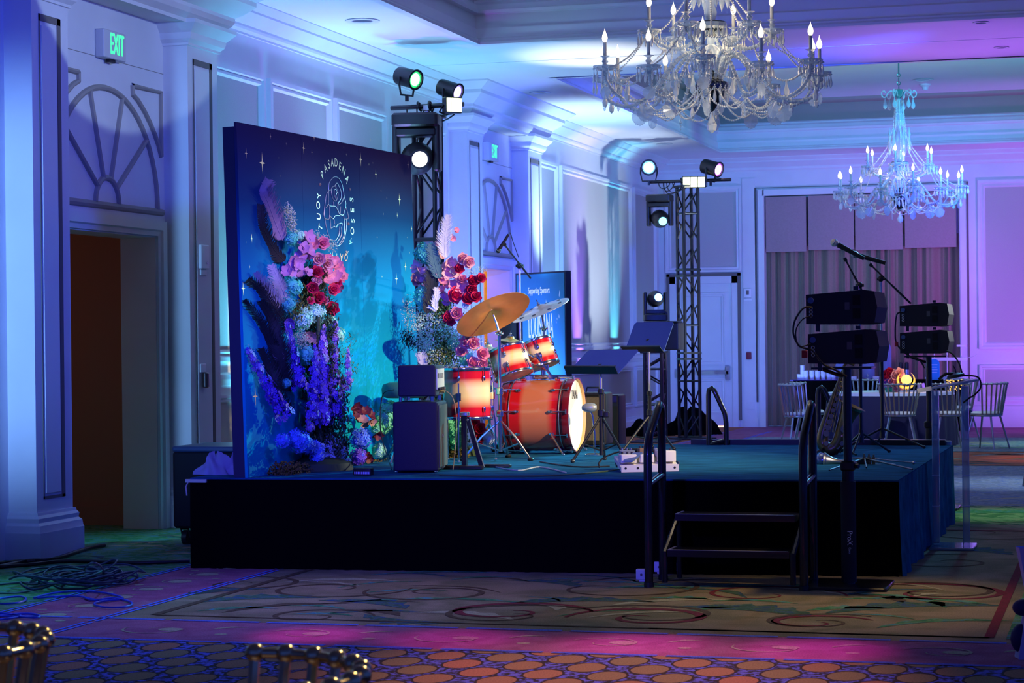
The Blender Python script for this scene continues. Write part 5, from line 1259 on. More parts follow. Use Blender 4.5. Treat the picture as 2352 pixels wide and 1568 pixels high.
def plume(root, pts, wl, wr, m_, n=46, side=None, sweepk=.9):
    """feather: rachis through pts, barbs of length wl (left) and wr (right) sweeping toward the tip"""
    P = smooth_pts(pts, 8); N = len(P); mb = MB(); mb.tube(P, [.004 * (1 - .7 * i / N) for i in range(N)], 5)
    view = FV
    n = int(n * 1.9)
    for k in range(n):
        t = .03 + .97 * k / n; i = min(N - 2, int(t * (N - 1))); p = P[i].lerp(P[i + 1], t * (N - 1) - i) if i < N - 1 else P[-1]
        tg = (P[min(i + 1, N - 1)] - P[max(i - 1, 0)]).normalized(); lat = tg.cross(view).normalized(); prof = math.sin(PI * min(1, .14 + t * .84)) ** .55
        for sg, wd in ((1, wr), (-1, wl)):
            if wd <= 0: continue
            L = wd * prof * random.uniform(.7, 1.18); dv = rand_unit() * L * .12 + view * L * random.uniform(-.35, .15); hw = tg * .0036
            cs = [p + lat * sg * L * q + tg * L * q * q * sweepk * 1.1 + dv * q * q - UV * L * .12 * q ** 3 for q in (0, .35, .7, 1.0)]
            mb.add([cs[0] - hw, cs[0] + hw, cs[1] + hw, cs[1] - hw, cs[2] + hw * .8, cs[2] - hw * .8, cs[3]], [(0, 1, 2, 3), (3, 2, 4, 5), (5, 4, 6)])
    mb.build('feather_plume', PLM[m_], root, 0)
def fine(root, pts, r, m_, n, s_=.006, name='filler_foliage', leafy=False):
    P = smooth_pts(pts, 6); mb = MB(); rr = r if isinstance(r, list) else [r] * len(pts)
    for k in range(n):
        t = random.random() * (len(P) - 1); i = int(t); p = P[i].lerp(P[min(i + 1, len(P) - 1)], t - i); ri = rr[min(len(rr) - 1, int(t / (len(P) - 1) * (len(rr) - 1) + .5))]
        q = p + rand_unit() * ri * random.random() ** .45; R = frame_z(rand_unit())
        if leafy: L = s_ * random.uniform(2.5, 5); mb.add([q, q + R @ Vector((s_ * .6, 0, L * .4)), q + R @ Vector((0, .3 * s_, L)), q + R @ Vector((-s_ * .6, 0, L * .4))], [(0, 1, 2, 3)])
        else: mb.add([q + R @ Vector((s_, 0, 0)), q + R @ Vector((-.5 * s_, .87 * s_, 0)), q + R @ Vector((-.5 * s_, -.87 * s_, 0)), q + R @ Vector((0, 0, s_ * 1.2))], [(0, 1, 2), (0, 1, 3), (1, 2, 3), (2, 0, 3)])
    o = mb.build(name, m_, root, 0); o['kind'] = 'stuff'; return o
random.seed(21)
TOC = -FV
def FL(x, y, off=.22): return at_plane(x, y, B0 + LEAN * .5, bnn, off)
def blobify(fn, root, lst, P, toface):
    for x, y, r, m_ in lst: fn(root, P(x, y), r * 1.28, m_, (TOC + rand_unit() * .45 + Vector((.25, 0, .1))).normalized())
# ---- near arrangement
def rel(root, P): return lambda x, y, off=.3: P(x, y, off) - root.location
b = FL(735, 1080, .35); b.z = SH
na = thing('flower_arrangement', 'tall column of flowers and feathers in front of the left half of the backdrop', 'flower arrangement', b)
P = rel(na, FL)
s = 15 / 4900 * .98
mb = MB(); mb.lathe([(.001, 0), (.24, .0), (.22, .05), (.12, .09), (.03, .12), (.02, .9), (.015, 1.1), (.001, 1.11)], 20, (0, 0, .002), caps=False); mb.build('column_core', LEAFM, na)
fine(na, [(-.02, .08, .04), (0, .10, .4), (-.06, .12, .9), (-.12, .14, 1.4)], [.22, .19, .17, .12], LEAFM, 6500, .013, 'dark_foliage', True)
fine(na, [P(640, 1088), P(740, 1092), P(880, 1080)], .10, MOSS, 2600, .011, 'moss_base')
fine(na, [P(660, 478, .25), P(668, 500, .25), P(672, 530, .25)], .045, GYPS, 420, .006, 'babys_breath'); fine(na, [P(722, 540), P(748, 555), P(765, 570)], .05, GYPS, 320, .005, 'babys_breath'); fine(na, [P(686, 770), P(700, 790)], .06, GYPS, 320, .005, 'babys_breath')
fine(na, [P(570, 800, .05), P(580, 830, .08), P(600, 850, .12)], .045, GYPS, 160, .006, 'babys_breath'); fine(na, [P(808, 770), P(795, 820), P(812, 850), P(790, 880)], .05, OLIVE, 260, .007, 'olive_sprigs', True); fine(na, [P(688, 690), P(680, 720), P(730, 640)], .07, OLIVE, 420, .009, 'olive_sprigs', True)
for pts, wl, wr, m_, n in [([(650, 552), (634, 515), (618, 470), (606, 440), (617, 412)], .09, .125, 'mauve', 66), ([(655, 600), (628, 570), (605, 520), (600, 470)], .06, .09, 'dark', 50), ([(662, 714), (655, 680), (640, 645), (624, 608)], .05, .07, 'grey', 50), ([(658, 716), (640, 695), (612, 665), (587, 625)], .07, .05, 'grey', 50),
        ([(655, 850), (628, 800), (600, 740), (562, 688)], .06, .07, 'dark', 60), ([(660, 870), (640, 800), (625, 740), (600, 690)], .07, .09, 'dark', 60), ([(668, 760), (640, 720), (600, 665), (570, 640)], .07, .09, 'dark', 50), ([(668, 900), (650, 850), (640, 800), (628, 770)], .09, .10, 'dark', 60), ([(650, 838), (643, 815), (636, 790), (630, 778)], .035, .05, 'mauve', 14), ([(670, 950), (640, 910), (620, 850), (600, 800)], .08, .08, 'dark', 60)]:
    plume(na, [P(x, y, .12 if x < 640 else .2) for x, y in pts], wl, wr, m_, n)
blobify(hydrangea, na, [(672, 658, 19 * s, 'teal'), (668, 548, 14 * s, 'teal'), (688, 540, 10 * s, 'mint'), (693, 732, 21 * s, 'mint'), (722, 720, 21 * s, 'mint'), (757, 742, 15 * s, 'mint'), (776, 768, 15 * s, 'mint'), (762, 765, 12 * s, 'lilac'), (704, 812, 20 * s, 'teal'), (662, 700, 14 * s, 'teal'), (658, 880, 9 * s, 'teal')], P, 0)
blobify(orchid, na, [(700, 552, 17 * s, 'mauve'), (722, 566, 16 * s, 'pink'), (705, 583, 18 * s, 'mauve'), (678, 605, 17 * s, 'mauve'), (668, 626, 15 * s, 'mauve'), (690, 602, 17 * s, 'mauve'), (690, 575, 15 * s, 'mauve'), (775, 612, 17 * s, 'pink'), (788, 634, 15 * s, 'pink'), (762, 640, 18 * s, 'pink'), (780, 652, 16 * s, 'pink'), (748, 656, 17 * s, 'pink'), (745, 625, 15 * s, 'pink'), (700, 628, 14 * s, 'mauve'), (760, 590, 13 * s, 'pink'), (715, 775, 16 * s, 'dusty'), (735, 770, 15 * s, 'dusty'), (742, 790, 14 * s, 'lilac'), (668, 736, 13 * s, 'lilac')], P, 0)
blobify(rose, na, [(733, 595, 13 * s, 'pale'), (753, 605, 12 * s, 'pale'), (742, 558, 13 * s, 'pink'), (728, 644, 10 * s, 'pale'), (728, 624, 13 * s, 'red'), (718, 661, 12 * s, 'red'), (732, 683, 13 * s, 'red'), (767, 664, 12 * s, 'hot'), (763, 708, 14 * s, 'red'), (746, 690, 9 * s, 'pink'), (776, 650, 9 * s, 'hot'), (714, 690, 8 * s, 'hot')], lambda x, y: P(x, y, .40), 0)
for a_, b_, r_, m1, m2, dn in [((690, 890), (660, 742), 17, 'violet', 'lilac', 1.3), ((735, 962), (742, 748), 22, 'violet', 'lilac', 1.8), ((762, 950), (770, 738), 20, 'violet', 'lilac', 1.7), ((655, 955), (568, 800), 20, 'violet', 'lilac', 1.5), ((798, 890), (800, 800), 12, 'violet', 'lilac', .8), ((720, 900), (725, 790), 15, 'violet', 'violet', 1), ((780, 960), (788, 870), 16, 'violet', 'violet', 1), ((748, 975), (752, 850), 18, 'violet', 'violet', 1.2), ((715, 965), (728, 820), 15, 'violet', 'lilac', 1.2)]:
    sp_o = .28 if a_[0] > 700 else .2; spike(na, P(*a_, .56 if a_[0] > 700 else .40), P(*b_, .46 if b_[0] > 700 else .34 if b_[0] > 600 else .10), r_ * s * 1.15, m1, m2, dn)
blobify(hydrangea, na, [(648, 1012, 14 * s, 'blue'), (684, 1012, 22 * s, 'blue'), (706, 1022, 16 * s, 'blue'), (727, 1030, 16 * s, 'blue'), (757, 1022, 19 * s, 'white'), (777, 1036, 19 * s, 'white'), (745, 1056, 22 * s, 'white'), (728, 1048, 14 * s, 'blue'), (766, 1068, 12 * s, 'white'), (794, 1062, 11 * s, 'white'), (828, 1008, 22 * s, 'blue'), (822, 1050, 18 * s, 'violet'), (712, 980, 9 * s, 'lilac'), (755, 965, 10 * s, 'violet'), (870, 1035, 15 * s, 'mint'), (880, 968, 24 * s, 'green'), (893, 945, 22 * s, 'green'), (868, 985, 14 * s, 'green')], lambda x, y: P(x, y, .45), 0)
blobify(orchid, na, [(820, 942, 14 * s, 'wine'), (845, 950, 14 * s, 'wine'), (826, 962, 15 * s, 'dusty'), (846, 970, 14 * s, 'dusty'), (862, 1000, 13 * s, 'wine'), (850, 1050, 13 * s, 'wine')], lambda x, y: P(x, y, .42), 0)
# ---- far arrangement
Yf = 15.95
def FF(x, y, off=0): return at_y(x, y, Yf - off)
b = at_y(1030, 1050, Yf + .1); b.z = SH
fa = thing('flower_arrangement', 'tall column of pink roses, teal hydrangeas and feathers between backdrop and drum kit', 'flower arrangement', b)
P = lambda x, y, off=.15: FF(x, y, off) - fa.location
s = 16.3 / 4900
mb = MB(); mb.lathe([(.001, 0), (.24, .0), (.22, .05), (.11, .09), (.03, .12), (.02, .9), (.015, 1.2), (.001, 1.21)], 20, (0, .03, .002), caps=False); mb.build('column_core', LEAFM, fa)
fine(fa, [(0, .05, .03), (-.02, .08, .5), (-.06, .08, .85), (-.06, .08, 1.25)], [.16, .20, .20, .10], LEAFM, 5000, .013, 'dark_foliage', True)
fine(fa, [P(950, 700), P(965, 760), P(985, 800), P(1000, 840)], .12, GYPS, 1500, .0065, 'babys_breath'); fine(fa, [P(1000, 730), P(1030, 760), P(1060, 790), P(1090, 780)], .10, GYPS, 1100, .0065, 'babys_breath'); fine(fa, [P(1050, 840), P(1000, 850)], .05, GYPS, 300, .006, 'babys_breath'); fine(fa, [P(1072, 632), P(1095, 622), P(1112, 618)], .035, GYPS, 120, .005, 'babys_breath')
fine(fa, [P(1000, 690), P(1020, 800), P(1000, 830)], .10, OLIVE, 700, .010, 'olive_sprigs', True); fine(fa, [P(1010, 1045), P(1060, 1045)], .08, MOSS, 1200, .010, 'moss_base'); fine(fa, [P(930, 770), P(955, 790)], .05, PLM['dark'], 260, .010, 'dark_fronds', True)
for pts, wl, wr, m_, n in [([(1024, 592), (1021, 560), (1024, 530), (1030, 494)], .058, .062, 'white', 60), ([(1010, 640), (1000, 610), (995, 585), (990, 560)], .06, .06, 'teal', 44), ([(1003, 712), (1000, 695), (1004, 675), (1002, 660)], .03, .035, 'white', 34), ([(1002, 714), (990, 705), (980, 702)], .01, .02, 'white', 14), ([(975, 845), (972, 825), (968, 810)], .04, .05, 'grey', 30), ([(980, 720), (985, 690), (990, 650), (985, 620)], .07, .06, 'dark', 40)]:
    plume(fa, [P(x, y, .22) for x, y in pts], wl, wr, m_, n)
blobify(hydrangea, fa, [(976, 582, 21 * s, 'teal'), (992, 590, 13 * s, 'teal'), (974, 680, 20 * s, 'teal'), (978, 700, 16 * s, 'teal'), (1042, 789, 13 * s, 'green'), (1068, 829, 11 * s, 'green'), (1078, 818, 9 * s, 'mint'), (1045, 985, 20 * s, 'green'), (1050, 1010, 20 * s, 'green'), (1035, 970, 18 * s, 'green'), (1118, 1005, 14 * s, 'white'), (1072, 700, 8 * s, 'white')], P, 0)
blobify(orchid, fa, [(961, 613, 14 * s, 'pale'), (972, 622, 11 * s, 'pale'), (964, 636, 14 * s, 'dusty'), (972, 650, 13 * s, 'mauve'), (958, 648, 12 * s, 'dusty'), (1024, 606, 16 * s, 'pale'), (1036, 616, 15 * s, 'pale'), (1017, 626, 15 * s, 'pale'), (1027, 638, 15 * s, 'pale'), (1010, 588, 11 * s, 'pale'), (1043, 628, 12 * s, 'pale'), (1020, 652, 13 * s, 'pink'), (1044, 530, 8 * s, 'pink'), (1041, 545, 8 * s, 'pink'), (1001, 560, 8 * s, 'pink'), (1020, 670, 13 * s, 'pink'), (1030, 690, 12 * s, 'mauve'), (1062, 655, 17 * s, 'pink'), (1072, 668, 15 * s, 'pink'), (1050, 660, 14 * s, 'pink')], P, 0)
blobify(rose, fa, [(1077, 602, 12 * s, 'pale'), (1062, 593, 11 * s, 'pale'), (1055, 617, 10 * s, 'red'), (1087, 645, 12 * s, 'red'), (1105, 638, 10 * s, 'red'), (1046, 677, 16 * s, 'hot'), (1074, 684, 13 * s, 'red'), (1092, 681, 12 * s, 'red'), (1083, 664, 11 * s, 'red'), (1048, 720, 13 * s, 'pink'), (1030, 729, 12 * s, 'red'), (1036, 738, 9 * s, 'red'), (1062, 640, 9 * s, 'pink'), (1070, 785, 13 * s, 'pink'), (1087, 788, 13 * s, 'pink'), (1060, 805, 12 * s, 'pink'), (1109, 812, 13 * s, 'pink'), (1087, 832, 12 * s, 'pink'), (1108, 835, 10 * s, 'pink'), (1100, 985, 14 * s, 'red'), (1102, 1005, 12 * s, 'red'), (1090, 975, 12 * s, 'red'), (1096, 755, 12 * s, 'pale')], lambda x, y: P(x, y, .2), 0)
# small dark boxes on the stage front
p = at_z(830, 1092, SH)
t = thing('uplight_box', 'small dark box with pale lettering at the front edge of the stage', 'box', (p.x, p.y + .04, SH))
MB().rbox((0, 0, .025), (.13, .06, .05), .008).build('box_body', BLK, t)
mb = MB()
for k in range(9): mb.box((-.05 + k * .0125, -.0315, .018), (.008, .002, .016))
mb.build('pale_marking', mat('print_pale', (.6, .6, .8), rough=.5), t, 0)

# ================================================================== LINE ARRAYS
def array_cab(label, loc, flip=False):
    t = thing('line_array_speaker', label, 'loudspeaker', loc, group='line array speakers')
    Wb, Db, hl, hr = .40, .56, .155, .205
    o = -.02
    out = [(-Wb / 2, 0, (hr - hl) / 2 + o), (-Wb / 2, 0, (hr + hl) / 2), (Wb / 2 - .06, 0, hr), (Wb / 2 - .06, 0, 0)]
    mb = MB(); mb.prism([(x, -Db / 2, z) for x, _, z in out], (0, Db, 0)); mb.build('cabinet_body', mat('array_black', (.009, .011, .018), rough=.45), t, 0)
    mb = MB(); mb.prism([(x, -Db / 2 - .003, z) for x, z in ((Wb / 2 - .06, .0), (Wb / 2 - .06, hr), (Wb / 2 + .005, hr - .01), (Wb / 2 + .022, hr * .5), (Wb / 2 + .005, .01))], (0, Db + .006, 0)); mb.build('front_baffle', mat('array_grey', (.02, .02, .025), rough=.6), t, 0)
    mb = MB()
    for z in (.035, .115): mb.box((Wb / 2 - .10, -Db / 2 - .002, z + .03), (.045, .006, .062))
    mb.build('vent', mat('vent_dark', (.004, .004, .006), rough=.8), t, 0)
    mb = MB(); mb.box((Wb / 2 - .155, -Db / 2 - .003, .11), (.028, .004, .045)); mb.build('label_plate', mat('label_grey', (.12, .12, .14), rough=.5), t, 0)
    mb = MB(); mb.cyl((-Wb / 2 + .03, -Db / 2 - .018, .145), (-Wb / 2 + .03, -Db / 2, .145), .018, None, 14); mb.build('power_connector', mat('connector_blue', (.08, .16, .40), rough=.4), t)
    mb = MB()
    for q in range(3): mb.torus((-Wb / 2 + .03, -Db / 2 - .003, .055 + q * .022), .009, .003, rotm('X', 90), 12, 5)
    mb.build('input_socket', STEEL, t)
    mb = MB(); mb.b2((-Wb / 2 + .05, -Db / 2 + .05, -.04), (-Wb / 2 + .075, -Db / 2 + .07, .03)); mb.b2((Wb / 2 - .12, -Db / 2 + .02, hr), (Wb / 2 - .09, -Db / 2 + .05, hr + .022)); mb.build('rigging_link', BLKM, t, 0)
    return t
def array_stand(label, loc, h, sleeve):
    t = thing('speaker_stand', label, 'speaker stand', loc, group='speaker stands')
    MB().rbox((0, 0, .011), (.50, .48, .022), .02).build('base_plate', BLKM, t)
    MB().cyl((0, 0, .02), (0, 0, h * .55), .036, .036, 16).build('lower_pole', BLK if not sleeve else BLKM, t)
    MB().cyl((0, 0, h * .5), (0, 0, h), .026, .026, 16).build('upper_pole', BLKM, t)
    mb = MB(); mb.rbox((0, 0, h * .55), (.09, .09, .06), .02); mb.cyl((0, 0, h * .55), (.07, -.03, h * .55), .014, None, 8); mb.build('height_collar', BLK, t)
    mb = MB(); mb.b2((-.20, -.12, h - .012), (.16, .12, h)); mb.tube([(-.16, 0, h - .01), (-.05, 0, h - .05), (0, 0, h - .06)], .012); mb.build('mounting_plate', BLKM, t, 0)
    if sleeve:
        MB().cyl((0, 0, .03), (0, 0, h * .48), .046, .046, 18).build('cloth_sleeve', mat('stand_sleeve', (.012, .014, .025), rough=.75), t)
        mb = MB(); put_text(mb, 'ProX', .045, (.012, -.048, .30), (0, 0, -1), (1, 0, 0), .9, .0006); put_text(mb, 'Cases', .020, (.012, -.048, .225), (0, 0, -1), (1, 0, 0), .8, .0006); mb.build('sleeve_lettering', mat('sleeve_print', (.95, .95, 1), rough=.5, emit=(.5, .55, .9), estr=.0), t, 0)
    return t
Sx, Sy = at_y(1945, 840, 13.0).x, 13.0
zb1 = at_y(1930, 836, 12.72).z
array_stand('tall black speaker stand with lettered sleeve and square base, right of the stage steps', (Sx, Sy, 0), zb1 - .02, True)
lx = at_y(1925, 750, 12.72).x + .02
array_cab('lower of the two nearer line array speakers on the stand by the steps', (lx, 13.0, zb1 + .0))
array_cab('upper of the two nearer line array speakers, over the saxophone', (lx - .01, 13.0, zb1 + .235))
Yr = 19.0; S2 = at_y(2133, 815, Yr); zb2 = at_y(2120, 812, Yr - .28).z
array_stand('tall black speaker stand standing behind the right rear corner of the stage', (S2.x, Yr, 0), zb2 - .02, False)
lx2 = at_y(2118, 780, Yr - .28).x + .01
array_cab('lower of the two farther line array speakers left of the acrylic lectern', (lx2, Yr, zb2))
array_cab('upper of the two farther line array speakers left of the acrylic lectern', (lx2 - .0, Yr, zb2 + .235))
def cable(label, pts, r=.006, m_=BLK, name='cable', n=8):
    mb = MB(); mb.tube(smooth_pts(pts, n), r, 6); return tag(mb.build(name, m_, None, 60), label, 'cable')
Yq = 12.66
cable('black cable looping out from the nearer line array speakers on their left', [at_y(x, y, Yq) for x, y in ((1866, 706), (1845, 708), (1826, 735), (1822, 765), (1834, 792), (1850, 800), (1866, 805), (1890, 835), (1920, 850), (1945, 865))], .006)
cable('thin inner cable between the nearer line array speakers', [at_y(x, y, Yq) for x, y in ((1866, 725), (1845, 732), (1830, 752), (1828, 775), (1836, 795), (1862, 790))], .004)
cable('black cable looping left of the farther line array speakers', [at_y(x, y, 18.65) for x, y in ((2075, 717), (2060, 722), (2056, 760), (2060, 790), (2085, 815), (2110, 825), (2124, 845))], .007)
cable('black cable curving down right from the farther line array speakers', [at_y(x, y, 18.6) for x, y in ((2174, 805), (2190, 815), (2203, 835), (2210, 858))], .007)
mb = MB(); c = at_y(1848, 813, 12.64); mb.rbox(c, (.035, .02, .045), .006); tag(mb.build('cable_tie', mat('red_tape', (.4, .01, .02), rough=.6)), 'small red tag on the cable left of the nearer line array', 'cable tag')
mb = MB(); c = at_y(2059, 790, 18.62); mb.rbox(c, (.03, .02, .04), .006); tag(mb.build('cable_tie', mat('red_tape', (.4, .01, .02), rough=.6)), 'small red tag on the cable left of the farther line array', 'cable tag')

# ================================================================== SAXOPHONE AND TRUMPET
Ysx = 16.3
sx0 = at_z(1915, 1040, SH); b = Vector((at_y(1915, 1030, Ysx).x, Ysx, SH))
SAXM = mat('sax_lacquer', (.17, .13, .08), rough=.3, metal=.9); BRASS = mat('brass_bright', (.75, .52, .22), rough=.22, metal=1)
sax = thing('saxophone', 'dark lacquered tenor saxophone standing upright behind the right handrail', 'saxophone', b)
def SP(x, y, d=0): return at_y(x, y, Ysx - d) - b
k = 16.3 / 4900
body = [(1936, 850, 3), (1928, 876, 5), (1915, 915, 8), (1902, 955, 10), (1893, 985, 12), (1889, 1005, 13.5), (1892, 1022, 14.5), (1905, 1032, 15), (1919, 1026, 15), (1928, 1010, 15), (1934, 990, 15.5), (1941, 968, 17), (1948, 950, 20), (1954, 937, 25)]
P3 = smooth_pts([SP(x, y, 0 if i < 7 else .02) for i, (x, y, r) in enumerate(body)], 5); rs = []
for i in range(len(P3)):
    t_ = i / 5; j = min(int(t_), len(body) - 2); rs.append((body[j][2] * (1 - (t_ - j)) + body[j + 1][2] * (t_ - j)) * k)
MB().tube(P3, rs, 20).build('body_tube', SAXM, sax, 60)
bd_ = (P3[-1] - P3[-4]).normalized(); Rb = frame_z(bd_)
MB().lathe([(rs[-1], 0), (rs[-1] * 1.15, .015), (rs[-1] * 1.32, .022), (rs[-1] * 1.28, .026), (rs[-1] * .9, .004), (rs[-1] * .5, -.05), (.001, -.12)], 28, P3[-1], Rb, caps=False).build('bell_flare', BRASS, sax, 60)
MB().tube(smooth_pts([SP(1936, 850), SP(1940, 838), SP(1948, 833), SP(1962, 838)]), [.010] * 19, 10).build('neck', SAXM, sax)
KEYM = mat('key_metal', (.30, .25, .16), rough=.25, metal=1)
for i in range(9):
    f = i / 8; x = 1924 - f * 30; y = 890 + f * 105; MB().cyl(SP(x + 4, y, .02 + .035 * f), SP(x + 4, y, .045 + .04 * f), (.010 + .014 * f), None, 14).build('key_pad', KEYM, sax)
for i in range(5): yy = 1018 + (8 if i in (1, 2, 3) else 0); MB().cyl(SP(1898 + i * 9, yy, .03), SP(1898 + i * 9, yy, .065), .018, None, 14).build('key_pad', KEYM, sax)
MB().cyl(SP(1940, 985, .05), SP(1940, 985, .075), .03, None, 16).build('key_pad', KEYM, sax)
mb = MB()
for dx in (-3, 1, 6, 10): mb.tube([SP(1930 + dx, 868, .02), SP(1897 + dx * 1.5, 992, .07)], .0032, 6)
for i in range(6): mb.tube([SP(1934 - i * 3, 866 + i * 10, .02), SP(1940 - i * 3, 868 + i * 10, .03)], .005, 6)
mb.tube([SP(1946, 975, .06), SP(1936, 1000, .07)], .006, 6); mb.build('key_rods', BRASS, sax)
mb = MB(); mb.prism([SP(1937, 972, .06), SP(1943, 975, .06), SP(1935, 1003, .07), SP(1929, 1000, .07)], (0, .006, 0)); mb.build('bell_guard', mat('copper_guard', (.70, .34, .16), rough=.3, metal=.9), sax, 0)
st = thing('instrument_stand', 'small black folding stand carrying the saxophone', 'instrument stand', b)
mb = MB(); 
mb.tube([SP(1915, 1036, .0) + Vector((0, .05, 0)), SP(1945, 900, -.08)], .008, 8); mb.tube([SP(1890, 1026, .09), SP(1900, 1042, .02), SP(1922, 1042, .02), SP(1932, 1026, .09)], .008, 8); mb.build('frame', BLKM, st)
for f in ((-.16, -.16), (.18, -.10), (.02, .22)): mb = MB(); mb.tube([(0.02, .04, .10), (f[0], f[1], .012)], .008, 8); mb.build('leg', BLKM, st)
# trumpet on its side
Yt = 15.25; b = Vector((at_y(1985, 1062, Yt).x, Yt, SH)); tr = thing('trumpet', 'silver and dark trumpet lying along the front of the stage, bell to the left', 'trumpet', b)
def TP(x, y, d=0): return at_y(x, y, Yt - d) - b
A_, Bq = TP(1893, 1057), TP(2050, 1070); Rt = frame_z(A_ - Bq); Ln = (A_ - Bq).length
MB().lathe([(.006, 0), (.007, Ln * .4), (.010, Ln * .62), (.017, Ln * .78), (.026, Ln * .87), (.044, Ln * .95), (.062, Ln), (.060, Ln * 1.0), (.04, Ln * .94), (.001, Ln * .85)], 28, Bq, Rt, caps=False).build('bell', STEEL, tr, 60)
mb = MB(); mb.lathe([(.001, 0), (.05, .0), (.053, .02), (.053, .055), (.04, .07), (.001, .075)], 28, A_ + Rt @ Vector((0, 0, -.02)), Rt, caps=False); mb.build('mute', mat('mute_blue_metal', (.20, .28, .55), rough=.25, metal=.9), tr, 60)
MB().lathe([(.001, 0), (.03, 0), (.02, .03), (.001, .035)], 20, A_ + Rt @ Vector((0, 0, .055)), Rt, caps=False).build('mute_knob', BLK, tr)
mb = MB()
for q in range(3): c = TP(1985 + q * 11, 1063 + q, .01); mb.cyl(c + Vector((0, 0, -.05)), c + Vector((0, 0, .05)), .011, None, 12); mb.cyl(c + Vector((0, 0, .05)), c + Vector((0, 0, .066)), .007, None, 10)
mb.build('valve', mat('valve_bronze', (.30, .22, .12), rough=.25, metal=1), tr)
mb = MB(); mb.tube(smooth_pts([TP(1950, 1052), TP(2000, 1052), TP(2040, 1057), TP(2097, 1062)]), .005, 8); mb.lathe([(.007, 0), (.012, .012), (.006, .02), (.001, .022)], 14, TP(2095, 1062), frame_z(TP(2097, 1062) - TP(2040, 1057)), caps=False)
mb.tube(smooth_pts([TP(1945, 1052), TP(1935, 1058), TP(1945, 1068), TP(1990, 1074)]), .005, 8); mb.tube(smooth_pts([TP(2010, 1060), TP(2060, 1068), TP(2062, 1078), TP(2010, 1072)]), .005, 8); mb.build('tubing', STEEL, tr)
st = thing('instrument_stand', 'low black stand with spread feet under the trumpet', 'instrument stand', b)
for x, y in ((1905, 1084), (2096, 1082), (1990, 1078)): mb = MB(); mb.tube([(0, .02, .04), Vector((at_z(x, y, SH).x, at_z(x, y, SH).y, SH + .014)) - b], .006, 8); mb.build('leg', BLKM, st)
mb = MB(); mb.rbox((0, .0, .025), (.10, .06, .04), .015); mb.build('hub', BLK, st)

# ================================================================== ACRYLIC LECTERN
AC = bpy.data.materials.new('clear_acrylic'); AC.use_nodes = True; nt = AC.node_tree; nt.nodes.clear()
o_ = nt.nodes.new('ShaderNodeOutputMaterial'); mx = nt.nodes.new('ShaderNodeMixShader'); tr_ = nt.nodes.new('ShaderNodeBsdfTransparent'); tr_.inputs[0].default_value = (.88, .92, .95, 1)
gl = nt.nodes.new('ShaderNodeBsdfGlossy'); gl.inputs['Roughness'].default_value = .08; gl.inputs[0].default_value = (.9, .95, 1, 1)
fr = nt.nodes.new('ShaderNodeFresnel'); fr.inputs[0].default_value = 2.1; df = nt.nodes.new('ShaderNodeBsdfDiffuse'); df.inputs[0].default_value = (.62, .78, .92, 1); m2 = nt.nodes.new('ShaderNodeMixShader'); m2.inputs[0].default_value = .36
nt.links.new(tr_.outputs[0], m2.inputs[1]); nt.links.new(df.outputs[0], m2.inputs[2]); nt.links.new(fr.outputs[0], mx.inputs[0]); nt.links.new(m2.outputs[0], mx.inputs[1]); nt.links.new(gl.outputs[0], mx.inputs[2]); nt.links.new(mx.outputs[0], o_.inputs[0])
p0_, p1_ = at_z(2130, 1268, .01), at_z(2240, 1246, .01)
lc = Vector(((at_z(2186, 1258, 0)).x, at_z(2186, 1258, 0).y, 0))
lec = thing('lectern', 'clear acrylic lectern with two upright legs and slanted top right of the stage', 'lectern', lc)
MB().rbox((.012, 0, .01), (.31, .42, .02), .01).build('base_plate', AC, lec, 30)
for sx in (-1, 1):
    mb = MB(); mb.rbox((sx * .105, 0, .58), (.05, .05, 1.12 + .03 * sx), .006); mb.cur = 0; mb.build('leg', AC, lec, 30)
    for z in (.30, .52, .78): MB().box((sx * .105, -.0, z), (.052, .052, .004)).build('leg_joint', mat('joint_line', (.8, .85, .95), rough=.3), lec, 0)
mb = MB(); R = rotm('Y', -10); mb.rbox((0, 0, 1.165), (.42, .40, .018), .01, R); mb.rbox(R @ Vector((-.20, 0, .025)) + Vector((0, 0, 1.165)), (.014, .40, .04), .004, R); mb.build('slanted_top', AC, lec, 30)
mb = MB(); mb.box(R @ Vector((-.165, -.202, 0)) + Vector((0, 0, 1.165)), (.10, .004, .03), R); mb.build('top_edge_block', mat('joint_line', (.8, .85, .95), rough=.3), lec, 0)
pg = at_y(2196, 868, lc.y)
t = thing('gooseneck_microphone', 'black gooseneck microphone base lying on top of the acrylic lectern', 'microphone', pg)
mb = MB(); mb.lathe([(.001, 0), (.07, 0), (.06, .022), (.02, .035), (.001, .035)], 24, (0, 0, .002), R, caps=False); mb.build('weighted_base', BLK, t)
mb = MB(); mb.tube(smooth_pts([(-.0, 0, .03), (-.07, -.02, .03), (-.12, -.03, -.01)]), .010, 8); mb.tube(smooth_pts([(.0, 0, .03), (-.005, 0, .06), (-.02, 0, .09)]), .004, 8); mb.build('gooseneck', BLK, t)
cable('black cable looping off the right side of the acrylic lectern', [at_y(x, y, lc.y - .05) for x, y in ((2200, 862), (2235, 863), (2250, 870), (2252, 890), (2240, 905), (2225, 915), (2212, 925))], .006)

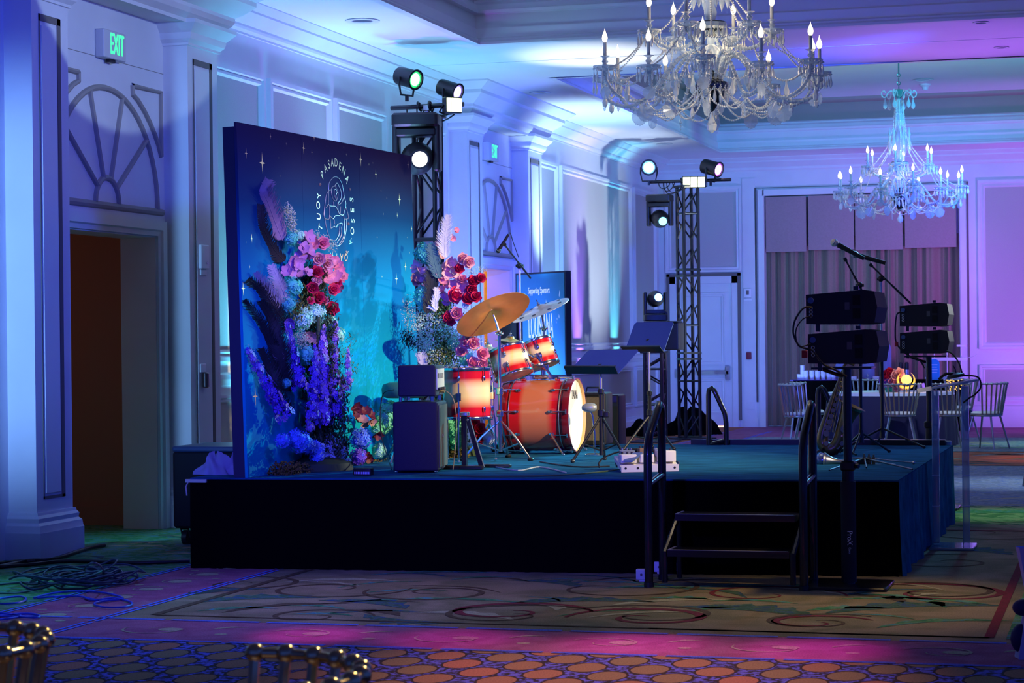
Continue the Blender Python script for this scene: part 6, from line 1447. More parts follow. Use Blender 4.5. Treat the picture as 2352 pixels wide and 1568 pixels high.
# ================================================================== CHAIRS
SILV = mat('chair_silver', (.42, .46, .44), rough=.25, metal=.85); CUSH = mat('white_cushion', (.80, .78, .80), rough=.7); GOLDM = mat('chair_gold', (.85, .62, .25), rough=.18, metal=1)
def chair(name, label, fin, loc, rz, group):
    """origin on the floor under the seat, sitter faces +y"""
    t = thing(name, label, 'chair', loc, rz, group)
    MB().lathe([(.001, .435), (.19, .435), (.215, .445), (.215, .46), (.19, .465), (.001, .465)], 28, caps=False).build('seat', fin, t, 60)
    MB().lathe([(.20, .466), (.205, .48), (.18, .50), (.001, .505)], 28, caps=False).build('cushion', CUSH, t, 60)
    N = 10; rail = []; low = []
    for i in range(N + 1):
        a = math.radians(-168 + 156 * i / N); rail.append(Vector((math.cos(a) * .285, math.sin(a) * .235 - .03, .87))); low.append(Vector((math.cos(a) * .20, math.sin(a) * .20, .455)))
    mb = MB(); mb.tube(smooth_pts(rail, 4), .011, 8)
    for p in rail: mb.sph(p, .021, 8, 6)
    mb.build('top_rail', fin, t, 60)
    for p, q in zip(low, rail):
        MB().tube([p, p.lerp(q, .5), q], .0115, 6).build('spindle', fin, t)
    for sx, sy in ((-1, -1), (1, -1), (-1, 1), (1, 1)):
        MB().tube([(sx * .13, sy * .13, .44), (sx * .22, sy * .22, 0)], [.015, .011], 8).build('leg', fin, t)
    return t
TC = at_y(2045, 905, 30.0); TC = Vector((TC.x, 30.0, 0))
def place(px, Y, rz, label, first=None):
    x = at_y(px, 960, Y).x
    if first is None: return chair('banquet_chair', label, SILV, (x, Y, 0), rz, 'silver spindle chairs at the round table')
    return dup(first, (x, Y, 0), rz, label)
ch = place(2067, 28.85, .05, 'silver spindle chair with white cushion seen squarely from behind at the round table')
for px, Y, rz, lab in ((1836, 28.7, -1.1, 'leftmost silver spindle back chair at the round table'), (1860, 29.65, -1.5, 'silver spindle chair behind the leftmost one at the round table'), (2178, 28.98, .30, 'silver spindle chair right of the nearest one, half behind the acrylic lectern'),
        (2266, 29.0, 1.15, 'rightmost silver spindle back chair beside the lectern, turned to the left'), (1985, 31.3, 3.3, 'silver spindle chair on the far side of the round table, left of the glowing moon'), (2200, 31.2, 2.6, 'silver spindle chair on the far side of the round table, right of the glowing moon')):
    place(px, Y, rz, lab, ch)
# round table
CLO = mat('navy_velvet', (.016, .011, .07), rough=.85, sheen=.1)
t = thing('round_table', 'round banquet table beneath the navy cloth', 'table', TC)
MB().cyl((0, 0, .70), (0, 0, .725), .84, .84, 40).build('tabletop', mat('table_wood', (.4, .3, .2)), t)
for a in range(4): a = a * PI / 2 + .7; MB().cyl((math.cos(a) * .5, math.sin(a) * .5, 0), (math.cos(a) * .5, math.sin(a) * .5, .70), .02).build('leg', STEEL, t)
mb = MB(); n = 160; vs = [(0, 0, .735)]
for k in range(n):
    a = 2 * PI * k / n; f = math.sin(a * 20) * .5 + math.sin(a * 33 + 1) * .3
    for r, z in ((.86, .735), (.875, .70), (.89 + .02 * f, .38), (.90 + .045 * f, .005)): vs.append((math.cos(a) * r, math.sin(a) * r, z))
fs = []
for k in range(n):
    j = (k + 1) % n; fs.append((0, 1 + k * 4, 1 + j * 4)); fs += [(1 + k * 4 + q, 2 + k * 4 + q, 2 + j * 4 + q, 1 + j * 4 + q) for q in range(3)]
mb.add(vs, fs); o = mb.build('tablecloth', CLO, None, 60); o.location = TC; tag(o, 'navy floor length cloth draped over the round table', 'tablecloth')
mb = MB(); n = 64; mb.add([(math.cos(2 * PI * k / n) * .80, math.sin(2 * PI * k / n) * .80, .7365) for k in range(n)] + [(math.cos(2 * PI * k / n) * .865, math.sin(2 * PI * k / n) * .865, .7365) for k in range(n)] + [(math.cos(2 * PI * k / n) * .882, math.sin(2 * PI * k / n) * .882, .70) for k in range(n)], [tuple(range(n))] + [(k, (k + 1) % n, n + (k + 1) % n, n + k) for k in range(n)] + [(n + k, n + (k + 1) % n, 2 * n + (k + 1) % n, 2 * n + k) for k in range(n)])
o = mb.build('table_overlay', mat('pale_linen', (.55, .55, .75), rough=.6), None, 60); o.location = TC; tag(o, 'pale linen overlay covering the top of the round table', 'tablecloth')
# centrepiece
c = at_y(2052, 890, 29.9)
cp = thing('centrepiece', 'low flower centrepiece on the round table beside the glowing golden moon', 'flower arrangement', (c.x, 29.9, .738))
MB().lathe([(.05, 0), (.06, .02), (.05, .10), (.065, .16)], 20, caps=False).build('vase', mat('vase_blue', (.1, .2, .35), rough=.2), cp)
random.seed(31); q = 30 / 4900
for x, y, r, m_ in ((2035, 862, 11, 'red'), (2043, 855, 9, 'red'), (2058, 862, 11, 'pale'), (2066, 856, 9, 'pale'), (2052, 878, 11, 'pink'), (2064, 880, 11, 'dusty'), (2070, 884, 9, 'pale'), (2040, 880, 10, 'lilac'), (2030, 876, 9, 'violet'), (2046, 893, 10, 'teal'), (2058, 892, 8, 'mauve')):
    p = at_y(x, y, 29.8) - cp.location; rose(cp, p, r * q * 1.35, m_, (TOC + rand_unit() * .4).normalized())
fine(cp, [(0, 0, .1), (0, 0, .2)], .14, LEAFM, 500, .015, 'dark_foliage', True)
GLOW = emis('moon_glow', (1, .62, .10), 2.2)
def moon(px, py, Y, r, label, k=1.0):
    c = at_y(px, py, Y); t = thing('moon_lamp', label, 'table lamp', (c.x, Y, .738)); z = c.z - .738
    mb = MB(); n = 30; vs = []
    for i in range(n + 1):
        a = math.radians(60 - 300 * i / n); wd = r * .34 * math.sin(PI * i / n)
        for dr, dy in ((-wd / 2, 0), (0, -.02), (wd / 2, 0), (0, .02)): vs.append((math.cos(a) * (r + dr) - r * .05, dy, z + math.sin(a) * (r + dr)))
    mb.add(vs, [(i * 4 + k_, i * 4 + (k_ + 1) % 4, (i + 1) * 4 + (k_ + 1) % 4, (i + 1) * 4 + k_) for i in range(n) for k_ in range(4)])
    mb.build('crescent', mat('moon_gold', (.85, .55, .12), rough=.3, metal=.6, emit=(1, .55, .08), estr=.8), t)
    MB().sph((0, 0, z), r * .62, 20, 12).build('glass_ball', GLOW, t); MB().cyl((0, 0, 0), (0, 0, z - r), .012).build('stem', BRASS, t)
    return t
moon(2082, 872, 29.75, .115, 'glowing golden ball in a crescent moon standing on the round table')
c = at_y(2190, 885, 30.3)
t = thing('gold_ornament', 'small golden sparkling ornament on the round table seen through the lectern', 'ornament', (c.x, 30.3, .738))
mb = MB(); random.seed(14)
for k in range(40): p = Vector((random.uniform(-.1, .12), random.uniform(-.05, .05), random.uniform(.0, .16))); mb.sph(p, random.uniform(.006, .014), 6, 4)
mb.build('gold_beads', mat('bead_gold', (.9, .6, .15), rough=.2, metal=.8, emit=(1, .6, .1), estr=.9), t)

# ================================================================== BUFFET AGAINST THE CURTAIN
BYF = 34.6; bx0, bx1 = at_y(1822, 900, BYF - .35).x, at_y(2222, 900, BYF - .35).x; BZ = at_y(2000, 873, BYF - .35).z
t = thing('buffet_table', 'long buffet table draped in black cloth in front of the curtain', 'table', ((bx0 + bx1) / 2, BYF, 0)); W_ = bx1 - bx0
mb = MB(); n = 120; vs = []
for k in range(n + 1):
    x = -W_ / 2 + W_ * k / n; f = .012 * math.sin(k * 1.1)
    vs += [(x, -.36 + f * .3, BZ), (x, -.38 - f * 1.5, .01)]
mb.add(vs, [(k * 2, k * 2 + 1, k * 2 + 3, k * 2 + 2) for k in range(n)]); mb.b2((-W_ / 2, -.36, BZ - .02), (W_ / 2, .36, BZ)); mb.b2((-W_ / 2, -.35, .01), (-W_ / 2 + .01, .36, BZ)); mb.b2((W_ / 2 - .01, -.35, .01), (W_ / 2, .36, BZ)); mb.build('black_cloth', BLKF, t, 60)
def on_b(px, Y=BYF): return Vector((at_y(px, 860, Y).x, Y, BZ))
mb = MB(); cx_ = on_b(1875); mb.b2((cx_.x - .38, BYF - .33, BZ), (cx_.x + .42, BYF - .05, BZ + .012)); tag(mb.build('cup_tray', mat('violet_tray', (.12, .05, .5), rough=.5), None, 0), 'flat violet tray under the stacked paper cups', 'tray')
CUP = mat('paper_cup', (.80, .80, .88), rough=.5)
def cup_stack(px, n, label, r=.042):
    c = on_b(px, BYF - .2); c.z += .012; t = thing('cup_stack', label, 'cups', c, group='stacks of white paper cups')
    for k in range(n): MB().lathe([(.001, k * .028), (r * .75, k * .028), (r, k * .028 + .085), (r * 1.06, k * .028 + .09), (r * .96, k * .028 + .088)], 18, caps=False).build('paper_cup', CUP, t, 60)
nth = ['first', 'second', 'third', 'fourth', 'fifth', 'sixth', 'seventh']
for i, px in enumerate((1836, 1851, 1865, 1878, 1891, 1904, 1914)): cup_stack(px, 3 if i else 1, 'low stack of white paper cups on the buffet, %s from the left in the row' % nth[i])
cup_stack(1843, 6, 'tall stack of small white paper cups rising behind the left end of the cup row', .036)
def dispenser(px, h, r, label, lid=True):
    c = on_b(px, BYF - .05); t = thing('drink_dispenser', label, 'drink dispenser', c)
    G = mat('dispenser_glass', (.30, .40, .75), rough=.08, alpha=.55, spec=.8)
    MB().lathe([(.001, .02), (r, .02), (r * 1.02, .06), (r * 1.02, h * .8), (r * .8, h * .9), (r * .5, h * .93)], 28, caps=False).build('glass_jar', G, t, 60)
    MB().lathe([(r * 1.1, 0), (r * 1.1, .03), (r, .035)], 28).build('base', STEEL, t)
    if lid: MB().lathe([(r * .55, h * .93), (r * .5, h * .97), (.015, h * .98), (.025, h * 1.02), (.001, h * 1.05)], 20).build('lid', STEEL, t)
    mb = MB(); mb.cyl((0, -r, .07), (0, -r - .05, .07), .012); mb.cyl((0, -r - .045, .10), (0, -r - .045, .05), .008); mb.build('tap', STEEL, t)
dispenser(2037, .62, .075, 'tall glass drink dispenser with domed lid on the buffet'); dispenser(1995, .30, .10, 'low glass drink dispenser left of the tall one on the buffet', False); dispenser(1930, .30, .08, 'glass drink dispenser behind the saxophone neck on the buffet', False)
for px, lab in ((1960, 'small white napkin block between the glass dispensers on the buffet'), (2012, 'small white napkin block beside the tall dispenser on the buffet')):
    c = on_b(px, BYF - .25); o = MB().rbox((0, 0, .03), (.10, .07, .06), .008).build('napkin_block', WHITE); o.location = c; tag(o, lab, 'napkins', 'napkin blocks')
for i, px in enumerate((2069, 2083)):
    c = on_b(px, BYF); t = thing('vacuum_flask', ('left' if i == 0 else 'right') + ' one of two slim dark topped flasks on the buffet', 'flask', c, group='flasks on the buffet')
    MB().lathe([(.035, 0), (.035, .14), (.03, .16)], 18).build('flask_body', STEEL, t); MB().lathe([(.03, .16), (.034, .165), (.034, .26), (.02, .28)], 18).build('flask_top', BLK, t)
c = on_b(2146, BYF - .28); t = thing('table_sign', 'bright blue arched sign card with pale script lines on the buffet', 'sign', c)
mb = MB(); w_, h_ = .17, .33; pts = [(-w_ / 2, 0, 0), (w_ / 2, 0, 0)] + [(w_ / 2 * math.cos(a), 0, h_ - .08 + .08 * math.sin(a)) for a in [PI * k / 10 for k in range(11)]]
mb.prism(pts, (0, .01, 0)); mb.build('sign_card', mat('sign_blue', (.01, .30, .75), rough=.4), t, 0)
mb = MB()
for k in range(4): mb.box((.0, -.002, .24 - k * .04), (.10 - .012 * (k % 2), .002, .008))
mb.build('script_line', mat('sign_line', (.55, .75, .95), rough=.5), t, 0)
c = on_b(2185, BYF); t = thing('display_riser', 'white tiered serving stand with thin posts at the right end of the buffet', 'serving stand', c)
for z, x0, x1, nm in ((.30, -.33, .25, 'shelf'), (.012, -.40, .25, 'shelf'), (.45, -.30, -.12, 'tray'), (.52, .10, .24, 'tray')): MB().b2((x0, -.14, z), (x1, .10, z + (.05 if z == .30 else .03))).build(nm, WHITE, t, 0)
for x in (-.26, -.06, .16): MB().cyl((x, -.05, 0), (x, -.05, .50), .008).build('post', WHITE, t)
mb = MB(); mb.tube([(.25, -.1, .34), (.36, -.12, .36), (.42, -.12, .40)], .006); mb.build('serving_fork', WHITE, t)

# ================================================================== WALL DEVICES
def on_left(px, py, X=PX): q = at_x(px, py, X); return q
q = on_left(463, 590); t = thing('thermostat', 'white oblong control unit on the near pilaster above the card reader', 'wall device', (PX, q.y, q.z))
MB().rbox((.018, 0, 0), (.036, .16, .20), .01).build('unit_body', WHITE, t); MB().rbox((.012, 0, -.13), (.02, .12, .05), .008).build('unit_foot', WHITE, t); MB().cyl((.036, .03, -.05), (.042, .03, -.05), .01).build('button', STEEL, t)
q = on_left(463, 870); t = thing('card_reader', 'dark handset hanging below a small white plate on the near pilaster', 'wall device', (PX, q.y, q.z))
MB().rbox((.01, 0, .09), (.02, .11, .07), .006).build('plate', WHITE, t); MB().rbox((.035, .01, -.01), (.045, .07, .13), .02).build('handset', mat('handset_brown', (.05, .03, .03), rough=.3), t)
q = at_y(1718, 673, BY); t = thing('wall_keypad', 'small white keypad plate between the far door and the curtain', 'wall device', (q.x, BY, q.z)); MB().rbox((0, -.035, 0), (.12, .03, .15), .01).build('plate', WHITE, t); MB().box((0, -.052, .01), (.05, .004, .07)).build('keys', DARKG, t, 0); MB().rbox((0, -.03, -.11), (.14, .02, .04), .008).build('lower_plate', WHITE, t)
q = at_y(1721, 817, BY); t = thing('fire_alarm_box', 'small dark red box on the strip between the far door and the curtain', 'wall device', (q.x, BY, q.z)); MB().rbox((0, -.04, 0), (.085, .04, .12), .008).build('box_body', mat('alarm_red', (.22, .01, .03), rough=.5), t)
for px, py, lab in ((1478, 1325, 'white outlet box on the carpet left of the steps foot'), (1519, 1307, 'white outlet box on the skirt just behind the left steps foot')):
    p = at_z(px, py + 10, 0); t = thing('outlet_box', lab, 'outlet box', (p.x, p.y, 0)); MB().rbox((0, 0, .045), (.088, .05, .066), .008).build('box_body', WHITE, t)
    MB().cyl((-.008, -.0255, .045), (-.008, -.027, .045), .008).build('socket', DARKG, t); MB().rbox((0, 0, .009), (.05, .04, .018), .006).build('foot', WHITE, t)

# ================================================================== CABLES ON THE FLOOR
def heap(name, label, c, n, rx, ry, r, m_, seed, zmax=.12, turns=1):
    random.seed(seed); mb = MB()
    for k in range(n):
        a0 = random.uniform(0, 6.28); ex, ey = random.uniform(.4, 1) * rx, random.uniform(.35, 1) * ry; ox, oy = random.uniform(-.35, .35) * rx, random.uniform(-.35, .35) * ry; z0 = random.uniform(.01, zmax * (1 - abs(ox) / rx)); w = random.uniform(0, 3)
        pts = [(c.x + ox + math.cos(a0 + i * .35) * ex, c.y + oy + math.sin(a0 + i * .35 + .3 * math.sin(w)) * ey, max(r + .001, z0 + .02 * math.sin(i * 1.1 + w))) for i in range(19)]
        mb.tube(smooth_pts(pts, 3), r, 6)
    return tag(mb.build(name, m_, None, 60), label, 'cable coil')
DKC = mat('cable_dark_blue', (.03, .07, .13), rough=.45); BLC = mat('cable_blue', (.03, .09, .75), rough=.4)
c = at_z(175, 1345, 0); o = heap('cable_coil', 'large tangled heap of dark cable on the carpet at the lower left', c, 15, .30, .42, .0065, DKC, 3)
mb = MB(); mb.tube(smooth_pts([at_z(190, 1330, .03), at_z(195, 1305, .12), at_z(212, 1292, .22), at_z(232, 1300, .18), at_z(243, 1325, .03)]), .006, 6); mb.tube(smooth_pts([at_z(88, 1338, .02), at_z(100, 1318, .09), at_z(118, 1322, .05)]), .006, 6); mb.tube(smooth_pts([at_z(0, 1342, .01), at_z(60, 1337, .01), at_z(110, 1342, .02)]), .006, 6); mb.tube(smooth_pts([at_z(0, 1362, .01), at_z(50, 1360, .01), at_z(100, 1350, .02)]), .006, 6); mb.tube(smooth_pts([at_z(240, 1325, .02), at_z(255, 1333, .01), at_z(300, 1333, .008)]), .006, 6)
tag(mb.build('cable_loop', DKC), 'loose dark cable loop standing up out of the tangled heap', 'cable')
def lay(label, L, r, m_, n=8, z=None, name='cable'):
    mb = MB()
    for pts in L: mb.tube(smooth_pts([at_z(x, y, z or r + .004) for x, y in pts], n), r, 6)
    return tag(mb.build(name, m_, None, 60), label, 'cable')
lay('bright blue cable laid in flat loops in front of the dark cable heap', [[(78, 1373), (120, 1362), (180, 1357), (240, 1361), (282, 1373), (250, 1378), (215, 1376), (180, 1369), (120, 1370), (85, 1373)], [(190, 1370), (215, 1378), (260, 1373), (295, 1380), (303, 1388), (280, 1394), (240, 1394), (217, 1388), (225, 1382), (265, 1376)]], .0065, BLC)
lay('small bright blue cable loop at the left edge beside the dark heap', [[(-20, 1378), (20, 1371), (50, 1370), (60, 1376), (45, 1383), (10, 1386), (-20, 1384)]], .0065, BLC)
lay('bright blue cable coil at the lower left corner of the carpet', [[(-20, 1408), (20, 1409), (48, 1414), (20, 1420), (-20, 1424)], [(-20, 1416), (30, 1410), (70, 1409), (92, 1414), (80, 1418), (40, 1416), (-20, 1414)]], .0065, BLC)
lay('thick black cable running along the foot of the near pillar', [[(-20, 1305), (60, 1288), (120, 1284), (190, 1262), (240, 1252)], [(-20, 1302), (70, 1296), (160, 1288), (300, 1292), (436, 1288)], [(-20, 1296), (30, 1290), (80, 1287)]], .014, BLK)

# ================================================================== FOREGROUND CHAIRS AND RIGHT EDGE
fx = at_y(700, 1500, 4.75)
def fchair(px, py, Y, rz, label, first=None):
    c = at_y(px, py, Y); z = c.z
    if first is None: o = chair('banquet_chair', label, GOLDM, (c.x, Y, 0), rz, 'gold spindle chairs in the foreground'); 
    else: o = dup(first, (c.x, Y, 0), rz, label)
    o.scale = (1.0, 1.05, 1)
    return o
g = fchair(505, 1530, 3.86, 2.02, 'gold spindle back chair whose top rail rises at the bottom edge of the picture')
fchair(-195, 1455, 4.12, 2.02, 'gold spindle back chair cut off at the lower left corner', g)
q = at_z(2352, 1500, 0)
t = thing('draped_table', 'edge of a white draped cloth tied with dark navy fabric at the right edge', 'tablecloth', (at_y(2385, 1400, 10.3).x, 10.3, 0))
mb = MB(); vs = []; n = 24
for i in range(n + 1):
    f = i / n; z = .52 * (1 - f) + .0 * f; 
    for k in range(9): a = PI * .5 + PI * k / 8; r = (.055 + .05 * abs(f - .45) * 2) * (1 + .15 * math.sin(k * 2.4)); vs.append((math.cos(a) * r, math.sin(a) * r * .8, z))
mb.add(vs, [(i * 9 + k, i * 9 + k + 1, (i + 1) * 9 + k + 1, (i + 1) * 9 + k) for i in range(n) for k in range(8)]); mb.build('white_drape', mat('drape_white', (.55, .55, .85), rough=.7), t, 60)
mb = MB(); mb.sph((-.07, 0, .235), .05, 12, 8, (1, .8, .8)); mb.sph((-.075, 0, .09), .055, 12, 8, (1, .8, 1.3)); mb.build('navy_knot', mat('knot_navy', (.01, .01, .10), rough=.6), t, 60)
q = at_z(2350, 1130, 0)
t = thing('banquet_chair', 'green lit spindle chair leg cut off at the right edge of the picture', 'chair', (at_y(2372, 1100, 22).x, 22, 0))
MB().tube([(-.02, 0, .46), (-.09, 0, 0)], .014, 8).build('leg', SILV, t); MB().tube([(.25, 0, .46), (.32, 0, 0)], .014, 8).build('leg', SILV, t); MB().tube([(.25, .3, .46), (.32, .35, 0)], .014, 8).build('leg', SILV, t); MB().tube([(-.02, .3, .46), (-.06, .35, 0)], .014, 8).build('leg', SILV, t); MB().rbox((.12, .15, .47), (.36, .36, .03), .05).build('seat', SILV, t)

# ================================================================== CHANDELIERS
CRY = mat('crystal', (.56, .70, .88), rough=.07, spec=1.0, alpha=.66, coat=1); CRY3 = mat('crystal_plate', (.6, .75, .95), rough=.1, spec=1.0, alpha=.42, coat=1)
CRY2 = mat('crystal_bright', (.85, .93, 1), rough=.15, spec=1.0, alpha=.85, coat=1)
SMOK = mat('dark_silver_bowl', (.10, .12, .16), rough=.12, metal=.9)
CANDLE = mat('candle_sleeve', (.62, .68, .72), rough=.5); FLAME = emis('flame_bulb', (1, .84, .58), 3.2, False)
def gem(mb, c, r, k=1.0):
    c = Vector(c); mb.add([c + Vector(p) * r for p in ((1, 0, 0), (0, 1, 0), (-1, 0, 0), (0, -1, 0), (0, 0, k), (0, 0, -k))], [(0, 1, 4), (1, 2, 4), (2, 3, 4), (3, 0, 4), (1, 0, 5), (2, 1, 5), (3, 2, 5), (0, 3, 5)])
def drop(mb, c, r, L):
    """hanging pear drop from point c"""
    c = Vector(c); rings = ((.12, 0), (.35, .25), (1, .62), (.8, .85), (.05, 1)); vs = []
    for q, z in rings:
        for k in range(6): a = k * PI / 3; vs.append(c + Vector((math.cos(a) * r * q, math.sin(a) * r * q, -z * L)))
    mb.add(vs, [(j * 6 + k, j * 6 + (k + 1) % 6, (j + 1) * 6 + (k + 1) % 6, (j + 1) * 6 + k) for j in range(4) for k in range(6)])
def beads(mb, pts, r, gap=1.9):
    P = [Vector(p) for p in pts]; d = 0; nxt = 0
    for a, b in zip(P, P[1:]):
        L = (b - a).length
        while nxt <= d + L: gem(mb, a + (b - a) * ((nxt - d) / max(L, 1e-6)), r, 1.0); nxt += r * gap
        d += L
def sag(a, b, dip, n=12):
    a, b = Vector(a), Vector(b); return [a.lerp(b, i / n) - Vector((0, 0, dip * 4 * (i / n) * (1 - i / n))) for i in range(n + 1)]
def rosette(mb, c, r, ang):
    """flat scalloped crystal plate hanging below c, facing outward"""
    c = Vector(c) - Vector((0, 0, r * 1.25)); u = Vector((-math.sin(ang), math.cos(ang), 0)); v = Vector((math.cos(ang), math.sin(ang), 0)); n = 20; vs = [c + v * r * .16, c - v * r * .16]
    for k in range(n): a = 2 * PI * k / n; rr = r * (1 + .07 * (1 if k % 2 else -1)) * (1.1 if math.sin(a) > 0 else 1); vs.append(c + u * math.cos(a) * rr + Vector((0, 0, math.sin(a) * rr)))
    mb.add(vs, [(0, 2 + k, 2 + (k + 1) % n) for k in range(n)] + [(1, 2 + (k + 1) % n, 2 + k) for k in range(n)])
    for k in range(0, n, 2): gem(mb, vs[2 + k], r * .10)
def chandelier(label, loc, rz0):
    """origin at the middle of the bowl level; z up"""
    t = thing('chandelier', label, 'chandelier', loc, 0, 'crystal chandeliers')
    MB().lathe([(.001, -.16), (.02, -.15), (.05, -.10), (.10, -.03), (.125, .03), (.12, .06), (.08, .075), (.05, .10), (.04, .16)], 24, caps=False).build('lower_bowl', SMOK, t, 40)
    MB().lathe([(.04, .16), (.065, .20), (.09, .26), (.065, .31), (.03, .34), (.025, .40), (.06, .43), (.115, .47), (.12, .50), (.05, .52)], 24, caps=False).build('baluster', CRY, t, 40)
    MB().lathe([(.001, .40), (.03, .40), (.10, .46), (.115, .50), (.11, .51), (.001, .51)], 20, caps=False).build('upper_bowl', SMOK, t, 40)
    mb = MB(); mb.lathe([(.03, .50), (.05, .58), (.03, .64), (.06, .72), (.075, .80), (.04, .90), (.025, .96), (.05, 1.02), (.065, 1.10), (.04, 1.20), (.03, 1.32), (.05, 1.36)], 16, caps=False); mb.build('stem_column', CRY, t, 40)
    mb = MB(); mb.lathe([(.02, 1.36), (.07, 1.42), (.085, 1.47), (.05, 1.49), (.001, 1.50)], 20, caps=False); mb.build('crown_cup', mat('crown_teal', (.10, .35, .40), rough=.15, metal=.5), t)
    for k in range(6):
        a = k * PI / 3 + .3; c, s_ = math.cos(a), math.sin(a); mb = MB()
        pts = [(.05, 1.40), (.10, 1.47), (.15, 1.44), (.19, 1.38), (.23, 1.40), (.235, 1.45), (.20, 1.47), (.185, 1.44)]
        mb.tube(smooth_pts([(c * r, s_ * r, z) for r, z in pts], 4), .009, 6); drop(mb, (c * .19, s_ * .19, 1.37), .03, .15); mb.build('crown_scroll', CRY, t)
    mb = MB()
    for k in range(14): a = 2 * PI * k / 14; beads(mb, [(math.cos(a) * .05, math.sin(a) * .05, 1.33), (math.cos(a) * .055, math.sin(a) * .055, 1.15)], .009)
    for k in range(18): a = 2 * PI * k / 18; drop(mb, (math.cos(a) * .055, math.sin(a) * .055, 1.14), .008, .16)
    mb.build('prism_fringe', CRY2, t, 0)
    for k in range(8):
        a = k * PI / 4 + .2; c, s_ = math.cos(a), math.sin(a); mb = MB(); beads(mb, [(c * .05, s_ * .05, 1.32), (c * .08, s_ * .08, .98), (c * .17, s_ * .17, .70), (c * .32, s_ * .32, .50), (c * .44, s_ * .44, .40)], .0095); mb.build('bead_strand', CRY2, t, 0)
    mb = MB()
    for k in range(6): a = k * PI / 3; c, s_ = math.cos(a), math.sin(a); mb.lathe([(.001, .60), (.022, .66), (.028, .74), (.012, .84), (.022, .88), (.001, .98)], 8, (c * .13, s_ * .13, 0), caps=False)
    mb.build('glass_spire', CRY, t, 20)
    zt = CT - loc[2]
    mb = MB(); z = 1.48; q = 0
    while z < zt - .16:
        mb.torus((0, 0, z + .035), .022, .006, rotm('X', 90) if q % 2 else rotm('Y', 90), 12, 5); z += .055; q += 1
        if z > 1.66: break
    mb.cyl((0, 0, z), (0, 0, zt - .05), .010); mb.build('chain', mat('chain_teal', (.10, .25, .28), rough=.3, metal=.8), t)
    MB().lathe([(.02, zt - .10), (.05, zt - .06), (.11, zt - .03), (.13, zt - .002), (.001, zt - .002)], 24, caps=False).build('ceiling_canopy', STEEL, t, 40)
    def arm(name, a, r1, z0, zc, zs, s0):
        c, s_ = math.cos(a), math.sin(a); at = lambda r, z: Vector((c * r, s_ * r, z))
        if s0: prof = [(.06, z0), (.13, z0 + .17), (.22, z0 + .20), (.34, z0 + .08), (.48, z0 - .10), (.62, z0 - .16), (.76, z0 - .12), (r1 - .01, z0 - .02), (r1, zc - .05)]
        else: prof = [(.05, z0), (.10, z0 - .06), (.20, z0 - .14), (.32, z0 - .14), (r1 - .02, z0 - .06), (r1, zc - .04)]
        mb = MB(); P = smooth_pts([at(r, z) for r, z in prof], 5); mb.tube(P, .0125, 8)
        for i in range(0, len(P) - 1, 1): mb.torus(P[i], .0155, .003, frame_z(P[i + 1] - P[i]), 8, 4)
        A_ = mb.build('arm', CRY, t, 50)
        cup = at(r1, zc); mb = MB()
        mb.lathe([(.012, -.06), (.03, -.05), (.02, -.025), (.05, -.02), (.085, .0), (.09, .012), (.05, .004), (.02, .01), (.014, .03), (.026, .045), (.014, .06), (.018, .075), (.040, .085), (.018, .083)], 16, cup, caps=False); mb.build('drip_dish', CRY, A_, 40)
        mb = MB()
        for k in range(12): b = 2 * PI * k / 12; q = cup + Vector((math.cos(b) * .085, math.sin(b) * .085, 0)); gem(mb, q + Vector((0, 0, -.008)), .010); drop(mb, q + Vector((0, 0, -.018)), .010, .085)
        mb.build('prism_fringe', CRY2, A_, 0)
        MB().cyl(cup + Vector((0, 0, .085)), cup + Vector((0, 0, .185)), .0135, None, 10).build('candle_sleeve', CANDLE, A_)
        MB().lathe([(.009, .186), (.017, .198), (.021, .215), (.018, .235), (.009, .256), (.003, .272), (.001, .285)], 12, cup, caps=False).build('flame_bulb', FLAME, A_)
        return cup, P
    low = []; up = []
    for k in range(12): low.append(arm('arm', 2 * PI * k / 12 + rz0, .86 if k % 2 else .80, .06, .14 if k % 2 else .10, 0, True))
    for k in range(6): up.append(arm('arm', 2 * PI * k / 6 + rz0 + .2, .46, .46, .44, 0, False))
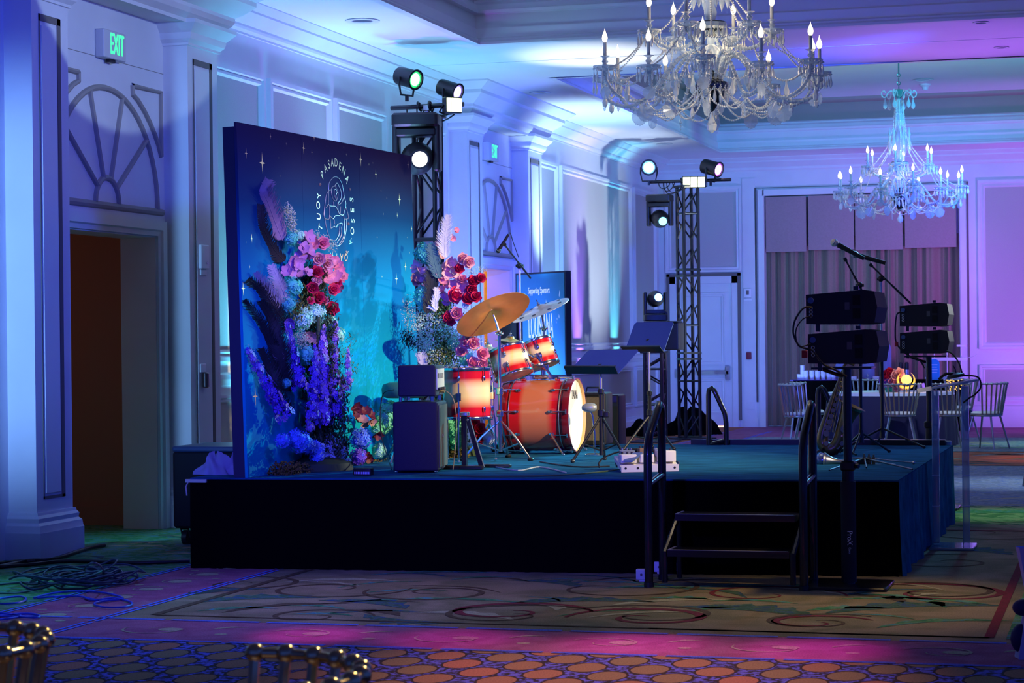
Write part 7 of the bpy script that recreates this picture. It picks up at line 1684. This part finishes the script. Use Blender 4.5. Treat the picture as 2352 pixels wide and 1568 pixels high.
    for k in range(12):
        a, b = low[k][0], low[(k + 1) % 12][0]
        mb = MB(); beads(mb, sag(a, b, .13), .0105); m_ = sag(a, b, .13)[6]; drop(mb, m_, .022, .12); mb.build('bead_strand', CRY2, t, 0)
        c = low[k][1][22]; mb = MB(); an = 2 * PI * k / 12 + rz0; rosette(mb, Vector(c) + Vector((0, 0, -.03)), .062, an + 1.2); beads(mb, [c, c + Vector((0, 0, -.05))], .008); mb.build('crystal_rosette', CRY3, t, 0)
        mb = MB(); rosette(mb, Vector(a) + Vector((0, 0, -.13)), .045, an + .4); mb.build('crystal_rosette', CRY3, t, 0)
        mb = MB(); c2 = low[k][1][14]; drop(mb, c2, .026, .17); mb.build('pear_drop', CRY, t, 0)
        mb = MB(); beads(mb, sag(low[k][1][22], low[(k + 1) % 12][1][22], .10, 10), .009); mb.build('bead_strand', CRY2, t, 0)
        mb = MB(); beads(mb, sag((math.cos(an) * .11, math.sin(an) * .11, .0), low[k][1][24], .12, 10), .009); mb.build('bead_strand', CRY2, t, 0)
    for k in range(6):
        mb = MB(); beads(mb, sag(up[k][0], up[(k + 1) % 6][0], .10), .010); beads(mb, sag(up[k][0], low[2 * k][0], .05), .009); beads(mb, sag(up[k][0], low[2 * k + 1][0], .06), .009); mb.build('bead_strand', CRY2, t, 0)
    mb = MB()
    for k in range(16): a = 2 * PI * k / 16; drop(mb, (math.cos(a) * .12, math.sin(a) * .12, .02), .014, .13); beads(mb, sag((math.cos(a) * .12, math.sin(a) * .12, .03), (math.cos(a + .39) * .12, math.sin(a + .39) * .12, .03), .04, 5), .008)
    mb.build('bowl_fringe', CRY2, t, 0); mb = MB()
    for k in range(14): a = 2 * PI * k / 14; drop(mb, (math.cos(a) * .12, math.sin(a) * .12, .49), .012, .12)
    mb.build('upper_bowl_fringe', CRY2, t, 0); mb = MB(); drop(mb, (0, 0, -.16), .04, .16); mb.build('finial_drop', CRY2, t, 0)
    return t
chandelier('large crystal chandelier with lit candle bulbs, nearer one, cut by the top edge', (-2.93, 15.7, 3.36), .12)
chandelier('smaller looking, farther crystal chandelier hanging whole inside the second coffer', (-2.88, 29.2, 3.36), .30)
